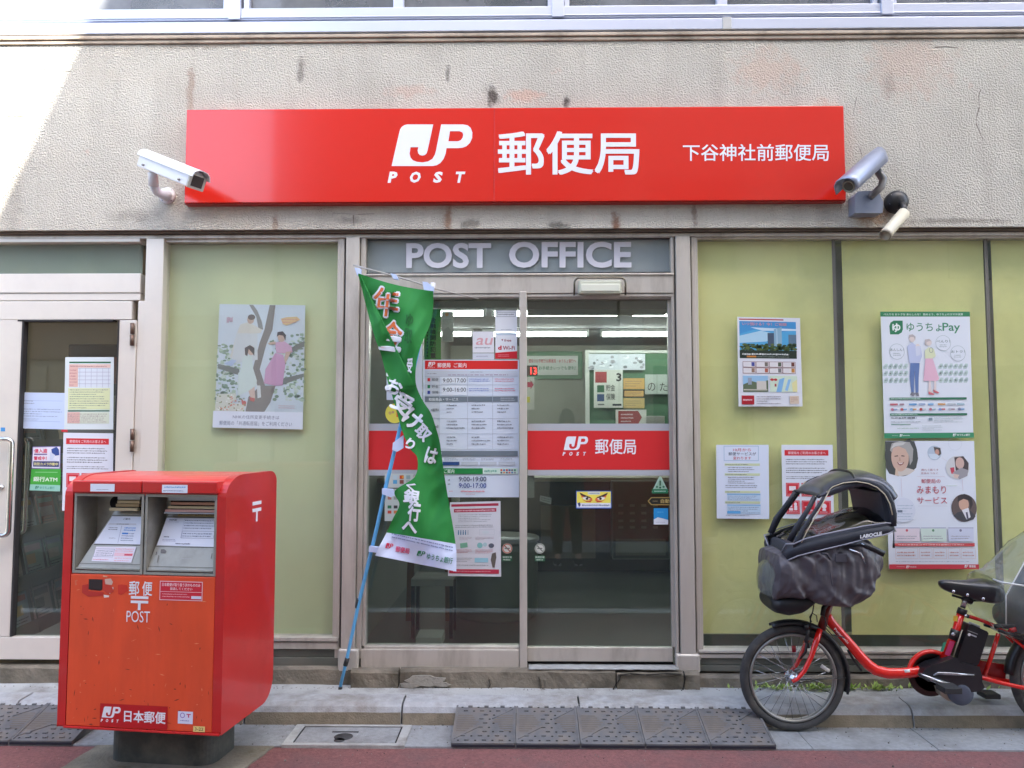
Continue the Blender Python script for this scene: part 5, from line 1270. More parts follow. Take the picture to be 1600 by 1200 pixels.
for i in range(4): s.lines(694+29*i, 716, 716+29*i, 720, 2, (130,140,150), rnd=rr, seg=.15); s.rect(692+29*i, 722, 718+29*i, 727.5, [(36,72,130),(190,198,208),(190,198,208),(190,198,208)][i])
s.rect(664, 732, 754.5, 741, (30,132,66)); s.text(694, 733, 710, 740, 'ご案内', (226,238,228), 0.02); s.rect(754.5, 732, 809, 741, (204,226,214)); s.lines(757, 734, 778, 739, 1, (60,150,120), rnd=rr, fill=.8, seg=.2)
for i in range(6): s.rect(782+4.2*i, 733.5, 785+4.2*i, 736.5, [(206,80,60),(60,110,170),(190,60,70),(70,100,160),(120,120,130),(60,140,110)][i], up=False); s.rect(782+4.2*i, 737.5, 785+4.2*i, 740, [(80,90,110),(206,120,60),(60,70,120),(190,60,70),(60,110,170),(140,140,150)][i], up=False)
s.text(717, 745, 760, 752.5, '9:00-19:00', (56,66,100), 0.012, res=3); s.text(717, 755, 760, 762.5, '9:00-17:00', (44,66,140), 0.012, res=3)
s.lines(720, 766, 757, 769.5, 1, (206,90,100), rnd=rr, fill=.8, full=1); s.lines(702, 766, 708, 769, 1, (206,90,100), rnd=rr, seg=.5); s.lines(728, 771, 745, 773, 1, (206,120,130), rnd=rr); s.lines(700, 747, 704, 760, 2, (120,130,140), rnd=rr, seg=.5)
fin(s)
s = poster('caution_notice', 'white notice with crimson bands below the information board', 'notice', [(703,785),(782,783),(783,901),(700,900)], LG-0.006, (700, 520, 1110, 1110), (212, 214, 222))
s.rect(712, 536, 1094, 556, (170,40,70)); s.rect(734, 574, 1076, 602, (170,40,70)); s.text(745, 580, 1066, 596, '新型コロナウイルス感染防止にご協力ください', (226,190,200), 0.02) if False else s.lines(745, 581, 1066, 596, 1, (226,190,200), fill=.8, rnd=rr, full=.98)
s.lines(770, 616, 1040, 684, 5, (130,130,140), rnd=rr); s.lines(748, 700, 1070, 728, 2, (90,96,106), rnd=rr, seg=.04)
for i in range(5): c_ = (40,110,150) if i < 4 else (170,180,190); s.circ(774+19*i, 750, 5, c_, up=(i == 0), n=8); s.rect(770+19*i, 756, 778+19*i, 782, c_, up=False)
s.frame(940, 740, 1060, 785, 2, (190,196,206)); s.circ(990, 764, 28, (206,214,220), ry=14)
s.lines(780, 796, 890, 826, 3, (150,120,130), rnd=rr); s.lines(910, 796, 1060, 826, 3, (150,120,130), rnd=rr); s.poly([(788,850),(845,842),(850,880),(792,888)], (120,176,150)); s.circ(945, 866, 22, (130,186,186)); s.circ(985, 860, 16, (170,200,206)); s.circ(1035, 868, 22, (90,96,110), ry=18)
s.lines(760, 896, 890, 926, 3, (190,110,120), rnd=rr); s.lines(910, 896, 1060, 930, 3, (190,110,120), rnd=rr); s.lines(760, 960, 890, 1000, 3, (120,130,136), rnd=rr); s.rect(905, 965, 1010, 1000, (150,200,216)); s.poly([(1040,930),(1070,920),(1074,960),(1060,1040),(1044,1040),(1030,980)], (96,90,84)); s.lines(730, 1014, 1040, 1030, 1, (120,120,130), rnd=rr)
s.rect(708, 1054, 1094, 1088, (186,50,76)); s.lines(740, 1064, 1030, 1078, 1, (226,170,180), rnd=rr)
fin(s)
s = poster('signal_sticker', 'white sticker with a plain box outline topmost at the right of the fixed leaf', 'sticker', box4(774, 485, 808, 519), PF, (895, 340, 1032, 474), (226, 230, 236))
s.frame(904, 350, 1022, 380, 3, (150,156,164)); s.lines(912, 358, 1014, 372, 1, (110,116,124), rnd=rr, fill=.7); s.lines(930, 452, 1000, 462, 1, (150,156,164), rnd=rr)
fin(s)
s = poster('wireless_sticker', 'white and red free wireless sticker below the plain white sticker', 'sticker', box4(774, 520, 808, 560.5), PF, (895, 478, 1030, 636), (226, 230, 236))
s.rect(902, 480, 1026, 493, (190,206,222)); s.text(950, 516, 994, 532, 'free', (150,60,80), 0.02); s.poly([(932,517),(944,517),(938,530)], (150,60,80)); s.text(911, 556, 934, 582, 'd', (196,30,60), 0.05, res=3); s.text(941, 558, 1016, 582, 'Wi-Fi', (160,50,66), 0.02, res=3); s.poly([(895,600),(1030,590),(1030,636),(895,636)], (206,30,46)); s.lines(910, 608, 985, 626, 2, (230,150,160), rnd=rr)
fin(s)
s = poster('wireless_sticker', 'pale sticker with cursive pink lettering left of the red wireless sticker', 'sticker', box4(738.5, 518, 772, 551), PF, (754, 472, 888, 604), (222, 224, 230))
s.text(772, 512, 872, 556, 'au', (214,160,166), 0.01, shear=0.25, res=4); s.lines(766, 566, 878, 580, 1, (120,126,134), rnd=rr, fill=.7)
fin(s)
s = poster('wireless_sticker', 'low pale oblong sticker beneath the one with cursive pink lettering', 'sticker', box4(738.5, 552, 772, 561.5), PF, (754, 606, 888, 648), (206, 212, 222))
s.lines(775, 620, 860, 634, 1, (170,170,190), rnd=rr, fill=.7); fin(s)
s = poster('vertical_banner', 'narrow green strip with bold black characters beside the flag', 'banner', [(663,483),(689,483),(689,562),(663,562)], LG+0.012, (450, 332, 558, 650), (66, 146, 62))
for i, ch in enumerate('金融機関防犯重点'[:7]): s.text(488, 385+i*37, 526, 385+i*37+33, ch, (24,44,24), 0.04)
s.up()
for i in range(9): s.rect(465, 452+i*21, 474, 464+i*21, (30,60,30), up=False)
fin(s)
s = poster('small_notice', 'pale beige slip with an orange mark behind the left leaf', 'notice', box4(690, 487, 708.5, 534), LG+0.012, (558, 345, 634, 535), (184, 180, 172))
s.circ(592, 362, 12, (214,150,90)); s.poly([(570,460),(600,440),(625,470),(625,530),(565,530)], (156,154,150)); s.lines(565, 390, 625, 430, 3, (150,146,140), rnd=rr); fin(s)
s = poster('paper_sheet', 'blank white sheet on the glass partly behind the green flag', 'paper', box4(604, 538, 660, 625), PF, (0, 0, 1, 1), (220, 226, 238)); fin(s)
# card stickers at the left
s = poster('card_sticker', 'pale sticker of small payment card marks crossed by the blue pole', 'sticker', [(601,740),(646,740),(646,762),(601,762)], PF, (200, 305, 440, 415), (196, 202, 196))
for i in range(3):
    for j in range(2): s.rect(270+55*i, 318+37*j, 304+55*i, 348+37*j, [(190,206,210),(200,110,50),(150,170,170),(90,160,200),(140,80,70),(170,180,170)][i+3*j])
s.circ(335, 333, 9, (214,60,40)); s.circ(352, 333, 9, (226,150,50)); fin(s)
s = poster('card_sticker', 'taller pale payment sticker below the card sticker, beside the flag', 'sticker', [(601,764),(624,764),(624,814),(601,814)], PF, (205, 420, 320, 672), (190, 198, 192))
for i in range(2):
    for j in range(3): s.rect(228+48*i, 480+40*j+30*(j > 0), 258+48*i, 504+40*j+30*(j > 0), [(180,120,100),(150,160,150),(50,120,80),(60,60,60),(200,80,60),(210,120,70)][i+2*j])
fin(s)
s = poster('round_sticker', 'yellow round sticker with an orange 1 behind the left edge of the flag', 'sticker', box4(602, 630, 632, 662), PF, (208, 920, 328, 1045), (236, 222, 90))
s.mb = MB(); s.circ(268, 982, 60, (236, 222, 90)); s.text(278, 968, 294, 1004, '1', (230, 90, 40), 0.05); s.circ(238, 980, 10, (214,180,110)); s.circ(256, 975, 8, (206,160,120)); fin(s)
# no smoking marks
for (x_, lab) in ((783.5, 'round no smoking sticker at the lower right of the fixed leaf'), (834.5, 'round no smoking sticker at the lower left of the sliding leaf')):
    s = poster('no_smoking_sticker', lab, 'sticker', box4(x_, 848, x_+18, 880), PF, (0, 0, 18, 32), (44, 84, 62)); s.mb = MB()
    s.circ(9, 9, 8, (206, 208, 200)); s.ring(9, 9, 7.6, 1.6, (190,110,90) if x_ < 800 else (150,160,150)); s.poly([(4,5),(5.4,3.8),(14,13),(12.8,14.2)], (150,90,76) if x_ < 800 else (120,124,118)); s.poly([(5,8),(13,8),(13,9.8),(5,9.8)], (110,116,110)); s.rect(1, 20, 17, 29, (44,96,66)); s.text(2, 21, 16, 24.2, 'NO SMOKING' if False else '禁煙区域', (206,220,206), 0.02); s.lines(3, 25.4, 15, 28, 1, (206,220,206), rnd=rr, seg=.2, fill=.8)
    fin(s)
# sliding leaf stickers
s = poster('eyes_sticker', 'yellow sticker with fierce painted eyes on the sliding leaf', 'sticker', box4(900, 767, 955.5, 794.5), PF, (298, 222, 484, 318), (60, 110, 200))
s.rect(302, 226, 480, 313, (242, 228, 96)); s.rect(302, 288, 480, 313, (228,232,240)); s.lines(330, 294, 474, 307, 1, (70,80,110), rnd=rr, fill=.75, full=1); s.rect(360, 228, 424, 242, (214,222,220)); s.lines(364, 231, 420, 239, 1, (60,70,100), rnd=rr, fill=.7, full=1)
for m_ in (1, -1):
    T = lambda p: (391+m_*(p[0]-391), p[1])
    s.poly([T(p) for p in ((318,232),(350,246),(382,262),(384,276),(352,272),(328,258))], (226,120,60))
    s.poly([T(p) for p in ((316,230),(344,244),(374,256),(378,263),(340,254),(322,243))], (60,40,40))
    s.poly([T(p) for p in ((330,258),(352,254),(374,266),(356,272),(338,268))], (240,240,236)); s.circ(*T((356,264)), 7, (50,40,40), ry=7)
    s.poly([T(p) for p in ((380,274),(374,284),(352,282),(330,268),(348,276),(368,277))], (206,60,50))
s.poly([(306,290),(318,284),(322,300),(314,310)], (60,70,110)); fin(s)
s = poster('warning_sticker', 'green and white triangle sticker with an exclamation mark on the sliding leaf', 'sticker', box4(1018, 744, 1045, 771), PF, (0, 0, 90, 94), (180, 206, 190)); s.mb = MB()
s.poly([(40,2),(50,2),(88,84),(84,94),(6,94),(2,84)], (176,206,190)); s.poly([(45,10),(80,82),(76,88),(14,88),(10,82)], (150,190,166)); s.rect(4, 70, 86, 94, (36,120,84)); s.rect(41, 24, 49, 52, (30,84,60)); s.circ(45, 62, 5.5, (30,84,60)); s.circ(28, 58, 6, (60,120,90)); s.circ(63, 58, 6, (60,120,90)); s.lines(14, 76, 78, 88, 1, (190,220,204), rnd=rr, fill=.6); fin(s)
s = poster('arrow_sticker', 'black and gold arrow sticker pointing left below the triangle sticker', 'sticker', box4(1012, 776.5, 1051, 789.5), PF, (672, 254, 802, 300), (30, 32, 28)); s.mb = MB()
s.poly([(672,277),(690,255),(802,255),(802,299),(690,299)], (170,146,84)); s.poly([(678,277),(693,260),(797,260),(797,294),(693,294)], (28,30,26)); s.text(740, 266, 786, 288, '自動', (206,180,110), 0.02); s.lines(698, 272, 724, 282, 1, (150,130,80), rnd=rr); fin(s)
s = poster('blue_sticker', 'small blue and white sticker lowest at the right of the sliding leaf', 'sticker', box4(1021.5, 794, 1044, 819.5), PF, (704, 312, 782, 398), (40, 150, 216))
s.poly([(704,372),(726,360),(760,368),(782,374),(782,398),(704,398)], (226,232,240)); s.lines(724, 328, 760, 338, 1, (120,200,236), rnd=rr, seg=.2); s.lines(716, 382, 772, 390, 1, (170,170,190), rnd=rr); fin(s)
s = poster('price_label', 'tilted white label low in the dark part of the sliding leaf', 'label', [(844,774),(862,778),(861,788),(843,783)], LG+0.06, (0, 0, 10, 6), (150, 156, 150)); s.lines(1, 1, 9, 5, 2, (50,56,52), rnd=rr, seg=.2, fill=.6); fin(s)
s = poster('paper_sheet', 'grey paper sheet behind glass beside the middle stile under the red band', 'paper', box4(824, 742, 835, 778), LG+0.012, (0, 0, 1, 1), (120, 128, 124)); s.lines(.1,.1,.9,.9,8,(90,96,92),rnd=rr,seg=.3); fin(s)

# ------------------------------------------------------------------ green banner flag
pole_b = W(531, 1078, -0.03); pole_t = W(676, 447, -0.05)
fl = thing('banner_flag', 'tall green vertical banner twisted on a leaning pale blue pole', 'banner flag', (pole_b.x, -0.05, pole_b.z))
PB = mat('blue_pole', C(96, 172, 222), rough=0.35, var=0.04, vscale=20); PWT = mat('pole_white', C(214,216,220), rough=0.4)
def PL(t): return pole_b.lerp(pole_t, t)
b = MB()
YF = -0.075
k1, k2_, k3_ = W(541, 1034, -.035), W(560, 945, -.04), W(617, 700, -.045)
px_path = [(531,1076,.0085),(541,1034,.0085),(560,945,.0095),(590,820,.0105),(603,760,.0105),(620,690,.0105),(655,540,.010),(676,450,.010)]
b.tube([W(a, c_, -0.035-0.02*i/7) for i, (a, c_, r_) in enumerate(px_path)], [q[2] for q in px_path], seg=14); b.obj('pole', PB, fl)
for (a, c_, d_, e_, r_) in ((531,1080,532,1073,.0105),(539.5,1040,543,1028,.0125),(558,950,561,936,.013)):
    b = MB(); b.tube([W(a, c_, -0.036), W(d_, e_, -0.037)], r_, seg=14); b.obj('pole_collar', BLK, fl)
b = MB(); b.tube([W(674.5, 458, -0.055), W(677, 442, -0.055)], 0.014, seg=14); b.obj('pole_cap', PWT, fl)
b = MB(); b.tube([W(552, 414, -0.06), W(600, 427, -0.06), W(640, 438, -0.058), W(676, 450, -0.056), W(748, 467, -0.06)], [0.0045, 0.0045, 0.0045, 0.0045, 0.0025], seg=8); b.obj('crossbar', mat('rod_grey', C(176,172,166), rough=0.4), fl)
LE = [(560,427),(566,450),(573,478),(580,505),(588,532),(596,552),(604,585),(611,612),(619,640),(628,672),(640,700),(652,716),(648,745),(617,767),(624,788),(614,810),(604,832),(593,853),(586,868)]
RE = [(677,455),(677,475),(675,495),(670,512),(662,530),(655,548),(650,572),(650,600),(660,625),(673,645),(681,668),(687,690),(690,712),(694,740),(700,778),(706,812),(710,836),(713,862),(713,893)]
def crv(P_, t):
    t = max(0, min(1, t))*(len(P_)-1); i = min(int(t), len(P_)-2); f_ = t-i
    p0_ = P_[max(i-1, 0)]; p1_ = P_[i]; p2_ = P_[i+1]; p3_ = P_[min(i+2, len(P_)-1)]
    def cr(a, b_, c_, d_): return 0.5*((2*b_)+(-a+c_)*f_+(2*a-5*b_+4*c_-d_)*f_*f_+(-a+3*b_-3*c_+d_)*f_**3)
    return cr(p0_[0], p1_[0], p2_[0], p3_[0]), cr(p0_[1], p1_[1], p2_[1], p3_[1])
def fold(px, py):
    # relief of the cloth towards the viewer, metres
    s1 = (px-600)*0.42+(640-py)*-0.25
    h = 0.016*math.sin((px-0.42*(py-430)-575)/16.0)+0.008*math.sin((px+0.2*py)/9.0)+0.006*noise.noise(Vector((px/30, py/45, 2)))+0.007*(1-2.2*abs(noise.noise(Vector(((px+0.5*py)/26, (py-px)/70, 5)))))
    # the crease where the strip is folded over
    cx_ = 561+(py-427)*0.49
    if py < 610:
        dd = px-cx_
        h += 0.004*(1/(1+math.exp(dd/6.0)))
    else:
        h += 0.010*math.sin((px-0.3*(py-600)-640)/22.0)
    return h*1.45
def yflag(px, py): return YF-0.035-fold(px, py)*min(1, max(0, (py-425)/50.0)+0.25)
GRN = mat('flag_green', C(32, 130, 54), rough=0.72, var=0.06, vscale=9, bump=0.0006, bscale=500)
FW = mat('flag_white', C(204, 214, 240), rough=0.75)
b = MB()
NV, NU = 130, 30
vs = []; band = []
for j in range(NV+1):
    for i in range(NU+1):
        t = i/NU; tb = (16.0+0.55*t)/18; J0 = 112
        vj = j/J0*tb if j <= J0 else tb+(1-tb)*(j-J0)/(NV-J0)
        l_ = crv(LE, vj); r_ = crv(RE, vj)
        x = l_[0]+(r_[0]-l_[0])*t; y = l_[1]+(r_[1]-l_[1])*t; y += 4*math.sin(PI*t)*(j/NV < .1)*(1-j/NV*10) 
        vs.append(W(x, y, yflag(x, y))); band.append((x, y))
def isw(x, y): return y > 828+ (x-607)*0.21 + 2*math.sin(x/14)
b.v = vs; b.mats = [GRN, FW]
for j in range(NV):
    for i in range(NU):
        q = (j*(NU+1)+i, j*(NU+1)+i+1, (j+1)*(NU+1)+i+1, (j+1)*(NU+1)+i)
        x = sum(band[k][0] for k in q)/4; y = sum(band[k][1] for k in q)/4
        b.f.append(list(q)); b.mi.append(1 if j >= J0 else 0); b.sm.append(True)
cloth = b.obj('cloth', None, fl)
# the strip turned over in front: from the left edge to the diagonal crease
b = MB(); b.mats = [GRN]
def flap_pt(u, v):
    y = 428+176*v; l_ = crv(LE, v*6.72); xl0 = None
    # left edge at this height
    for k in range(len(LE)-1):
        if LE[k][1] <= y <= LE[k+1][1]:
            f_ = (y-LE[k][1])/(LE[k+1][1]-LE[k][1]); xl0 = LE[k][0]+(LE[k+1][0]-LE[k][0])*f_; break
    xd = 562+(y-427)*0.49; taper = 1
    x = xl0-1.0+(xd-xl0+1.0)*u
    rise = 0.006+0.020*math.sin(min(1, u*1.02)*PI*0.5)*(1 if u < .98 else .4)*min(1, v*6)*min(1, (1-v)*5+.25)+0.004*math.sin(u*9+v*7)
    rise *= (1-v)**0.5
    rise += 0.0015
    return W(x, y, yflag(x, y)-rise)
b.grid(flap_pt, 20, 70, GRN); b.obj('folded_strip', None, cloth)
def on_flag(name, txt, cx_, cy_, w_, h_, rot, col, bold, off=0.004, skx=0.0, res=3, mirror=False):
    g_, fs, asp = glyphs(txt, bold, res); vs = []
    for a, c_, q_ in g_:
        u = (a-.5)*w_*(-1 if mirror else 1); v = (.5-c_)*h_
        u += skx*v
        x = cx_+u*math.cos(rot)-v*math.sin(rot); y = cy_+u*math.sin(rot)+v*math.cos(rot)
        vs.append(W(x, y, yflag(x, y)-off-q_*0.0001))
    return vs, fs, col
FLO = C(226,118,66); ORG = mat('flag_orange', FLO, rough=0.7); FWT = mat('flag_white_print', C(226,232,240), rough=0.7); FDG = mat('flag_dark_print', C(30,104,48), rough=0.8)  # the last one is for dark green characters on the cloth
b = MB()
def put(*a, **k):
    vs, fs, col = on_flag('', *a, **k); b.add(vs, fs, col)
put('年', 603, 472, 46, 50, 0.12, FWT, 0.075, off=.0035); put('年', 603, 472, 40, 44, 0.12, ORG, 0.02, off=.0055)
put('金', 612, 524, 38, 50, 0.14, FWT, 0.075, off=.0035); put('金', 612, 524, 32, 44, 0.14, ORG, 0.03, off=.0055)
for ch, x, y, w_, h_, r_ in (('の',611,583,14,17,.4),('お',616,604,25,25,0.5),('受',629,630,31,33,0.62),('け',645,655,29,30,.7),('取',661,676,24,22,.8),('り',641,694,14,17,.6),('は',674,712,19,26,.25),
                          ('く',642,760,15,12,0.3),('銀',643,776,25,22,.15),('行',647,800,20,30,.1),('へ',640,824,24,18,.1)):
    put(ch, x, y, w_, h_, r_, FWT, 0.05)
put('受', 640, 571, 9, 24, 0.1, FWT, 0.04)
put('ゆ', 640, 500, 12, 20, 0.05, FDG, 0.05); put('取', 638, 525, 12, 24, 0.05, FDG, 0.05)
b.obj('print', None, cloth)
s = Sheet(lambda u, v, l: W(u*1600, v*1200, yflag(u*1600, v*1200)-0.003-l), (0, 0, 1600, 1200))
b = MB()
def rotated_text(txt, x0_, y0_, wd_, ht_, ang, col, bold=0.02, logo_=False):
    if logo_:
        gv = [((p[0]-255)/1010, 1-(p[1]-115)/520) for p in JP_OUT+JP_IN]
        fs = [tuple(t) for t in tessellate_polygon([[Vector((*p, 0)) for p in gv[:len(JP_OUT)]], [Vector((*p, 0)) for p in gv[len(JP_OUT):]]])]
    else: gv, fs, _ = glyphs(txt, bold, 2)
    vs = []
    for gp in gv:
        a, c_ = gp[0], gp[1]
        u = a*wd_; v = (1-c_)*ht_; x = x0_+u*math.cos(ang)-v*math.sin(ang); y = y0_+u*math.sin(ang)+v*math.cos(ang)
        vs.append(W(x, y, yflag(x, y)-0.004-(gp[2] if len(gp) > 2 else 0)*0.0001))
    b.add(vs, fs, paper(col))
an = math.atan2(27, 122)
rotated_text('', 603, 848, 12, 8, an*0.7, (206,40,80), logo_=True); rotated_text('郵便局', 619, 853, 22, 9, an*.8, (214,70,110), 0.03)
rotated_text('', 652, 860, 13, 8, an*.7, (30,120,80), logo_=True); rotated_text('ゆうちょ銀行', 668, 864, 41, 10, an*.9, (50,130,100), 0.02)
rr = random.Random(12)
for i in range(30):
    for k in range(2):
        x = 612+i*3.2+rr.uniform(-.6, .6); y = 833+i*0.72+k*5; 
        vs = [W(x+dx, y+dy, yflag(x+dx, y+dy)-0.004) for dx, dy in ((0,0),(2.3,.5),(2.3,2.2),(0,1.7))]
        if isw(x, y-1.5): b.add(vs, [(0,1,2,3)], paper((120,132,170)))
b.obj('foot_print', None, cloth)
TAB = mat('tab_white', C(196, 212, 244), rough=0.6)
def tab(pts, y_): 
    b = MB(); b.prism([(W(a, c_, y_).x, W(a, c_, y_).z) for a, c_ in pts], 'y', y_-0.004, y_+0.02); b.obj('tab', TAB, fl, bevel=0.002)
tab([(554,418),(564,420),(564,431),(558,430)], -0.075); tab([(610,427),(619,429),(623,437),(615,436)], -0.08); tab([(660,440),(668,441),(678,450),(676,461),(668,458),(662,452)], -0.085)
tab([(614,692),(630,680),(630,700),(620,706),(613,703)], -0.075); tab([(597,763),(613,764),(619,773),(611,777),(597,772)], -0.075); tab([(577,853),(594,855),(592,864),(576,862)], -0.075)
# ------------------------------------------------------------------ letter box
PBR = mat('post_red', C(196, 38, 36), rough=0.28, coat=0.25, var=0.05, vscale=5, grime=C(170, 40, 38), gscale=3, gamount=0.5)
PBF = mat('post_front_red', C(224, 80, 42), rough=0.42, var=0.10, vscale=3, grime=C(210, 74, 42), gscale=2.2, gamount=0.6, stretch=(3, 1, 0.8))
PGR = mat('post_grey', C(164, 162, 154), rough=0.35, metal=0.4, var=0.05, vscale=10, grime=C(120, 116, 108), gscale=8, gamount=0.4)
PGD = mat('post_grey_dark', C(120, 118, 112), rough=0.4, metal=0.4, var=0.08, vscale=10)
PBK = mat('slot_black', C(26, 24, 24), rough=0.8)
al = R(7); Yf = -0.955
fc = W(226, 900, Yf)
pb = thing('letter_box', 'large red two slot letter box on a low grey pedestal', 'letter box', (fc.x-0.02, Yf-0.002, -0.04), rotz=-al)
SC = 363.0
def LX(px): return (px-225)/SC
def LZ(py): return 1.5-(py-681)/SC*1.0
def zz(zx, zy): return LX(zx/4.615+100), LZ(zy/4.615+730)       # reading coordinates off the close view
D = 0.50
def sideprof(g=0.0):
    top = 1.338-g; pr = [(g, 0.248), (g, 1.235)]
    for k in range(9):
        a = PI-k*PI/16; pr.append((0.16+(0.16-g)*math.cos(a), 1.238+(0.09-g*.8)*math.sin(a)))
    for k in range(7):
        a = PI/2-k*PI/12; pr.append((D-g-0.07+0.07*math.cos(a), top-0.06+0.052*math.sin(a)))
    pr += [(D-g, 0.40)]
    for k in range(7):
        a = -k*PI/12; pr.append((D-g-0.11+0.11*math.cos(a), 0.36+0.112*math.sin(a)))
    return pr
xl_, xr_ = LX(97), LX(352)
b = MB(); b.prism(sideprof(), 'x', xl_-0.012, xl_+0.026); b.obj('side_panel', PBR, pb, bevel=0.009, segs=3, local=True)
b = MB(); b.prism(sideprof(), 'x', xr_-0.004, xr_+0.036); sr = b.obj('side_panel', PBR, pb, bevel=0.016, segs=4, local=True)
b = MB()
# core: floor, back, roof around the hollow of the two mail bays
pr = sideprof(0.012)
b.prism(sideprof(0.02)[2:18]+[(D-0.035, 1.0), (D-0.035, 0.9), (0.16, 0.9), (0.16, 1.235)], 'x', xl_+0.027, xr_-0.005)
b.prism([(0.012, 0.26), (0.012, LZ(898)), (D-0.03, LZ(898)), (D-0.03, 0.42), (D-0.1, 0.27), (D-0.2, 0.262)], 'x', xl_+0.027, xr_-0.005)
b.obj('body', PBR, pb, bevel=0.006, local=True)
b = MB(); 
rp = sideprof(0.004)[2:14]
rings = []
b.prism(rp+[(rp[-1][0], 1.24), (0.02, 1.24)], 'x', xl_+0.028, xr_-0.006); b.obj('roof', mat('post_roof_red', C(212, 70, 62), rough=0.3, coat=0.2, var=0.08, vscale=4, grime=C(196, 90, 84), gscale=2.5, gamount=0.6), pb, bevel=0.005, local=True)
b = MB()
for (a, c_) in ((36, 586), (590, 1168)):
    x0_, _ = zz(a, 0); x1_, _ = zz(c_, 0); b.box(x0_+0.001, x1_-0.001, -0.016, 0.05, LZ(771), LZ(752.5))
b.obj('header', PBR, pb, bevel=0.005, segs=3, local=True)
xf0, xf1 = LX(107.5), LX(350)
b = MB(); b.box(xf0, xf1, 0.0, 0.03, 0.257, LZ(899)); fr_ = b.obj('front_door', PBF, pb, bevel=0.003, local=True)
b = MB(); b.box(xl_+0.02, xr_+0.03, -0.004, 0.02, 0.246, 0.2555); b.obj('bottom_lip', PBR, pb, bevel=0.002, local=True)
# bays
def bay(ox0, ox1, chute, label, lowlabel):
    x0_, x1_ = LX(ox0), LX(ox1); zt_, zb__ = LZ(773), LZ(897.5)
    b = MB(); t = 0.011
    for bb in ((x0_, x0_+t, zb__, zt_), (x1_-t, x1_, zb__, zt_), (x0_+t, x1_-t, zb__, zb__+t), (x0_+t, x1_-t, zt_-t, zt_)): b.box(bb[0], bb[1], 0.002, 0.012, bb[2], bb[3])
    ix0, ix1, iz0, iz1 = x0_+t, x1_-t, zb__+t, zt_-t
    bx0_, bx1_ = ix0+0.02, ix1-0.012; dp = 0.115
    P_ = lambda x, y, z: Vector((x, y, z))
    b.quad(P_(ix0, 0.012, iz0), P_(ix0, 0.012, iz1), P_(bx0_, dp, iz1-0.01), P_(bx0_, dp, iz0+0.05)); b.quad(P_(ix1, 0.012, iz0), P_(bx1_, dp, iz0+.05), P_(bx1_, dp, iz1-0.01), P_(ix1, 0.012, iz1))
    b.quad(P_(bx0_, dp, iz0+.05), P_(bx0_, dp, iz1-.01), P_(bx1_, dp, iz1-.01), P_(bx1_, dp, iz0+.05)); b.quad(P_(ix0, .012, iz1), P_(ix1, .012, iz1), P_(bx1_, dp, iz1-.01), P_(bx0_, dp, iz1-.01))
    by_ = b.obj('mail_bay', PGR, pb, local=True)
    # chute: sloping face whose foot stands at the bay's lower front edge
    (b0, b1, t0, t1, zyb, zyt) = chute
    def cp(zx, zy, off=0.0):
        t_ = (zyb-zy)/(zyb-zyt); x, z = zz(zx, zy); return Vector((x, 0.010+0.085*t_-off, z))
    q = MB(); a_, b_, c__, d_ = cp(b0, zyb), cp(b1, zyb), cp(t1, zyt), cp(t0, zyt); bk = Vector((0, 0.03, 0))
    q.add([a_, b_, c__, d_, Vector((a_.x, dp, a_.z)), Vector((b_.x, dp, b_.z)), Vector((c__.x, dp+.002, c__.z)), Vector((d_.x, dp+.002, d_.z))], [(0,1,2,3),(0,4,5,1),(1,5,6,2),(2,6,7,3),(3,7,4,0)])
    f0, f1 = cp(b0-8, zyb+2), cp(b1+8, zyb+2); 
    q.box(ix0+0.004, ix1-0.004, 0.004, 0.014, LZ(889.5), cp(b0, zyb).z-0.001)
    q.obj('chute', PGR, by_, local=True)
    s = Sheet(lambda u, v, l: cp(u*1568, v*1200, 0.0012+l), (0, 0, 1568, 1200), 0.00012)
    label(s); s.mb.obj('label', None, by_, local=True)
    return by_, cp
rr = random.Random(31)
WLB = (222, 226, 240)
def lab1(s):
    s.rect(246, 366, 494, 372, (80,78,76)); s.poly([(250,375),(492,375),(524,570),(158,570)], WLB); s.rect(156, 571, 527, 577, (70,68,66)); s.text(344, 386, 400, 400, 'ご案内', (60,60,80), 0.02); s.poly([(240,424),(456,424),(460,436),(232,436)], (206,206,216)); s.lines(300, 426, 420, 434, 1, (60,60,80), rnd=rr, fill=.8)
    s.rect(344, 440, 347, 560, (150,150,180)); s.lines(245, 450, 330, 475, 2, (60,60,80), rnd=rr, fill=.5, seg=.1); s.lines(370, 448, 474, 480, 2, (50,120,206), rnd=rr, fill=.65, seg=.1); s.lines(362, 488, 470, 552, 4, (90,100,140), rnd=rr, fill=.45, seg=.09); s.lines(266, 524, 326, 534, 1, (60,60,80), rnd=rr); s.rect(362,490,410,500,(50,120,206))
    s.poly([(182,590),(500,585),(488,695),(172,690)], (222,216,228)); s.frame(178, 604, 334, 660, 2, (110,110,140)); s.lines(192, 612, 332, 655, 3, (70,70,90), rnd=rr, seg=.08); s.rect(340, 628, 486, 652, (232,190,200)); s.rect(420, 636, 484, 648, (206,60,80)); s.lines(180, 670, 322, 686, 1, (214,90,110), rnd=rr, seg=.08); s.lines(342, 596, 486, 624, 2, (226,150,160), rnd=rr, seg=.08); s.lines(350, 658, 480, 690, 2, (226,170,180), rnd=rr, seg=.2)
    s.rect(84, 705, 562, 709, (96,94,90))
bay(109, 228, (64, 570, 262, 492, 745, 332), lab1, None)
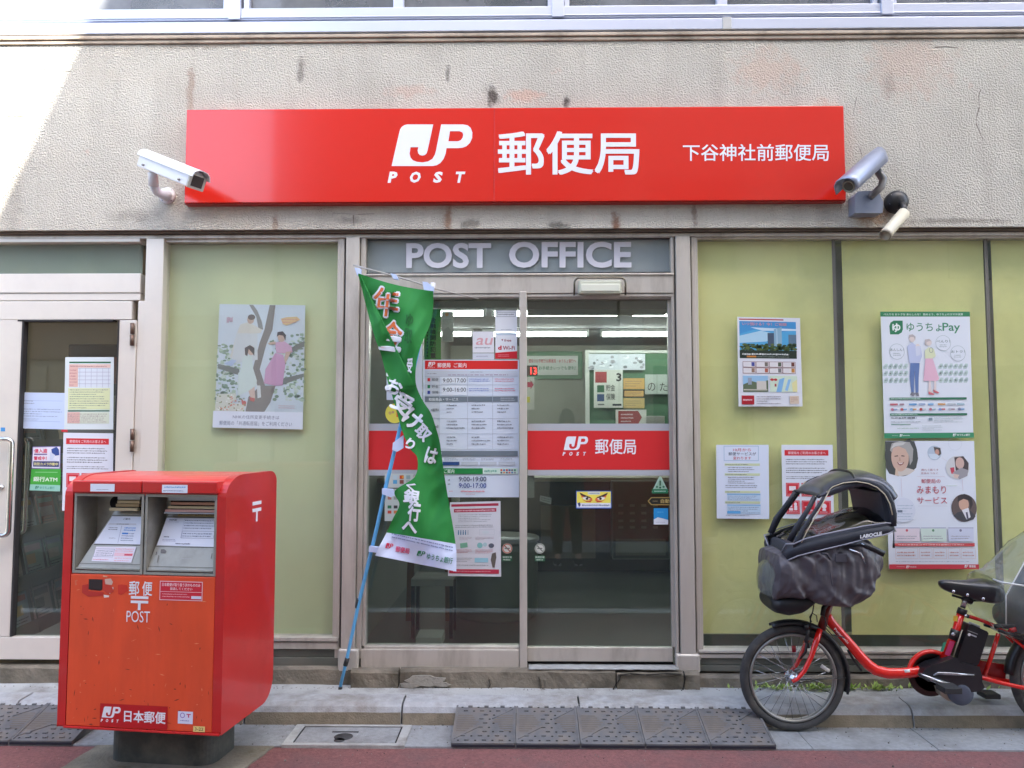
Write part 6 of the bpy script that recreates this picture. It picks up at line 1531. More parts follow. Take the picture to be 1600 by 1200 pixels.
def lab2(s):
    s.rect(690, 371, 1140, 377, (80,78,76)); s.poly([(686,380),(1134,380),(1134,577),(656,573)], WLB); s.rect(654, 579, 1136, 583, (70,68,66)); s.rect(770, 346, 1080, 368, (196,176,120)); s.lines(776, 350, 1074, 364, 1, (90,70,50), rnd=rr, fill=.8)
    s.lines(710, 388, 780, 402, 1, (50,50,80), rnd=rr, fill=.8); s.lines(706, 406, 800, 412, 1, (100,100,140), rnd=rr); s.frame(828, 384, 1094, 520, 2, (180,184,210)); s.lines(836, 388, 1088, 460, 4, (90,96,130), rnd=rr, fill=.4, seg=.06); s.frame(832, 470, 1084, 520, 2, (130,130,160)); s.lines(840, 480, 1076, 514, 2, (90,96,130), rnd=rr, seg=.1)
    s.lines(696, 506, 740, 520, 1, (50,50,80), rnd=rr, fill=.8); s.lines(690, 526, 800, 546, 2, (110,110,150), rnd=rr); s.lines(800, 552, 930, 566, 1, (60,60,90), rnd=rr, fill=.7); s.lines(1098, 386, 1128, 500, 7, (120,124,160), rnd=rr, seg=.3)
    s.poly([(696,600),(720,598),(742,610),(738,628),(700,626)], (110,106,106)); s.rect(664, 616, 670, 640, (90,88,86)); s.rect(686, 640, 692, 690, (110,108,106)); s.lines(870, 655, 960, 665, 1, (140,138,134), rnd=rr); s.rect(1094,620,1100,655,(110,108,106)); s.rect(626, 714, 1134, 718, (96,94,90))
bay(230.5, 350, (612, 1138, 700, 1142, 745, 340), lab2, None)
# flap stacks; the dark inside the slots put in as black plates
b = MB()
b.lathe([(0.030, 0), (0.030, 0.006), (0, 0.006)], (*[(zz(262, 278)[0]), 0.104], zz(262, 278)[1]), (0, -1, 0), seg=20)
x0_, z0_ = zz(285, 330); x1_, z1_ = zz(515, 232); b.box(x0_, x1_, 0.096, 0.106, z0_, z1_)
x0_, z0_ = zz(705, 335); x1_, z1_ = zz(1142, 225); b.box(x0_, x1_, 0.096, 0.106, z0_, z1_)
b.obj('slot', PBK, pb, local=True)
b = MB()
FL1 = mat('flap_beige', C(206, 188, 150), rough=0.4); FL2 = mat('flap_pink', C(206, 152, 128), rough=0.4); FL3 = mat('flap_steel', C(176,178,182), rough=.3, metal=.5)
def flap(zx0, zx1, zy0, zy1, y, m):
    a = zz(zx0, zy1); c_ = zz(zx1, zy0); b.box(a[0], c_[0], y, y+0.018, a[1], c_[1], m)
flap(316, 498, 214, 248, 0.060, FL3); flap(312, 492, 254, 276, 0.062, FL1); flap(306, 492, 279, 300, 0.058, mat('flap_tan', C(176,150,110), rough=.4)); flap(262, 486, 308, 329, 0.052, FL1)
flap(712, 1140, 222, 252, 0.070, FL3); flap(735, 1140, 262, 282, 0.064, FL2); flap(722, 1140, 290, 308, 0.058, FL1); flap(705, 1140, 314, 332, 0.050, mat('flap_rose', C(206,160,150), rough=.4)); flap(700, 1142, 336, 344, 0.048, FL3)
b.obj('slot_flap', None, pb, bevel=0.001, local=True)
# printing on the front and stickers (they never come off: parts of the box)
def FS(depth=-0.0012):
    return Sheet(lambda u, v, l: Vector((LX(u*1600), depth-l, LZ(v*1200))), (0, 0, 1600, 1200), 0.0001)
def zt2(x, y): return x/4.615+100, y/4.615+730
PW = (232, 232, 238)
s = FS(); 
def tz(s, a, b_, c_, d_, *k, **kw): p, q = zt2(a, b_), zt2(c_, d_); s.text(p[0], p[1], q[0], q[1], *k, **kw)
def rz(s, a, b_, c_, d_, col): p, q = zt2(a, b_), zt2(c_, d_); s.rect(p[0], p[1], q[0], q[1], col)
tz(s, 497, 820, 577, 922, '郵', PW, bold=0.02, res=3); tz(s, 600, 820, 678, 922, '便', PW, bold=0.02, res=3)
rz(s, 514, 926, 650, 945, PW); rz(s, 514, 957, 650, 976, PW); rz(s, 571, 976, 592, 1024, PW); tz(s, 485, 1031, 666, 1110, 'POST', PW, bold=0.0, res=3)
s.mb.obj('lettering', None, pb, local=True)
s = FS(); rz(s, 735, 813, 1062, 948, (232,200,206)); rz(s, 740, 818, 1057, 943, (206,36,56)); tz(s, 752, 826, 1045, 850, '日本郵便が取り扱う次のもののみ', (240,216,220), bold=0.02); tz(s, 815, 856, 985, 876, '投函してください', (240,216,220), bold=0.02); rz(s, 740, 886, 1057, 889, (232,200,206))
p, q = zt2(755, 896), zt2(972, 930); s.lines(p[0], p[1], q[0], q[1], 2, (236,170,180), rnd=rr); rz(s, 978, 914, 1054, 934, (214,214,232)); s.mb.obj('red_label', None, pb, local=True)
s = FS(); rz(s, 180, 814, 288, 888, (44,32,32)); s.poly([zt2(*p) for p in ((178,880),(200,892),(290,886),(270,896),(230,892))], (60,36,34)); s.mb.obj('black_patch', None, pb, local=True)
s = FS(-0.0008); s.poly([zt2(*p) for p in ((304,812),(352,806),(370,830),(362,852),(310,848))], (214,176,160)); s.poly([zt2(*p) for p in ((348,868),(374,866),(376,880),(362,896),(346,892))], (222,206,196)); s.poly([zt2(*p) for p in ((300,922),(344,928),(342,940),(304,944))], (226,206,196)); s.poly([zt2(*p) for p in ((290,785),(326,790),(324,798),(292,796))], (214,160,130)); s.poly([zt2(*p) for p in ((344,903),(354,903),(352,914),(344,914))], (226,206,196))
s.poly([zt2(*p) for p in ((130,860),(178,850),(180,900),(300,905),(296,930),(180,940),(130,912))], (186,46,38)); s.poly([zt2(*p) for p in ((290,812),(304,812),(312,850),(360,856),(380,900),(330,915),(292,890))], (196,60,44)); s.poly([zt2(*p) for p in ((410,850),(440,846),(480,850),(490,890),(440,920),(414,915))], (206,52,36)); s.poly([zt2(*p) for p in ((70,826),(90,822),(92,830),(80,836),(90,858),(74,862))], (214,110,80))
s.mb.obj('torn_sticker', None, pb, local=True)
s = FS(); s.step = 0.0001
s.rect(165.5, 1096, 278, 1131, (186, 20, 26)); s.logo(167, 1100.5, 200, 1124, PW); s.text(206, 1104.5, 275, 1122.5, '日本郵便', PW, bold=0.03, res=3); s.mb.obj('company_label', None, pb, local=True)
s = FS(); s.rect(295, 1102, 319.5, 1120.5, (220, 222, 240)); s.ring(302.5, 1108, 4, 1.2, (150,120,190)); s.rect(309,1105.5,316,1107,(196,70,110)); s.rect(311.5,1107,313.5,1111,(196,70,110)); s.lines(299, 1114, 316, 1117.5, 1, (130,130,190), rnd=rr, seg=.2); s.mb.obj('white_sticker', None, pb, local=True)
s = FS(); s.rect(320.5, 1123, 339.5, 1131.5, (232, 206, 130)); s.text(323, 1124.8, 337, 1129.8, '3-22', (120,90,50), bold=0.01); s.mb.obj('number_sticker', None, pb, local=True)
s = FS(-0.0175); s.rect(140.5, 757, 182, 769, (222, 228, 240)); s.lines(151, 764.5, 172, 767, 1, (120,120,150), rnd=rr); s.mb.obj('header_label', None, pb, local=True)
s = FS(-0.0175); s.rect(262, 757.5, 304.5, 770, (222, 228, 240)); s.lines(266, 759.5, 302, 763, 1, (60,140,206), rnd=rr, fill=.8, seg=.08); s.lines(264, 765, 302, 768.5, 1, (130,130,160), rnd=rr); s.mb.obj('header_label', None, pb, local=True)
# scuffs and scratches on the front and side
SCR = mat('scratch_dark', C(120, 44, 30), rough=.7); SCP = mat('scratch_pale', C(232, 140, 100), rough=.7)
rq = random.Random(44)
s = FS(-0.0007)
for i in range(90):
    x = rq.uniform(112, 346); y = rq.choice([rq.uniform(905, 1130), rq.uniform(1060, 1134)]); L_ = rq.uniform(1.5, 12); a = rq.choice([rq.uniform(-.4, .4), rq.uniform(1.2, 1.9)])
    dx, dy = L_*math.cos(a), L_*math.sin(a); w_ = rq.uniform(.3, .9); nx, ny = -math.sin(a)*w_, math.cos(a)*w_
    s.poly([(x, y), (x+dx*.5+nx, y+dy*.5+ny), (x+dx, y+dy), (x+dx*.5-nx, y+dy*.5-ny)], SCR if rq.random() < .62 else SCP, up=False)
s.mb.obj('scratches', None, pb, local=True)
# mark on the right side, read from the right
xs = xr_+0.0368
s = Sheet(lambda u, v, l: Vector((xs+l, u, v)), (0, 0, 1, 1), 0.0001)
for r4 in ((0.245, 1.181, 0.335, 1.197), (0.245, 1.150, 0.335, 1.166), (0.282, 1.105, 0.299, 1.151)): s.rect(*r4, PW)
s.mb.obj('side_mark', None, pb, local=True)
b = MB()
def rrect(w, d, r, y0):
    pts = []
    for cx_, cy_, a0 in ((w/2-r, d-r, 0), (-w/2+r, d-r, 90), (-w/2+r, r, 180), (w/2-r, r, 270)):
        for k in range(8): a = R(a0+k*90/7); pts.append((cx_+r*math.cos(a), y0+cy_+r*math.sin(a)))
    return pts
ped = rrect(0.50, 0.27, 0.07, 0.185)
b.prism([(p[0]-0.005, p[1]) for p in ped], 'z', -0.02, 0.26, smooth=False); o = b.obj('pedestal', mat('pedestal_grey', C(64, 66, 62), rough=0.7, var=0.15, vscale=8, grime=C(120, 116, 104), gscale=5, gamount=0.5, bump=0.002, bscale=60), pb, local=True, bevel=0.004)

# ------------------------------------------------------------------ bicycle
YB = -0.335
RED = mat('bike_red', C(226, 34, 26), rough=0.18, coat=0.6, var=0.04, vscale=10)
BB = mat('bike_black', C(30, 31, 34), rough=0.38, var=0.1, vscale=14)
BG = mat('bike_grey', C(92, 98, 112), rough=0.4, metal=0.2)
SIL = mat('bike_silver', C(188, 190, 196), rough=0.22, metal=0.9)
TYR = mat('tyre_rubber', C(62, 62, 62), rough=0.85, var=0.15, vscale=20, grime=C(110, 106, 98), gscale=9, gamount=0.5, bump=0.001, bscale=120)
def Q(px, py, dy=0.0):
    p = W(px, py, YB-abs(dy)); return Vector((p.x, YB+dy, p.z))
hubf = Q(1238, 1061)
RT = 79.5*(YB-CAM.y)/F_PX
hubf.z = RT + 0.001
hubr = Vector((Q(1661, 1061).x, YB, RT+0.001))
bk = thing('bicycle', 'red electric bicycle with a hooded front child seat parked by the kerb', 'bicycle', (hubf.x+0.6, YB, 0))
def wheel(h, rear=False):
    w = MB(); rt = 0.0235
    pts = [(h.x+(RT-rt)*math.cos(2*PI*i/64), YB, h.z+(RT-rt)*math.sin(2*PI*i/64)) for i in range(64)]
    w.tube(pts, rt, seg=14, closed=True); wo = w.obj('tyre', TYR, None)
    return wo
for h in (hubf, hubr):
    rt = 0.0225
    hub = MB(); hub.lathe([(0.010, -0.05), (0.012, -0.035), (0.026, -0.033), (0.026, -0.029), (0.014, -0.024), (0.014, 0.024), (0.026, 0.029), (0.026, 0.033), (0.012, 0.035), (0.010, 0.05)], h, (0, 1, 0), seg=22)
    wh = hub.obj('wheel', SIL, bk)
    t = MB(); t.tube([(h.x+(RT-rt)*math.cos(2*PI*i/72), YB, h.z+(RT-rt)*math.sin(2*PI*i/72)) for i in range(72)], rt, seg=14, closed=True); t.obj('tyre', TYR, wh)
    r_ = MB()
    for yy in (-0.012, 0.012): r_.tube([(h.x+(RT-0.050)*math.cos(2*PI*i/72), YB+yy, h.z+(RT-0.050)*math.sin(2*PI*i/72)) for i in range(72)], 0.0075, seg=8, closed=True)
    r_.obj('rim', mat('rim_grey', C(150, 150, 146), rough=0.35, metal=0.7), wh)
    sp_ = MB()
    for i in range(32):
        a = 2*PI*i/32; tw = R(62)*(1 if (i//2) % 2 else -1); sd_ = -1 if i % 2 else 1
        p = (h.x+0.024*math.cos(a+tw), YB+sd_*0.031, h.z+0.024*math.sin(a+tw)); q = (h.x+(RT-0.056)*math.cos(a), YB+sd_*0.006, h.z+(RT-0.056)*math.sin(a))
        sp_.tube([p, q], 0.0013, seg=5)
    sp_.obj('spokes', SIL, wh)
b = MB(); p = W(1283, 1040, YB-0.012); q = W(1296, 1049, YB-.012)
b.tube([p, q], 0.009, seg=8, flat=0.35); b.obj('wheel_reflector', mat('reflector_white', C(222,222,216), rough=.3), bk)
b = MB(); b.tube([Q(1240, 1009), Q(1241, 1019)], 0.011, seg=10, flat=.5); b.obj('wheel_reflector', mat('reflector_red', C(150,30,40), rough=.2), bk)
b = MB()   # front fork: two blades
def fork(dy):
    b.tube([Q(1281, 984, dy*0.55), Q(1275, 1003, dy), Q(1268, 1025, dy), Q(1257, 1048, dy), Q(1246, 1061, dy), Q(1238, 1065, dy)], [0.0145, 0.0145, 0.0125, 0.0105, 0.009, 0.009], seg=12)
fork(-0.055); fork(0.055); b.obj('fork', RED, bk)
b = MB(); b.tube([Q(1297, 940), Q(1289, 965), Q(1282, 986)], [0.020, 0.021, 0.022], seg=14); b.obj('head_tube', mat('bike_dark_red', C(110,34,28), rough=.3), bk)
b = MB(); b.tube([Q(1304, 900), Q(1299, 930), Q(1296, 944)], [0.03, 0.026, 0.022], seg=14); b.tube([Q(1285, 962, -0.04), Q(1287, 950, -.03), Q(1292, 944, -.02)], .012, seg=8)
b.obj('stem', BB, bk)
b = MB(); dt = [(1290,958),(1297,970),(1312,988),(1328,1006),(1343,1024),(1356,1038),(1368,1047),(1386,1052),(1408,1052),(1430,1050),(1449,1046)]
rs = [0.022,0.023,0.0235,0.024,0.025,0.026,0.027,0.027,0.026,0.025,0.024]
b.tube([Q(*p) for p in dt], rs, seg=18, flat=0.85); fm_ = b.obj('frame', RED, bk)
b = MB(); b.tube([Q(1502, 957), Q(1492, 990), Q(1474, 1030)], [0.0185, 0.0185, 0.0185], seg=16)
b.tube([Q(1510, 962), Q(1530, 968), Q(1553, 977), Q(1563, 984), Q(1573, 989), Q(1584, 982)], [0.009]*6, seg=12)
b.tube([Q(1560, 990), Q(1550, 1022), Q(1538, 1057)], 0.0105, seg=12)
for dy in (-0.05, 0.05): b.tube([Q(1520, 1055, dy*.8), Q(1560, 1066, dy), Q(1600, 1075, dy), Q(1640, 1070, dy), hubr+Vector((0, dy, 0))], 0.0105, seg=12); b.tube([Q(1572, 988, dy*.4), Q(1610, 1020, dy), hubr+Vector((0, dy, 0))], 0.007, seg=10)
b.obj('rear_frame', RED, bk)
b = MB(); b.tube([Q(1331, 1008, -0.0)+Vector((-.02,0,-.024)), Q(1340, 1024)+Vector((-.022,0,-.02)), Q(1352, 1041)+Vector((-.02,0,-.022))], 0.006, seg=8); b.obj('cable_guide', BB, bk)
s = Sheet(lambda u, v, l: Q(1304+38*u-7*v*0.55, 978+40*u*1.02+8*v*.5, -0.0248-l), (0, 0, 1, 1)); s.poly([(0.06,0.2),(0.9,0.2),(0.9,0.7),(0.06,0.7)], (238,226,226)) if False else None
s.text(0.05, 0.15, 0.62, 0.75, 'Panasonic', (240,230,230), bold=0.02); s.mb.obj('frame_lettering', None, bk)
b = MB(); b.tube([Q(1511, 928), Q(1504, 950)], 0.0125, seg=14); b.obj('seat_post', SIL, bk)
b = MB(); b.tube([Q(1504.5, 951), Q(1501.5, 960)], 0.0225, seg=14); b.tube([Q(1506, 960, -.01), Q(1514, 964, -0.02)], 0.009, seg=10); b.tube([Q(1494, 984), Q(1489, 1000)], 0.0235, seg=14); b.obj('seat_clamp', BB, bk)
b = MB(); b.lathe([(0.009, 0), (0.009, 0.006), (0.004, 0.007), (0, 0.007)], Q(1489, 991, -0.026), (0, -1, 0), seg=14); b.lathe([(0.007, 0), (0.007, 0.006), (0, 0.007)], Q(1509, 962, -0.028), (0, -1, 0), seg=14); b.obj('bolt', SIL, bk)
s = Sheet(lambda u, v, l: Q(u*1600, v*1200, -0.0195-l), (0, 0, 1600, 1200)); s.poly([(1484,1001),(1492,1003),(1484,1026),(1476,1022)], (206,60,110)); s.poly([(1474,1004),(1479,1003),(1474,1018),(1469,1018)], (60,150,120)); s.poly([(1490,962),(1497,963),(1496,971),(1489,970)], (226,180,60)); s.mb.obj('frame_sticker', None, bk)
# saddle
b = MB(); sec = [(1466,.010,909,913),(1470,.024,906,920),(1480,.032,905.5,925),(1495,.038,907,930),(1512,.052,907,935),(1530,.085,904.5,940),(1545,.100,905,942),(1553,.096,909,941),(1557,.070,915,936),(1558,.04,920,930)]
rings = []
for px, w_, yt, yb in sec:
    a, c_ = Q(px, yt), Q(px, yb); zm = (a.z+c_.z)/2; hh = (a.z-c_.z)/2
    rings.append([Vector((a.x, YB+w_*math.copysign(abs(math.cos(t))**0.7, math.cos(t)), zm+hh*math.copysign(abs(math.sin(t))**0.8, math.sin(t)))) for t in [2*PI*k/20 for k in range(20)]])
b.loft(rings); b.obj('saddle', mat('saddle_vinyl', C(34, 34, 38), rough=0.3, coat=0.3), bk, sub=1)
b = MB()
for px, py, dy in ((1490,924.5,-0.036),(1512,930,-0.05),(1536.5,936,-0.083)): b.lathe([(0.0085, 0), (0.007, 0.003), (0, 0.004)], Q(px, py, dy+.002), (0, -1, 0), seg=14)
b.obj('rivet', SIL, bk)
b = MB(); b.tube([Q(1488, 930), Q(1514, 938), Q(1545, 938)], 0.006, seg=8); b.tube([Q(1505, 934), Q(1518, 940)], 0.016, seg=10); b.obj('saddle_rail', BB, bk)
# battery
bat = [(1506,974),(1510,972),(1534,983),(1536.5,986),(1522,1032),(1519,1036),(1490,1030),(1488,1026)]
b = MB(); b.prism([(Q(*p).x, Q(*p).z) for p in bat], 'y', YB-0.045, YB+0.04); b.obj('battery', mat('battery_black', C(26,26,30), rough=.3), bk, bevel=0.007, segs=3)
b = MB(); b.tube([Q(1513, 980, -.02), Q(1515, 973, -.02), Q(1530, 979, -.02), Q(1529, 987, -.02)], 0.006, seg=8); b.obj('battery_handle', mat('handle_pale', C(150,152,156), rough=.4), bk)
b = MB(); b.tube([Q(1503.5, 984, -0.046), Q(1489, 1027, -0.046)], 0.003, seg=6); b.obj('battery_trim', mat('trim_beige', C(150,142,124), rough=.4), bk)
s = Sheet(lambda u, v, l: Q(u*1600, v*1200, -0.0462-l), (0, 0, 1600, 1200)); s.circ(1514.5, 991.5, 2.4, (226,228,232)); s.poly([(1517.5,990.8),(1526,994.2),(1525.5,996),(1517,992.6)], (190,192,200)); s.poly([(1512,984.5),(1528,990.5),(1527.8,991.4),(1511.8,985.4)], (150,152,156)); s.mb.obj('battery_print', None, bk)
# drive unit
cov = [(1430,1050),(1436,1040),(1447,1034),(1462,1030),(1474,1025),(1484,1022),(1492,1030),(1520,1036),(1524,1052),(1524,1060),(1528,1068),(1522,1074),(1505,1076),(1490,1072),(1474,1064),(1455,1056),(1440,1053)]
b = MB(); b.prism([(Q(*p).x, Q(*p).z) for p in cov], 'y', YB-0.06, YB+0.05); b.obj('motor_cover', mat('motor_black', C(34,36,40), rough=.3, coat=.2), bk, bevel=0.012, segs=4)
b = MB(); b.tube([Q(1458, 1055, -.063), Q(1466, 1052, -.066), Q(1490, 1053, -.067), Q(1522, 1055, -.062)], [0.004,0.007,0.007,0.004], seg=8, flat=.5); b.obj('motor_trim', SIL, bk)
b = MB(); c0 = Q(1502, 1083, -0.05); b.lathe([(0.060, -0.06), (0.060, 0.0), (0.056, 0.008), (0.03, 0.012), (0, 0.013)], c0, (0, -1, 0), seg=36); b.obj('motor', mat('motor_grey', C(84,92,108), rough=.4, metal=.2), bk)
b = MB(); b.prism([(Q(*p).x, Q(*p).z) for p in ((1462,1072),(1478,1076),(1488,1080),(1492,1094),(1476,1092),(1466,1084))], 'y', YB-0.03, YB+0.02); b.obj('motor_mount', mat('mount_alu', C(176,166,148), rough=.35, metal=.5), bk, bevel=0.004)
b = MB(); c0 = Q(1461, 1057, 0.02); 
b.lathe([(0.108, 0), (0.112, 0.006), (0.108, 0.014), (0.085, 0.016), (0.084, 0.0)], c0, (0, 1, 0), seg=44); b.lathe([(0.084, 0.006), (0.05, 0.008), (0, 0.008)], c0, (0, 1, 0), seg=30)
b.obj('chain_ring', mat('ring_dark', C(56,34,32), rough=.35, metal=.3), bk)
b = MB(); b.tube([c0+Vector((0.112*math.cos(R(a)), -0.004, 0.112*math.sin(R(a)))) for a in range(60, 190, 8)], 0.011, seg=8, flat=1.4); b.obj('chain_guard', RED, bk)
b = MB(); b.prism([(Q(*p).x, Q(*p).z) for p in ((1516,1031),(1545,1036),(1578,1042),(1578,1064),(1545,1058),(1516,1056))], 'y', YB+0.035, YB+0.055); b.obj('chain_case', mat('case_red', C(150,30,30), rough=.2, coat=.4), bk, bevel=0.006)
b = MB(); b.tube([Q(1481, 1071, -.078), Q(1460, 1063, -.084), Q(1437, 1054.5, -.088)], [0.016, 0.011, 0.009], seg=12, flat=.6); b.lathe([(0.017, 0), (0.017, 0.014), (0.008, 0.018), (0, 0.018)], Q(1481, 1071, -.07), (0, -1, 0), seg=20); b.obj('crank', SIL, bk)
b = MB(); a = Q(1436, 1053.5, -.085)
b.tube([a, a+Vector((0, -0.1, 0))], 0.008, seg=8)
pp = [Q(1409, 1051, -.10), Q(1436, 1055, -.10)]
b.box(Q(1410,0).x, Q(1435,0).x, YB-0.19, YB-0.105, Q(0,1059).z, Q(0,1050).z); pd = b.obj('pedal', mat('pedal_black', C(44,46,48), rough=.6), bk, bevel=0.006)
b = MB(); b.tube([Q(1414, 1049, -.19), Q(1421, 1048, -.19)], .007, seg=8); b.obj('pedal_reflector', mat('reflector_white', C(222,222,216)), pd)
b = MB(); b.tube([Q(1482, 1072, .078), Q(1503, 1082, .084), Q(1526, 1092, .088)], [0.014, 0.010, 0.009], seg=10); b.obj('crank', SIL, bk)
b = MB(); b.box(Q(1516,0).x, Q(1540,0).x, YB+0.10, YB+0.185, Q(0,1096).z, Q(0,1088).z); b.obj('pedal', mat('pedal_black', C(44,46,48)), bk, bevel=0.006)
# mudguards
def guard(h, a0, a1, m, name, r=RT+0.016):
    b = MB(); n = 26; pr = [(-0.030, -0.012), (-0.022, 0.002), (0, 0.008), (0.022, 0.002), (0.030, -0.012)]
    vs = []
    for i in range(n+1):
        a = R(a0+(a1-a0)*i/n)
        for y, e in pr: vs.append(Vector((h.x+(r+e)*math.cos(a), YB+y, h.z+(r+e)*math.sin(a))))
    b.add(vs, [(i*5+k, i*5+k+1, (i+1)*5+k+1, (i+1)*5+k) for i in range(n) for k in range(4)], None, True)
    return b.obj(name, m, bk, solid=0.003)
guard(hubf, 112, -16, BB, 'mudguard'); guard(hubr, 175, 20, BB, 'mudguard')
b = MB()
for dy in (-0.045, 0.045): b.tube([hubf+Vector((0.0, dy, 0)), Q(1322, 1059, dy*.6)], 0.0022, seg=6)
b.tube([Q(1248, 1067, -.04), Q(1285, 1061, -.045), Q(1322, 1059, -.03)], 0.002, seg=6); b.obj('mudguard_stay', STEEL, bk)
# brake, cables, lamp
b = MB(); b.tube([Q(1260, 979, -.03), Q(1263, 990, -.034), Q(1259, 1000, -.034), Q(1264, 1012, -.03)], [.010,.008,.010,.007], seg=8); b.tube([Q(1262, 995, -.034), Q(1259, 1018, -.034), Q(1250, 1030, -.034)], [.008,.007,.005], seg=8)
b.tube([Q(1259, 975, -.036), Q(1261, 984, -.036)], 0.011, seg=10); b.obj('front_brake', BB, bk)
b = MB(); b.tube([Q(1273, 935, -.02), Q(1270, 955, -.035), Q(1266, 968, -.035), Q(1267, 985, -.035)], 0.0028, seg=6)
b.tube([Q(1268, 972, -.04), Q(1265, 964, -.04), Q(1269, 958, -.04), Q(1276, 962, -.04), Q(1277, 972, -.03)], 0.0026, seg=6)
b.tube([Q(1290, 965, -.03), Q(1289, 980, -.035), Q(1300, 992, -.035), Q(1320, 996, -.03)], 0.0028, seg=6); b.tube([Q(1284, 950, -.03), Q(1292, 978, -.035), Q(1310, 992, -.03)], 0.0024, seg=6); b.obj('cable', BLK, bk)
# child seat on the handlebar: basket, shell, cover, hood
def body(sec, m, name, parent, noise_amp=0.0, nz_=26, pw=0.75, seed=0, sub=0, dy=0.0, tilt=None, nr=28):
    """sec: list of (px, y_top, y_bottom, half width)"""
    b = MB(); rings = []
    # resample the sections smoothly
    def samp(t):
        t *= len(sec)-1; i = min(int(t), len(sec)-2); f_ = t-i; f_ = f_
        return [sec[i][k]+(sec[i+1][k]-sec[i][k])*f_ for k in range(4)]
    for i in range(nz_+1):
        px, yt, yb, w_ = samp(i/nz_)
        a, c_ = Q(px, yt, -0.8*w_), Q(px, yb, -0.8*w_); zm = (a.z+c_.z)/2; hh = (a.z-c_.z)/2; ring = []
        for k in range(nr):
            t = 2*PI*k/nr; y = w_*math.copysign(abs(math.cos(t))**pw, math.cos(t)); z = hh*math.copysign(abs(math.sin(t))**pw, math.sin(t))
            p = Vector((a.x, YB+dy+y, zm+z))
            if noise_amp:
                d1 = noise.noise(Vector((p.x*9+seed, p.y*7, p.z*9))); ridg = 1-abs(noise.noise(Vector(((p.x+0.9*p.z)*11+seed, p.y*5, (p.z-p.x)*3))))*3.4
                r2 = 1-abs(noise.noise(Vector(((p.x-0.6*p.z)*26+seed, p.y*6+4, (p.z+0.5*p.x)*7))))*2.6
                p += Vector((0, math.copysign(1, y) if abs(y) > 1e-6 else 0, 0))*noise_amp*(0.7*d1+1.1*ridg+0.6*r2)+Vector((0.35*noise_amp*ridg, 0, 0.45*noise_amp*d1))
            ring.append(p)
        rings.append(ring)
    b.loft(rings); return b.obj(name, m, parent, sub=sub)
HOODD = mat('hood_navy', C(46, 50, 60), rough=0.55, var=0.06, vscale=12, bump=0.0006, bscale=600)
FAB = mat('cover_grey', C(82, 79, 85), rough=0.45, var=0.1, vscale=9, bump=0.02, bscale=13, detail=1.5)
body([(1199,936,942,.03),(1204,934,952,.11),(1215,930,961,.14),(1235,925,966,.15),(1255,925,962,.15),(1266,928,952,.14),(1272,935,945,.09)], mat('basket_black', C(24,24,28), rough=0.5), 'seat_basket', bk, nz_=20)
seat = body([(1204,905,926,.05),(1206,880,938,.13),(1214,866,941,.17),(1235,860,938,.19),(1262,852,938,.20),(1280,846,947,.205),(1300,841,950,.205),(1322,838,952,.20),(1345,838,946,.19),(1362,846,926,.175),(1371,858,902,.15),(1375,868,886,.08)], FAB, 'seat_cover', bk, noise_amp=0.013, nz_=110, seed=3, sub=1, nr=80, pw=.42)
# stitched seams and strap on the cover
b = MB()
def nside(px, py, w_=0.2): return Q(px, py, -w_)
b.tube([nside(1283,864,.205), nside(1293,866,.213), nside(1297,874,.21)], 0.006, seg=6); b.box(nside(1281,0).x, nside(1297,0).x, YB-0.222, YB-0.19, nside(0,874,.2).z, nside(0,862,.2).z)
b.tube([nside(1296,872,.212), nside(1297,892,.214), nside(1300,912,.212), nside(1304,930,.206), nside(1292,945,.19)], 0.0028, seg=6); b.obj('strap', mat('strap_grey', C(74,72,80), rough=.7), seat)
# dark sling band (side wall of the hood base)
def band(top, bot, m, name, w0, w1, parent=bk, both=True):
    b = MB(); n = len(top)
    for sgn in ((-1, 1) if both else (-1,)):
        vs = []
        for i in range(n):
            wv = w0[i] if isinstance(w0, list) else w0
            vs += [Q(*top[i], sgn*wv*0.93), Q((top[i][0]+bot[i][0])/2, (top[i][1]+bot[i][1])/2, sgn*(wv+0.006)), Q(*bot[i], sgn*wv)]
        b.add(vs, [(3*i+k, 3*i+k+1, 3*i+4+k, 3*i+3+k) for i in range(n-1) for k in (0, 1)], None, True)
    return b.obj(name, m, parent, solid=0.006)
wl = [.10,.17,.19,.20,.21,.215,.215,.205,.19]
btop = [(1221,862),(1228,850),(1240,850),(1258,842),(1285,835),(1320,828),(1350,822),(1385,817),(1397,818)]
bbot = [(1219,872),(1230,876),(1246,869),(1265,864),(1290,858),(1320,851),(1350,843),(1385,835),(1396,830)]
hood = band(btop, bbot, HOODD, 'hood', wl, wl)
b = MB()
for P_ in (btop, bbot):
    for sgn in (-1, 1): b.tube([Q(p[0], p[1], sgn*(wv+.004)) for p, wv in zip(P_, wl)], 0.0035, seg=6)
b.obj('piping', mat('piping_grey', C(150, 150, 162), rough=0.5), hood)
s = Sheet(lambda u, v, l: Q(1344+34*u, 836-5.5*u+6*v, -0.2285-l), (0, 0, 1, 1)); s.text(0, 0, 1, 0.95, 'LABOCLE', (228,230,236), bold=0.05, res=3); s.mb.obj('hood_lettering', None, hood)
# front wall of hood base
body([(1216,872,878,.04),(1220,856,880,.10),(1230,846,878,.15),(1240,850,872,.16),(1246,856,868,.10)], HOODD, 'hood_front', hood, nz_=12)
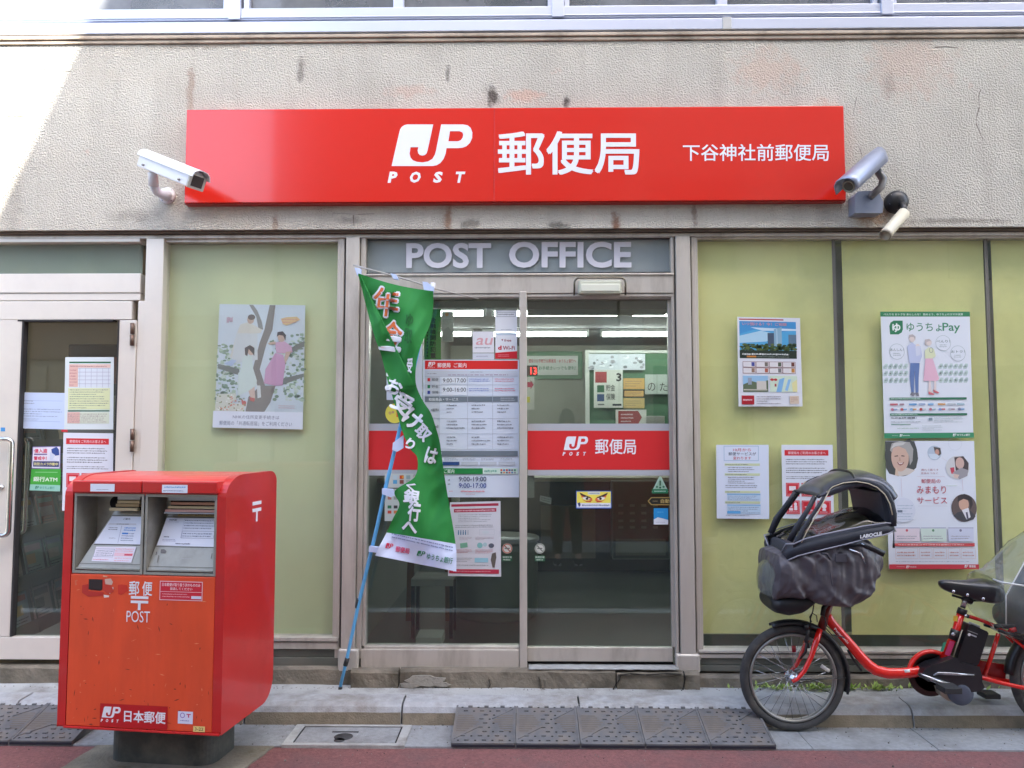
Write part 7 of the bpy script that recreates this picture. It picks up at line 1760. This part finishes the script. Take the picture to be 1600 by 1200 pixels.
# clear rain window sheet lying slack over the seat opening
CLR = glass('clear_vinyl', tint=(0.9, 0.92, 0.94), ior=1.5, rough=0.04)
CLR2 = glass('smoky_vinyl', tint=(0.42, 0.42, 0.42), ior=1.6, rough=0.05)
tl_ = [(1240,848),(1255,838),(1275,826),(1300,811),(1320,800),(1345,795),(1370,796),(1385,803),(1390,812)]
bl_ = [(1243,851),(1258,845),(1285,838),(1305,833),(1325,829),(1345,825),(1370,821),(1385,819),(1392,817)]
b = MB()
def vinyl(u, v):
    t = u*(len(tl_)-1); i = min(int(t), len(tl_)-2); f_ = t-i
    tx = tl_[i][0]+(tl_[i+1][0]-tl_[i][0])*f_; ty = tl_[i][1]+(tl_[i+1][1]-tl_[i][1])*f_
    bx_ = bl_[i][0]+(bl_[i+1][0]-bl_[i][0])*f_; by_ = bl_[i][1]+(bl_[i+1][1]-bl_[i][1])*f_
    a = PI*v; ww = (0.19 if i else 0.15)*-math.cos(a); hh = math.sin(a)**0.8
    p0_, p1_ = Q(bx_, by_, -0.19), Q(tx, ty); p = p0_.lerp(p1_, hh)
    nzv = noise.noise(Vector((u*7, v*5, 3)))*0.016*math.sin(a)+0.010*math.sin(u*22+v*9)*math.sin(a)
    return Vector((p.x, YB+ww, p.z+nzv))
b.grid(vinyl, 60, 36); b.obj('rain_window', CLR2, hood)
b = MB(); b.grid(lambda u, v: vinyl(u*0.55+0.1, v)+Vector((0, 0, -0.03)), 30, 24); b.obj('inner_lining', mat('lining_cream', C(196,186,150), rough=0.25, coat=.5, var=.2, vscale=12), hood)
b = MB(); b.grid(lambda u, v: vinyl(u*0.45+0.5, v)+Vector((0, 0, -0.045)), 30, 24); b.obj('inner_seat', mat('lining_dark', C(40,42,50), rough=0.3, coat=.4), hood)
# struts and canopy
b = MB()
for sgn in (-1, 1):
    b.tube([Q(1293, 768, sgn*.17), Q(1278, 792, sgn*.18), Q(1258, 822, sgn*.19), Q(1247, 842, sgn*.19), Q(1240, 862, sgn*.18)], [.008,.009,.010,.012,.013], seg=10, flat=.6)
    b.tube([Q(1273, 776, sgn*.14), Q(1262, 797, sgn*.155), Q(1246, 822, sgn*.165), Q(1234, 845, sgn*.15)], [.012,.012,.014,.016], seg=10, flat=.6)
b.obj('strut', HOODD, hood)
b = MB(); arc = [(1293,768),(1303,759),(1320,753),(1340,751),(1358,754),(1372,760),(1384,771),(1392,786),(1396,803),(1396,822)]
for sgn in (-1, 1): b.tube([Q(p[0], p[1], sgn*(.17+.03*min(1, i/5))) for i, p in enumerate(arc)], [.006,.007,.009,.013,.016,.018,.018,.017,.016,.014], seg=10, flat=.6)
b.obj('hood_frame', HOODD, hood)
b = MB()
for sgn in (-1, 1): b.tube([Q(p[0]-1.5, p[1]+1.5, sgn*(.186+.03*min(1, i/5))) for i, p in enumerate(arc[:9])], .0028, seg=6)
b.tube([Q(1296, 766, -.178), Q(1284, 790, -.19), Q(1262, 828, -.2), Q(1252, 848, -.2)], .0026, seg=6); b.obj('piping', mat('piping_beige', C(196,186,160), rough=0.5), hood)
to = [(1270,774),(1276,760),(1290,750),(1305,743),(1322,737),(1338,735),(1356,737),(1372,744),(1384,755),(1391,768)]
lo = [(1276,776),(1288,776),(1300,774),(1315,768),(1332,762),(1348,760),(1362,762),(1374,768),(1384,776),(1390,784)]
b = MB()
def canopy(u, v):
    t = u*(len(to)-1); i = min(int(t), len(to)-2); f_ = t-i
    P_ = [to[i][k]+(to[i+1][k]-to[i][k])*f_ for k in (0, 1)]; L_ = [lo[i][k]+(lo[i+1][k]-lo[i][k])*f_ for k in (0, 1)]
    a = PI*v; hh = math.sin(a)**0.55; ww = -0.2*math.cos(a)*(0.86+0.14*u)
    p = Q(*L_, -0.18).lerp(Q(*P_, -0.06), hh); return Vector((p.x, YB+ww, p.z+0.004*noise.noise(Vector((u*8, v*6, 1)))))
b.grid(canopy, 40, 30); b.obj('canopy', mat('canopy_vinyl', C(50, 54, 66), rough=0.28, coat=0.4, var=0.1, vscale=8), hood, solid=0.006)
b = MB(); b.tube([canopy(0.45+0.0*k, 0.02+k*0.96/12) + Vector((0,0,0.006)) for k in range(13)], 0.006, seg=8); b.tube([canopy(0.02, 0.03+k*0.94/12) for k in range(13)], 0.010, seg=8); b.obj('canopy_rim', BB, hood)
b = MB(); b.prism([(Q(*p, -.19).x, Q(*p, -.19).z) for p in ((1376,768),(1386,768),(1394,798),(1395,822),(1384,826),(1382,800))], 'y', YB-0.185, YB+0.185); b.obj('hood_back', HOODD, hood, bevel=0.01, segs=3)
b = MB(); b.tube([Q(1396, 830, -.2), Q(1396.5, 846, -.2)], 0.002, seg=6); b.tube([Q(1396.5, 845, -.2), Q(1396.5, 856, -.2)], [0.004, 0.006], seg=8); b.obj('zip_pull', BLK, hood)
b = MB(); b.tube([Q(1330, 853, -.22), Q(1346, 849, -.25), Q(1382, 866, -.29)], [0.010, 0.0145, 0.0145], seg=12); b.tube([Q(1330, 853, .22), Q(1346, 849, .25), Q(1382, 866, .29)], [0.010, 0.0145, 0.0145], seg=12); b.obj('handlebar', BLK, bk)
b = MB(); b.tube([Q(1346, 849, -.262), Q(1365, 858, -.277), Q(1381, 865.5, -.292)], 0.0028, seg=6); b.tube([Q(1327, 858, -.24), Q(1345, 865, -.26), Q(1352, 880, -.25)], 0.005, seg=6); b.obj('brake_lever', SIL, bk)
# clear plastic bag at the very front
b = MB(); gl_ = [(1187,925),(1186,905),(1190,885),(1202,868),(1216,858),(1221,865)]
def bag(u, v):
    t = u*(len(gl_)-1); i = min(int(t), len(gl_)-2); f_ = t-i; p = [gl_[i][k]+(gl_[i+1][k]-gl_[i][k])*f_ for k in (0, 1)]
    y = (v-.5)*0.30*(0.75+.25*math.sin(PI*u)); q = Q(*p); bul = math.sin(PI*v)
    return Vector((q.x+0.03*(1-bul)+0.006*noise.noise(Vector((u*6, v*9, 4))), YB+y, q.z))
b.grid(bag, 24, 24); b.obj('clear_bag', glass('bag_vinyl', tint=(0.86, 0.9, 0.9), ior=1.5, rough=0.1, haze=0.15, hazecol=C(190, 200, 196)), bk)
# rear child seat under a clear rain cover, at the right edge
b = MB()
rc = [(1550,906,925,.08),(1555,904,955,.14),(1562,902,980,.17),(1585,894,1000,.19),(1605,880,1010,.20),(1650,835,1010,.20),(1700,820,1000,.20),(1730,835,985,.14)]
body(rc, glass('cover_vinyl', tint=(0.90, 0.92, 0.90), ior=1.5, rough=0.06, haze=0.16, hazecol=C(196, 200, 192)), 'rain_cover', bk, noise_amp=0.014, nz_=60, seed=8, nr=48)
b = MB()
for sgn in (-1,): b.tube([Q(1552, 905, sgn*.15), Q(1565, 910, sgn*.2), Q(1605, 916, sgn*.225)], .0045, seg=8); b.tube([Q(1572, 975, sgn*.195), Q(1572, 930, sgn*.2), Q(1610, 862, sgn*.222)], .003, seg=6)
b.obj('cover_seam', mat('seam_pale', C(206, 208, 206), rough=.5), bk)
rs_ = body([(1592,965,985,.10),(1600,955,995,.15),(1630,925,1000,.16),(1665,850,1000,.16),(1690,830,990,.14),(1700,840,960,.1)], mat('seat_dark', C(60, 64, 70), rough=.5), 'rear_seat', bk, nz_=16)
b = MB()
for dy in (-.06, .06): b.tube([Q(1560, 985, dy), Q(1600, 998, dy), Q(1690, 1000, dy)], .008, seg=8)
b.tube([Q(1553, 979, -.03), Q(1562, 978, -.04), Q(1584, 978, -.05), Q(1590, 990, -.05)], .012, seg=8); b.obj('carrier', BB, bk)
b = MB(); b.tube([Q(1578, 985, -.05), Q(1588, 983, -.06)], .012, seg=10); b.obj('red_lug', RED, bk)
b = MB(); 
for dy in (-.08, .08): b.tube([hubr+Vector((0.02, dy*.6, 0)), Vector((hubr.x+0.10, YB+dy*1.5, 0.008))], .009, seg=8)
b.tube([Vector((hubr.x+0.10, YB-.13, .008)), Vector((hubr.x+0.10, YB+.13, .008))], .009, seg=8); b.obj('kickstand', STEEL, bk)

# ------------------------------------------------------------------ kerb ramps, cover, weeds, leaf
RMP = mat('ramp_iron', C(104, 104, 106), rough=0.75, var=0.18, vscale=14, grime=C(124, 112, 98), gscale=7, gamount=0.7, bump=0.0015, bscale=200)
RMH = mat('ramp_hole', C(26, 24, 24), rough=.9)
RMR = mat('ramp_ribbed', C(106, 99, 92), rough=.85, var=.15, vscale=20)
def ramp(loc, lab, w=0.302, group='cast kerb ramp plates along the gutter', dep=0.325, h=0.088):
    t = thing('kerb_ramp', lab, 'kerb ramp', loc, group=group)
    b = MB(); z1 = h; f = 0.014
    # local x 0..w, y 0..dep
    def S(x, y, e=0.0): return Vector((x*w, y*dep, f+(z1-f)*y+e))
    b.add([Vector((0,0,0)), Vector((w,0,0)), Vector((w,dep,0)), Vector((0,dep,0)), S(0,0), S(1,0), S(1,1), S(0,1)], [(0,3,2,1),(4,5,6,7),(0,1,5,4),(1,2,6,5),(2,3,7,6),(3,0,4,7)], RMP)
    def strip(x0, y0, x1, y1, ww, e, m=RMP):
        d = Vector((x1-x0, y1-y0)); n_ = Vector((-d.y, d.x)).normalized()*ww*.5
        pts = [(x0-n_.x, y0-n_.y), (x1-n_.x, y1-n_.y), (x1+n_.x, y1+n_.y), (x0+n_.x, y0+n_.y)]
        b.add([S(*p, 0.0) for p in pts]+[S(*p, e) for p in pts], [(4,5,6,7),(0,1,5,4),(1,2,6,5),(2,3,7,6),(3,0,4,7)], m)
    for q in ((0.015,0,0.015,1),(0.985,0,0.985,1),(0,0.015,1,0.015),(0,0.985,1,0.985)): strip(*q, 0.03, 0.004)
    strip(0.03, 0.12, 0.42, 0.42, 0.02, 0.004); strip(0.62, 0.62, 0.95, 0.88, 0.02, 0.004)
    for k in range(8):
        y = 0.30+0.055*k; xe = 0.10+0.30*min(1, (y-0.2)/0.3) if y < .55 else 0.36-.5*(y-.55); b.add([S(0.05,y,.0015), S(max(.08, xe),y,.0015), S(max(.08, xe),y+.028,.0015), S(.05,y+.028,.0015)], [(0,1,2,3)], RMR)
        x0_ = 0.62+0.3*max(0, (y-.55)/.35) if y > .5 else .78-.3*(y-.25); b.add([S(min(x0_,.9),y,.0015), S(.95,y,.0015), S(.95,y+.028,.0015), S(min(x0_,.9),y+.028,.0015)], [(0,1,2,3)], RMR)
    rr = random.Random(2)
    for j in range(9):
        for i in range(7):
            x = 0.10+0.135*i+(0.067 if j % 2 else 0); y = 0.08+0.105*j
            if x > .93 or y > .93: continue
            if (x < .4 and .28 < y < .78) or (x > .66 and .3 < y < .8): continue
            hole = (i+j) % 2 == 0
            if hole:
                n_ = 8; b.add([S(x+.020*math.cos(2*PI*k/n_), y+.017*math.sin(2*PI*k/n_), .0012) for k in range(n_)], [tuple(range(n_))], RMH)
            else:
                strip(x-.035, y+.01, x+.035, y+.01, 0.028, 0.006)
    o = b.obj('plate', None, t, local=True)
    b = MB(); b.box(0.003, w-0.003, -0.004, -0.0005, 0.0, 0.012); b.obj('front_lip', mat('lip_dark', C(40,42,52), rough=.5), t, local=True)
    return t
rz0 = W(705, 1165, -0.555).x
names_ = ['first of the five kerb ramps in front of the door, nearest the concrete cover', 'second of the five kerb ramps from the left, below the fixed leaf', 'middle one of the five kerb ramps in front of the door', 'fourth of the five kerb ramps from the left, below the sliding leaf', 'last of the five kerb ramps, under the bicycle front wheel side']
r0 = ramp((rz0, -0.562, 0.0), names_[0])
for k in range(1, 5):
    c_ = copy_tree(r0); c_.location = (rz0+0.3045*k, -0.562, 0.0); c_['label'] = names_[k]
xL = W(125, 1140, -0.50).x-0.302
for k in range(3):
    c_ = copy_tree(r0); c_.location = (xL-0.3045*k, -0.562, 0.0); c_['label'] = ['kerb ramp at far left whose right edge is beside the letter box', 'kerb ramp at the left picture edge under the side door', 'kerb ramp left of the two by the side door, cut by the frame edge'][k]
# concrete inspection cover
A_ = G(445, 1167, 0.0); B_ = G(625, 1168, 0.0)
ic = thing('inspection_cover', 'square concrete inspection cover with two round holes set in the gutter', 'cover', ((A_.x+B_.x)/2, -0.43, 0.0))
x0_, x1_ = A_.x-0.02, B_.x+0.02
b = MB(); y0_, y1_ = -0.568, -0.30
for q in ((x0_, x1_, y0_, y0_+0.03), (x0_, x1_, y1_-0.02, y1_), (x0_, x0_+0.045, y0_+.03, y1_-.02), (x1_-0.045, x1_, y0_+.03, y1_-.02)): b.box(q[0]+.0005, q[1]-.0005, q[2], q[3], -0.02, 0.008)
b.obj('cover_frame', CONCP, ic, bevel=0.002)
b = MB(); b.box(x0_+0.052, x1_-0.052, y0_+0.037, y1_-0.032, -0.02, 0.006); b.obj('slab', GUT, ic, bevel=0.002)
b = MB(); b.box(x0_+0.045, x1_-0.045, y0_+.030, y1_-.020, -0.02, 0.0035); b.obj('gap', mat('gap_black', C(18,18,18)), ic)
b = MB(); cxx = (x0_+x1_)/2
b.lathe([(0.045, 0.0), (0.045, 0.0012), (0, 0.0012)], (cxx-0.02, -0.46, 0.006), seg=24); b.lathe([(0.026, 0), (0.026, .0012), (0, .0012)], (cxx-0.03, -0.505, 0.006), seg=20); b.box(cxx-0.09, cxx+0.04, -0.405, -0.39, 0.006, 0.0072)
b.obj('hole_patch', mat('hole_dark', C(58,58,60), rough=.7), ic)  # darkness of the holes and slot put in as flat patches
# grit and small stones
b = MB(); rr = random.Random(91); GRM = mat('grit', C(150, 146, 136), rough=.95, var=.4, vscale=40); GRD = mat('grit_dark', C(70, 66, 60), rough=.95)
for i in range(1500):
    k = rr.random(); x = rr.uniform(-2.9, 3.3)
    if k < .3: y = rr.uniform(-0.04, 0.0)-abs(rr.gauss(0, .01)); z = KZ+.002
    elif k < .55: y = -0.287-abs(rr.gauss(0, .015)); z = 0.0015
    elif k < .72: y = rr.uniform(-0.55, -0.30); z = 0.0015
    else: y = rr.uniform(-1.2, -0.57); z = -0.006
    r_ = rr.uniform(.0012, .0042)*(1.0 if rr.random() < .93 else 1.8); a = rr.uniform(0, 6)
    c_ = Vector((x, y, z)); q = [c_+Vector((r_*math.cos(a+j*2.09), r_*math.sin(a+j*2.09), 0)) for j in range(3)]+[c_+Vector((0, 0, r_*1.1))]
    b.add(q, [(0,1,3),(1,2,3),(2,0,3)], GRM if rr.random() < .6 else GRD)
tag(b.obj('grit', None), kind='stuff')
# weeds at the foot of the plinth
LEAFM = mat('weed_green', C(158, 180, 92), rough=0.6, var=0.35, vscale=30)
b = MB(); rr = random.Random(17)
for i in range(330):
    px = rr.choice([rr.gauss(1212, 16), rr.gauss(1262, 16), rr.gauss(1285, 12), rr.gauss(1325, 6), rr.gauss(1375, 12), rr.uniform(1100, 1560)]); x = W(px, 1083, -0.015).x; y = rr.uniform(-0.035, 0.0); z = KZ
    a = rr.uniform(0, 2*PI); L_ = rr.uniform(0.018, 0.045); w_ = L_*rr.uniform(0.25, 0.5); el = rr.uniform(0.1, 1.2)
    d_ = Vector((math.cos(a)*math.cos(el), math.sin(a)*math.cos(el)-.2, math.sin(el))); sd_ = Vector((-math.sin(a), math.cos(a), 0))
    p = Vector((x, y, z+rr.uniform(0.0, .012)))
    b.add([p, p+d_*L_*.5+sd_*w_*.5, p+d_*L_, p+d_*L_*.5-sd_*w_*.5], [(0,1,2,3)], LEAFM)
tag(b.obj('weeds', None), kind='stuff')
p = G(696, 1128, 0.002)
b = MB(); b.grid(lambda u, v: Vector((p.x-0.035+0.07*u, p.y+0.01+ (v-.5)*0.035*math.sin(PI*(0.06+0.9*u)), 0.006+0.02*u+0.006*math.sin(PI*v))), 8, 4)
o = b.obj('fallen_leaf', mat('leaf_yellow_green', C(132, 158, 78), rough=.5)); tag(o, 'single yellow green leaf lying in the gutter left of the ramps', 'leaf')

# ------------------------------------------------------------------ the other side of the street (seen reflected)
def opp(name, lab, x0, x1, h, y1, wallc, seed, shop=True):
    t = thing(name, lab, 'building', ((x0+x1)/2, -6.25, 0.1)); rr = random.Random(seed)
    b = MB(); b.box(x0, x1, y1, -6.25, 0.08, h); b.obj('wall', mat('opposite_wall_%d' % seed, wallc, rough=.85, var=.1, vscale=2), t)
    n = max(1, int((x1-x0)/1.9)); st = (x1-x0)/n
    fl_ = 0
    z = 3.6
    while z+1.6 < h:
        for i in range(n):
            cx_ = x0+st*(i+.5); q = MB(); q.box(cx_-.62, cx_+.62, -6.26, -6.21, z, z+1.3); w_ = q.obj('window', mat('window_frame_grey', C(140,140,140), rough=.5), t)
            q = MB(); q.box(cx_-.56, cx_+.56, -6.215, -6.205, z+.06, z+1.24); q.obj('pane', mat('far_pane', C(70,84,92), rough=.08), w_)
        z += 2.9
    if shop:
        q = MB(); q.box(x0+.3, x1-.3, -6.249, -6.15, 2.5, 3.1); q.obj('awning', mat('shop_fascia_%d' % seed, C(150, 120, 104), rough=.6), t)
        nn = max(2, int((x1-x0)/1.3)); s2 = (x1-x0-.8)/nn
        for i in range(nn):
            a = x0+.4+i*s2; q = MB(); q.box(a+.04, a+s2-.04, -6.249, -6.2, .2, 2.4); q.obj('shutter' if i % 3 else 'shop_door', mat('shutter_beige', C(196,186,164), rough=.6, var=.1, vscale=3) if i % 3 else mat('shop_door_dark', C(60,58,56), rough=.2), t)
    return t
opp('apartment_building', 'tall beige apartment block across the street, seen only in reflections', 1.32, 11.5, 12.6, -16, C(176,168,156), 1)
opp('shop_house', 'lower dark grey shop house across the street, seen only in reflections', -3.4, 1.28, 8.6, -14, C(146,142,136), 2)
opp('sky_hiding_house', 'low pale house added across the street at the left to hide sky in reflections', -9.5, -3.46, 4.45, -11, C(190,186,176), 3)  # added block; keeps sky out of the left window's reflection
rb = MB(); rb.box(0.35, 2.1, -6.05, -5.75, 0.1, 0.95); o = rb.obj('vending_counter', mat('street_bench_red', C(150,60,50), rough=.5), bevel=.03); tag(o, 'low red street counter across the road, reflected in the sliding leaf', 'counter')

# ------------------------------------------------------------------ the photographer, seen reflected in the sliding leaf
px_ = 0.50; py_ = -4.72
ph = thing('person', 'person in a dark coat and black trousers photographing the front, reflected in the door', 'person', (px_, py_, -0.014))
def skin(name, pts, edges, rad, m, parent, sub=2):
    me = bpy.data.meshes.new(name); off = root_loc(parent)
    me.from_pydata([tuple(Vector(p)-off) for p in pts], edges, []); o = bpy.data.objects.new(name, me); COL.objects.link(o); o.parent = parent
    md = o.modifiers.new('skin', 'SKIN'); md.use_smooth_shade = True
    for i, v in enumerate(me.skin_vertices[0].data if me.skin_vertices else []): pass
    if not me.skin_vertices:
        bm = bmesh.new(); bm.from_mesh(me); bm.verts.layers.skin.verify(); bm.to_mesh(me); bm.free()
    for i, v in enumerate(me.skin_vertices[0].data):
        v.radius = rad[i] if isinstance(rad[i], tuple) else (rad[i], rad[i]); v.use_root = (i == 0)
    me.materials.append(m); md2 = o.modifiers.new('sub', 'SUBSURF'); md2.levels = sub; md2.render_levels = sub
    return o
SKN = mat('skin', C(206, 164, 140), rough=0.5); COAT = mat('coat_dark', C(34, 36, 42), rough=.85); TRO = mat('trousers_black', C(22, 22, 24), rough=.9)
def PP(x, y, z): return (px_+x, py_+y, z)
g0 = -0.014
pts = [PP(0,0,.95), PP(0,0,1.15), PP(0,0,1.36), PP(0,.01,1.46), PP(0,.02,1.54), PP(0,.01,1.62), PP(0,0,1.70),
       PP(-.17,0,1.40), PP(-.24,.10,1.22), PP(-.14,.24,1.42), PP(.17,0,1.40), PP(.24,.10,1.22), PP(.10,.24,1.42),
       PP(-.095,0,.90), PP(-.10,.02,.50), PP(-.11,-.01,.09), PP(-.11,.12,.04), PP(.095,0,.90), PP(.105,.02,.50), PP(.12,-.01,.09), PP(.13,.12,.04)]
ed = [(0,1),(1,2),(2,3),(3,4),(4,5),(5,6),(2,7),(7,8),(8,9),(2,10),(10,11),(11,12),(0,13),(13,14),(14,15),(15,16),(0,17),(17,18),(18,19),(19,20)]
rad = [(.15,.10),(.14,.10),(.16,.10),.055,(.07,.085),(.078,.092),(.05,.06),.065,.045,.028,.065,.045,.028,.085,.058,.04,.035,.085,.058,.04,.035]
skin('body', pts, ed, rad, SKN, ph)
b = MB(); rings = []
for z, w_, d_ in ((.62,.20,.13),(.80,.21,.14),(1.0,.19,.13),(1.2,.19,.13),(1.36,.215,.125),(1.43,.15,.10),(1.47,.085,.085)):
    rings.append([Vector(PP(w_*math.cos(2*PI*k/24), d_*math.sin(2*PI*k/24), z)) for k in range(24)])
b.loft(rings); 
for sgn in (-1, 1): b.tube([PP(sgn*.17,0,1.40), PP(sgn*.21,.04,1.32), PP(sgn*.245,.10,1.22), PP(sgn*.20,.17,1.30), PP(sgn*.15,.215,1.39)], [.075,.072,.062,.052,.046], seg=14)
b.obj('coat', COAT, ph, sub=1)
b = MB()
for sgn in (-1, 1):
    b.loft([[Vector(PP(sgn*cx_+r_*math.cos(2*PI*k/16), dy+r_*math.sin(2*PI*k/16), z)) for k in range(16)] for z, r_, cx_, dy in ((.90,.10,.09,0),(.7,.088,.095,.01),(.5,.075,.102,.02),(.3,.062,.108,.0),(.10,.056,.113,-.01))])
b.obj('trousers', TRO, ph)
b = MB()
for sgn in (-1, 1): b.loft([[Vector(PP(sgn*.118+w_*math.cos(2*PI*k/14), y, g0+.002+h_*(.5+.5*math.sin(2*PI*k/14)))) for k in range(14)] for y, w_, h_ in ((-.09,.02,.05),(-.07,.042,.085),(-.02,.045,.11),(.06,.048,.085),(.13,.048,.06),(.18,.03,.045),(.195,.01,.03))])
b.obj('shoe', TRO, ph)
b = MB()
for sgn in (-1, 1): b.box(px_+sgn*.118-.045, px_+sgn*.118+.045, py_-.09, py_+.195, g0+.0005, g0+.022)
b.obj('shoe_sole', mat('sole_white', C(222,222,220), rough=.6), ph, bevel=.012)
b = MB(); b.loft([[Vector(PP(r_*math.cos(2*PI*k/20), -.015+r_*1.15*math.sin(2*PI*k/20)-(.02 if z < 1.62 else 0), z)) for k in range(20)] for z, r_ in ((1.50,.075),(1.56,.092),(1.62,.098),(1.68,.095),(1.73,.078),(1.765,.045),(1.775,.01))]); b.obj('hair', mat('hair_dark', C(40,32,28), rough=.6), ph, sub=1)
b = MB()
for sgn in (-1, 1): b.lathe([(.009,0),(.006,.004),(0,.005)], PP(sgn*.032,.098,1.625), (0,1,0), seg=10)
b.obj('eye', mat('eye_dark', C(30,26,24), rough=.3), ph)
b = MB(); b.prism([(px_-.012,1.585),(px_+.012,1.585),(px_,1.63)], 'y', py_+.09, py_+.122); b.obj('nose', SKN, ph, bevel=.005)
b = MB(); b.box(px_-.022, px_+.022, py_+.098, py_+.104, 1.553, 1.562); b.obj('mouth', mat('lip', C(170,96,90), rough=.5), ph)
for sgn in (-1, 1):
    P0 = Vector(PP(sgn*.14,.24,1.42)) if sgn < 0 else Vector(PP(.10,.24,1.42)); c_ = Vector(PP(sgn*.075-.02,.27,1.44))
    hp = [P0, P0.lerp(c_, .6)]; he = [(0,1)]; hr = [.024, .026]
    for f_ in range(5):
        base = P0.lerp(c_, .6)+Vector((0, 0, .03-.018*f_)) ; tip = c_+Vector((-sgn*.01*abs(f_-2), .03, .036-.02*f_)); m_ = (base+tip)/2+Vector((sgn*.012, .02, 0))
        k = len(hp); hp += [base, m_, tip]; he += [(1,k),(k,k+1),(k+1,k+2)]; hr += [.010,.009,.0075]
    skin('hand', hp, he, hr, SKN, ph, sub=1)
pc = thing('camera', 'small black camera held up by the reflected person', 'camera', PP(-.01,.30,1.44))
b = MB(); b.box(px_-.065, px_+.045, py_+.275, py_+.305, 1.405, 1.475); b.obj('camera_body', BLK, pc, bevel=.006)
b = MB(); b.lathe([(.026,0),(.026,.03),(.022,.034),(0,.034)], PP(-.01,.305,1.44), (0,1,0), seg=24); b.obj('lens', BLK, pc)
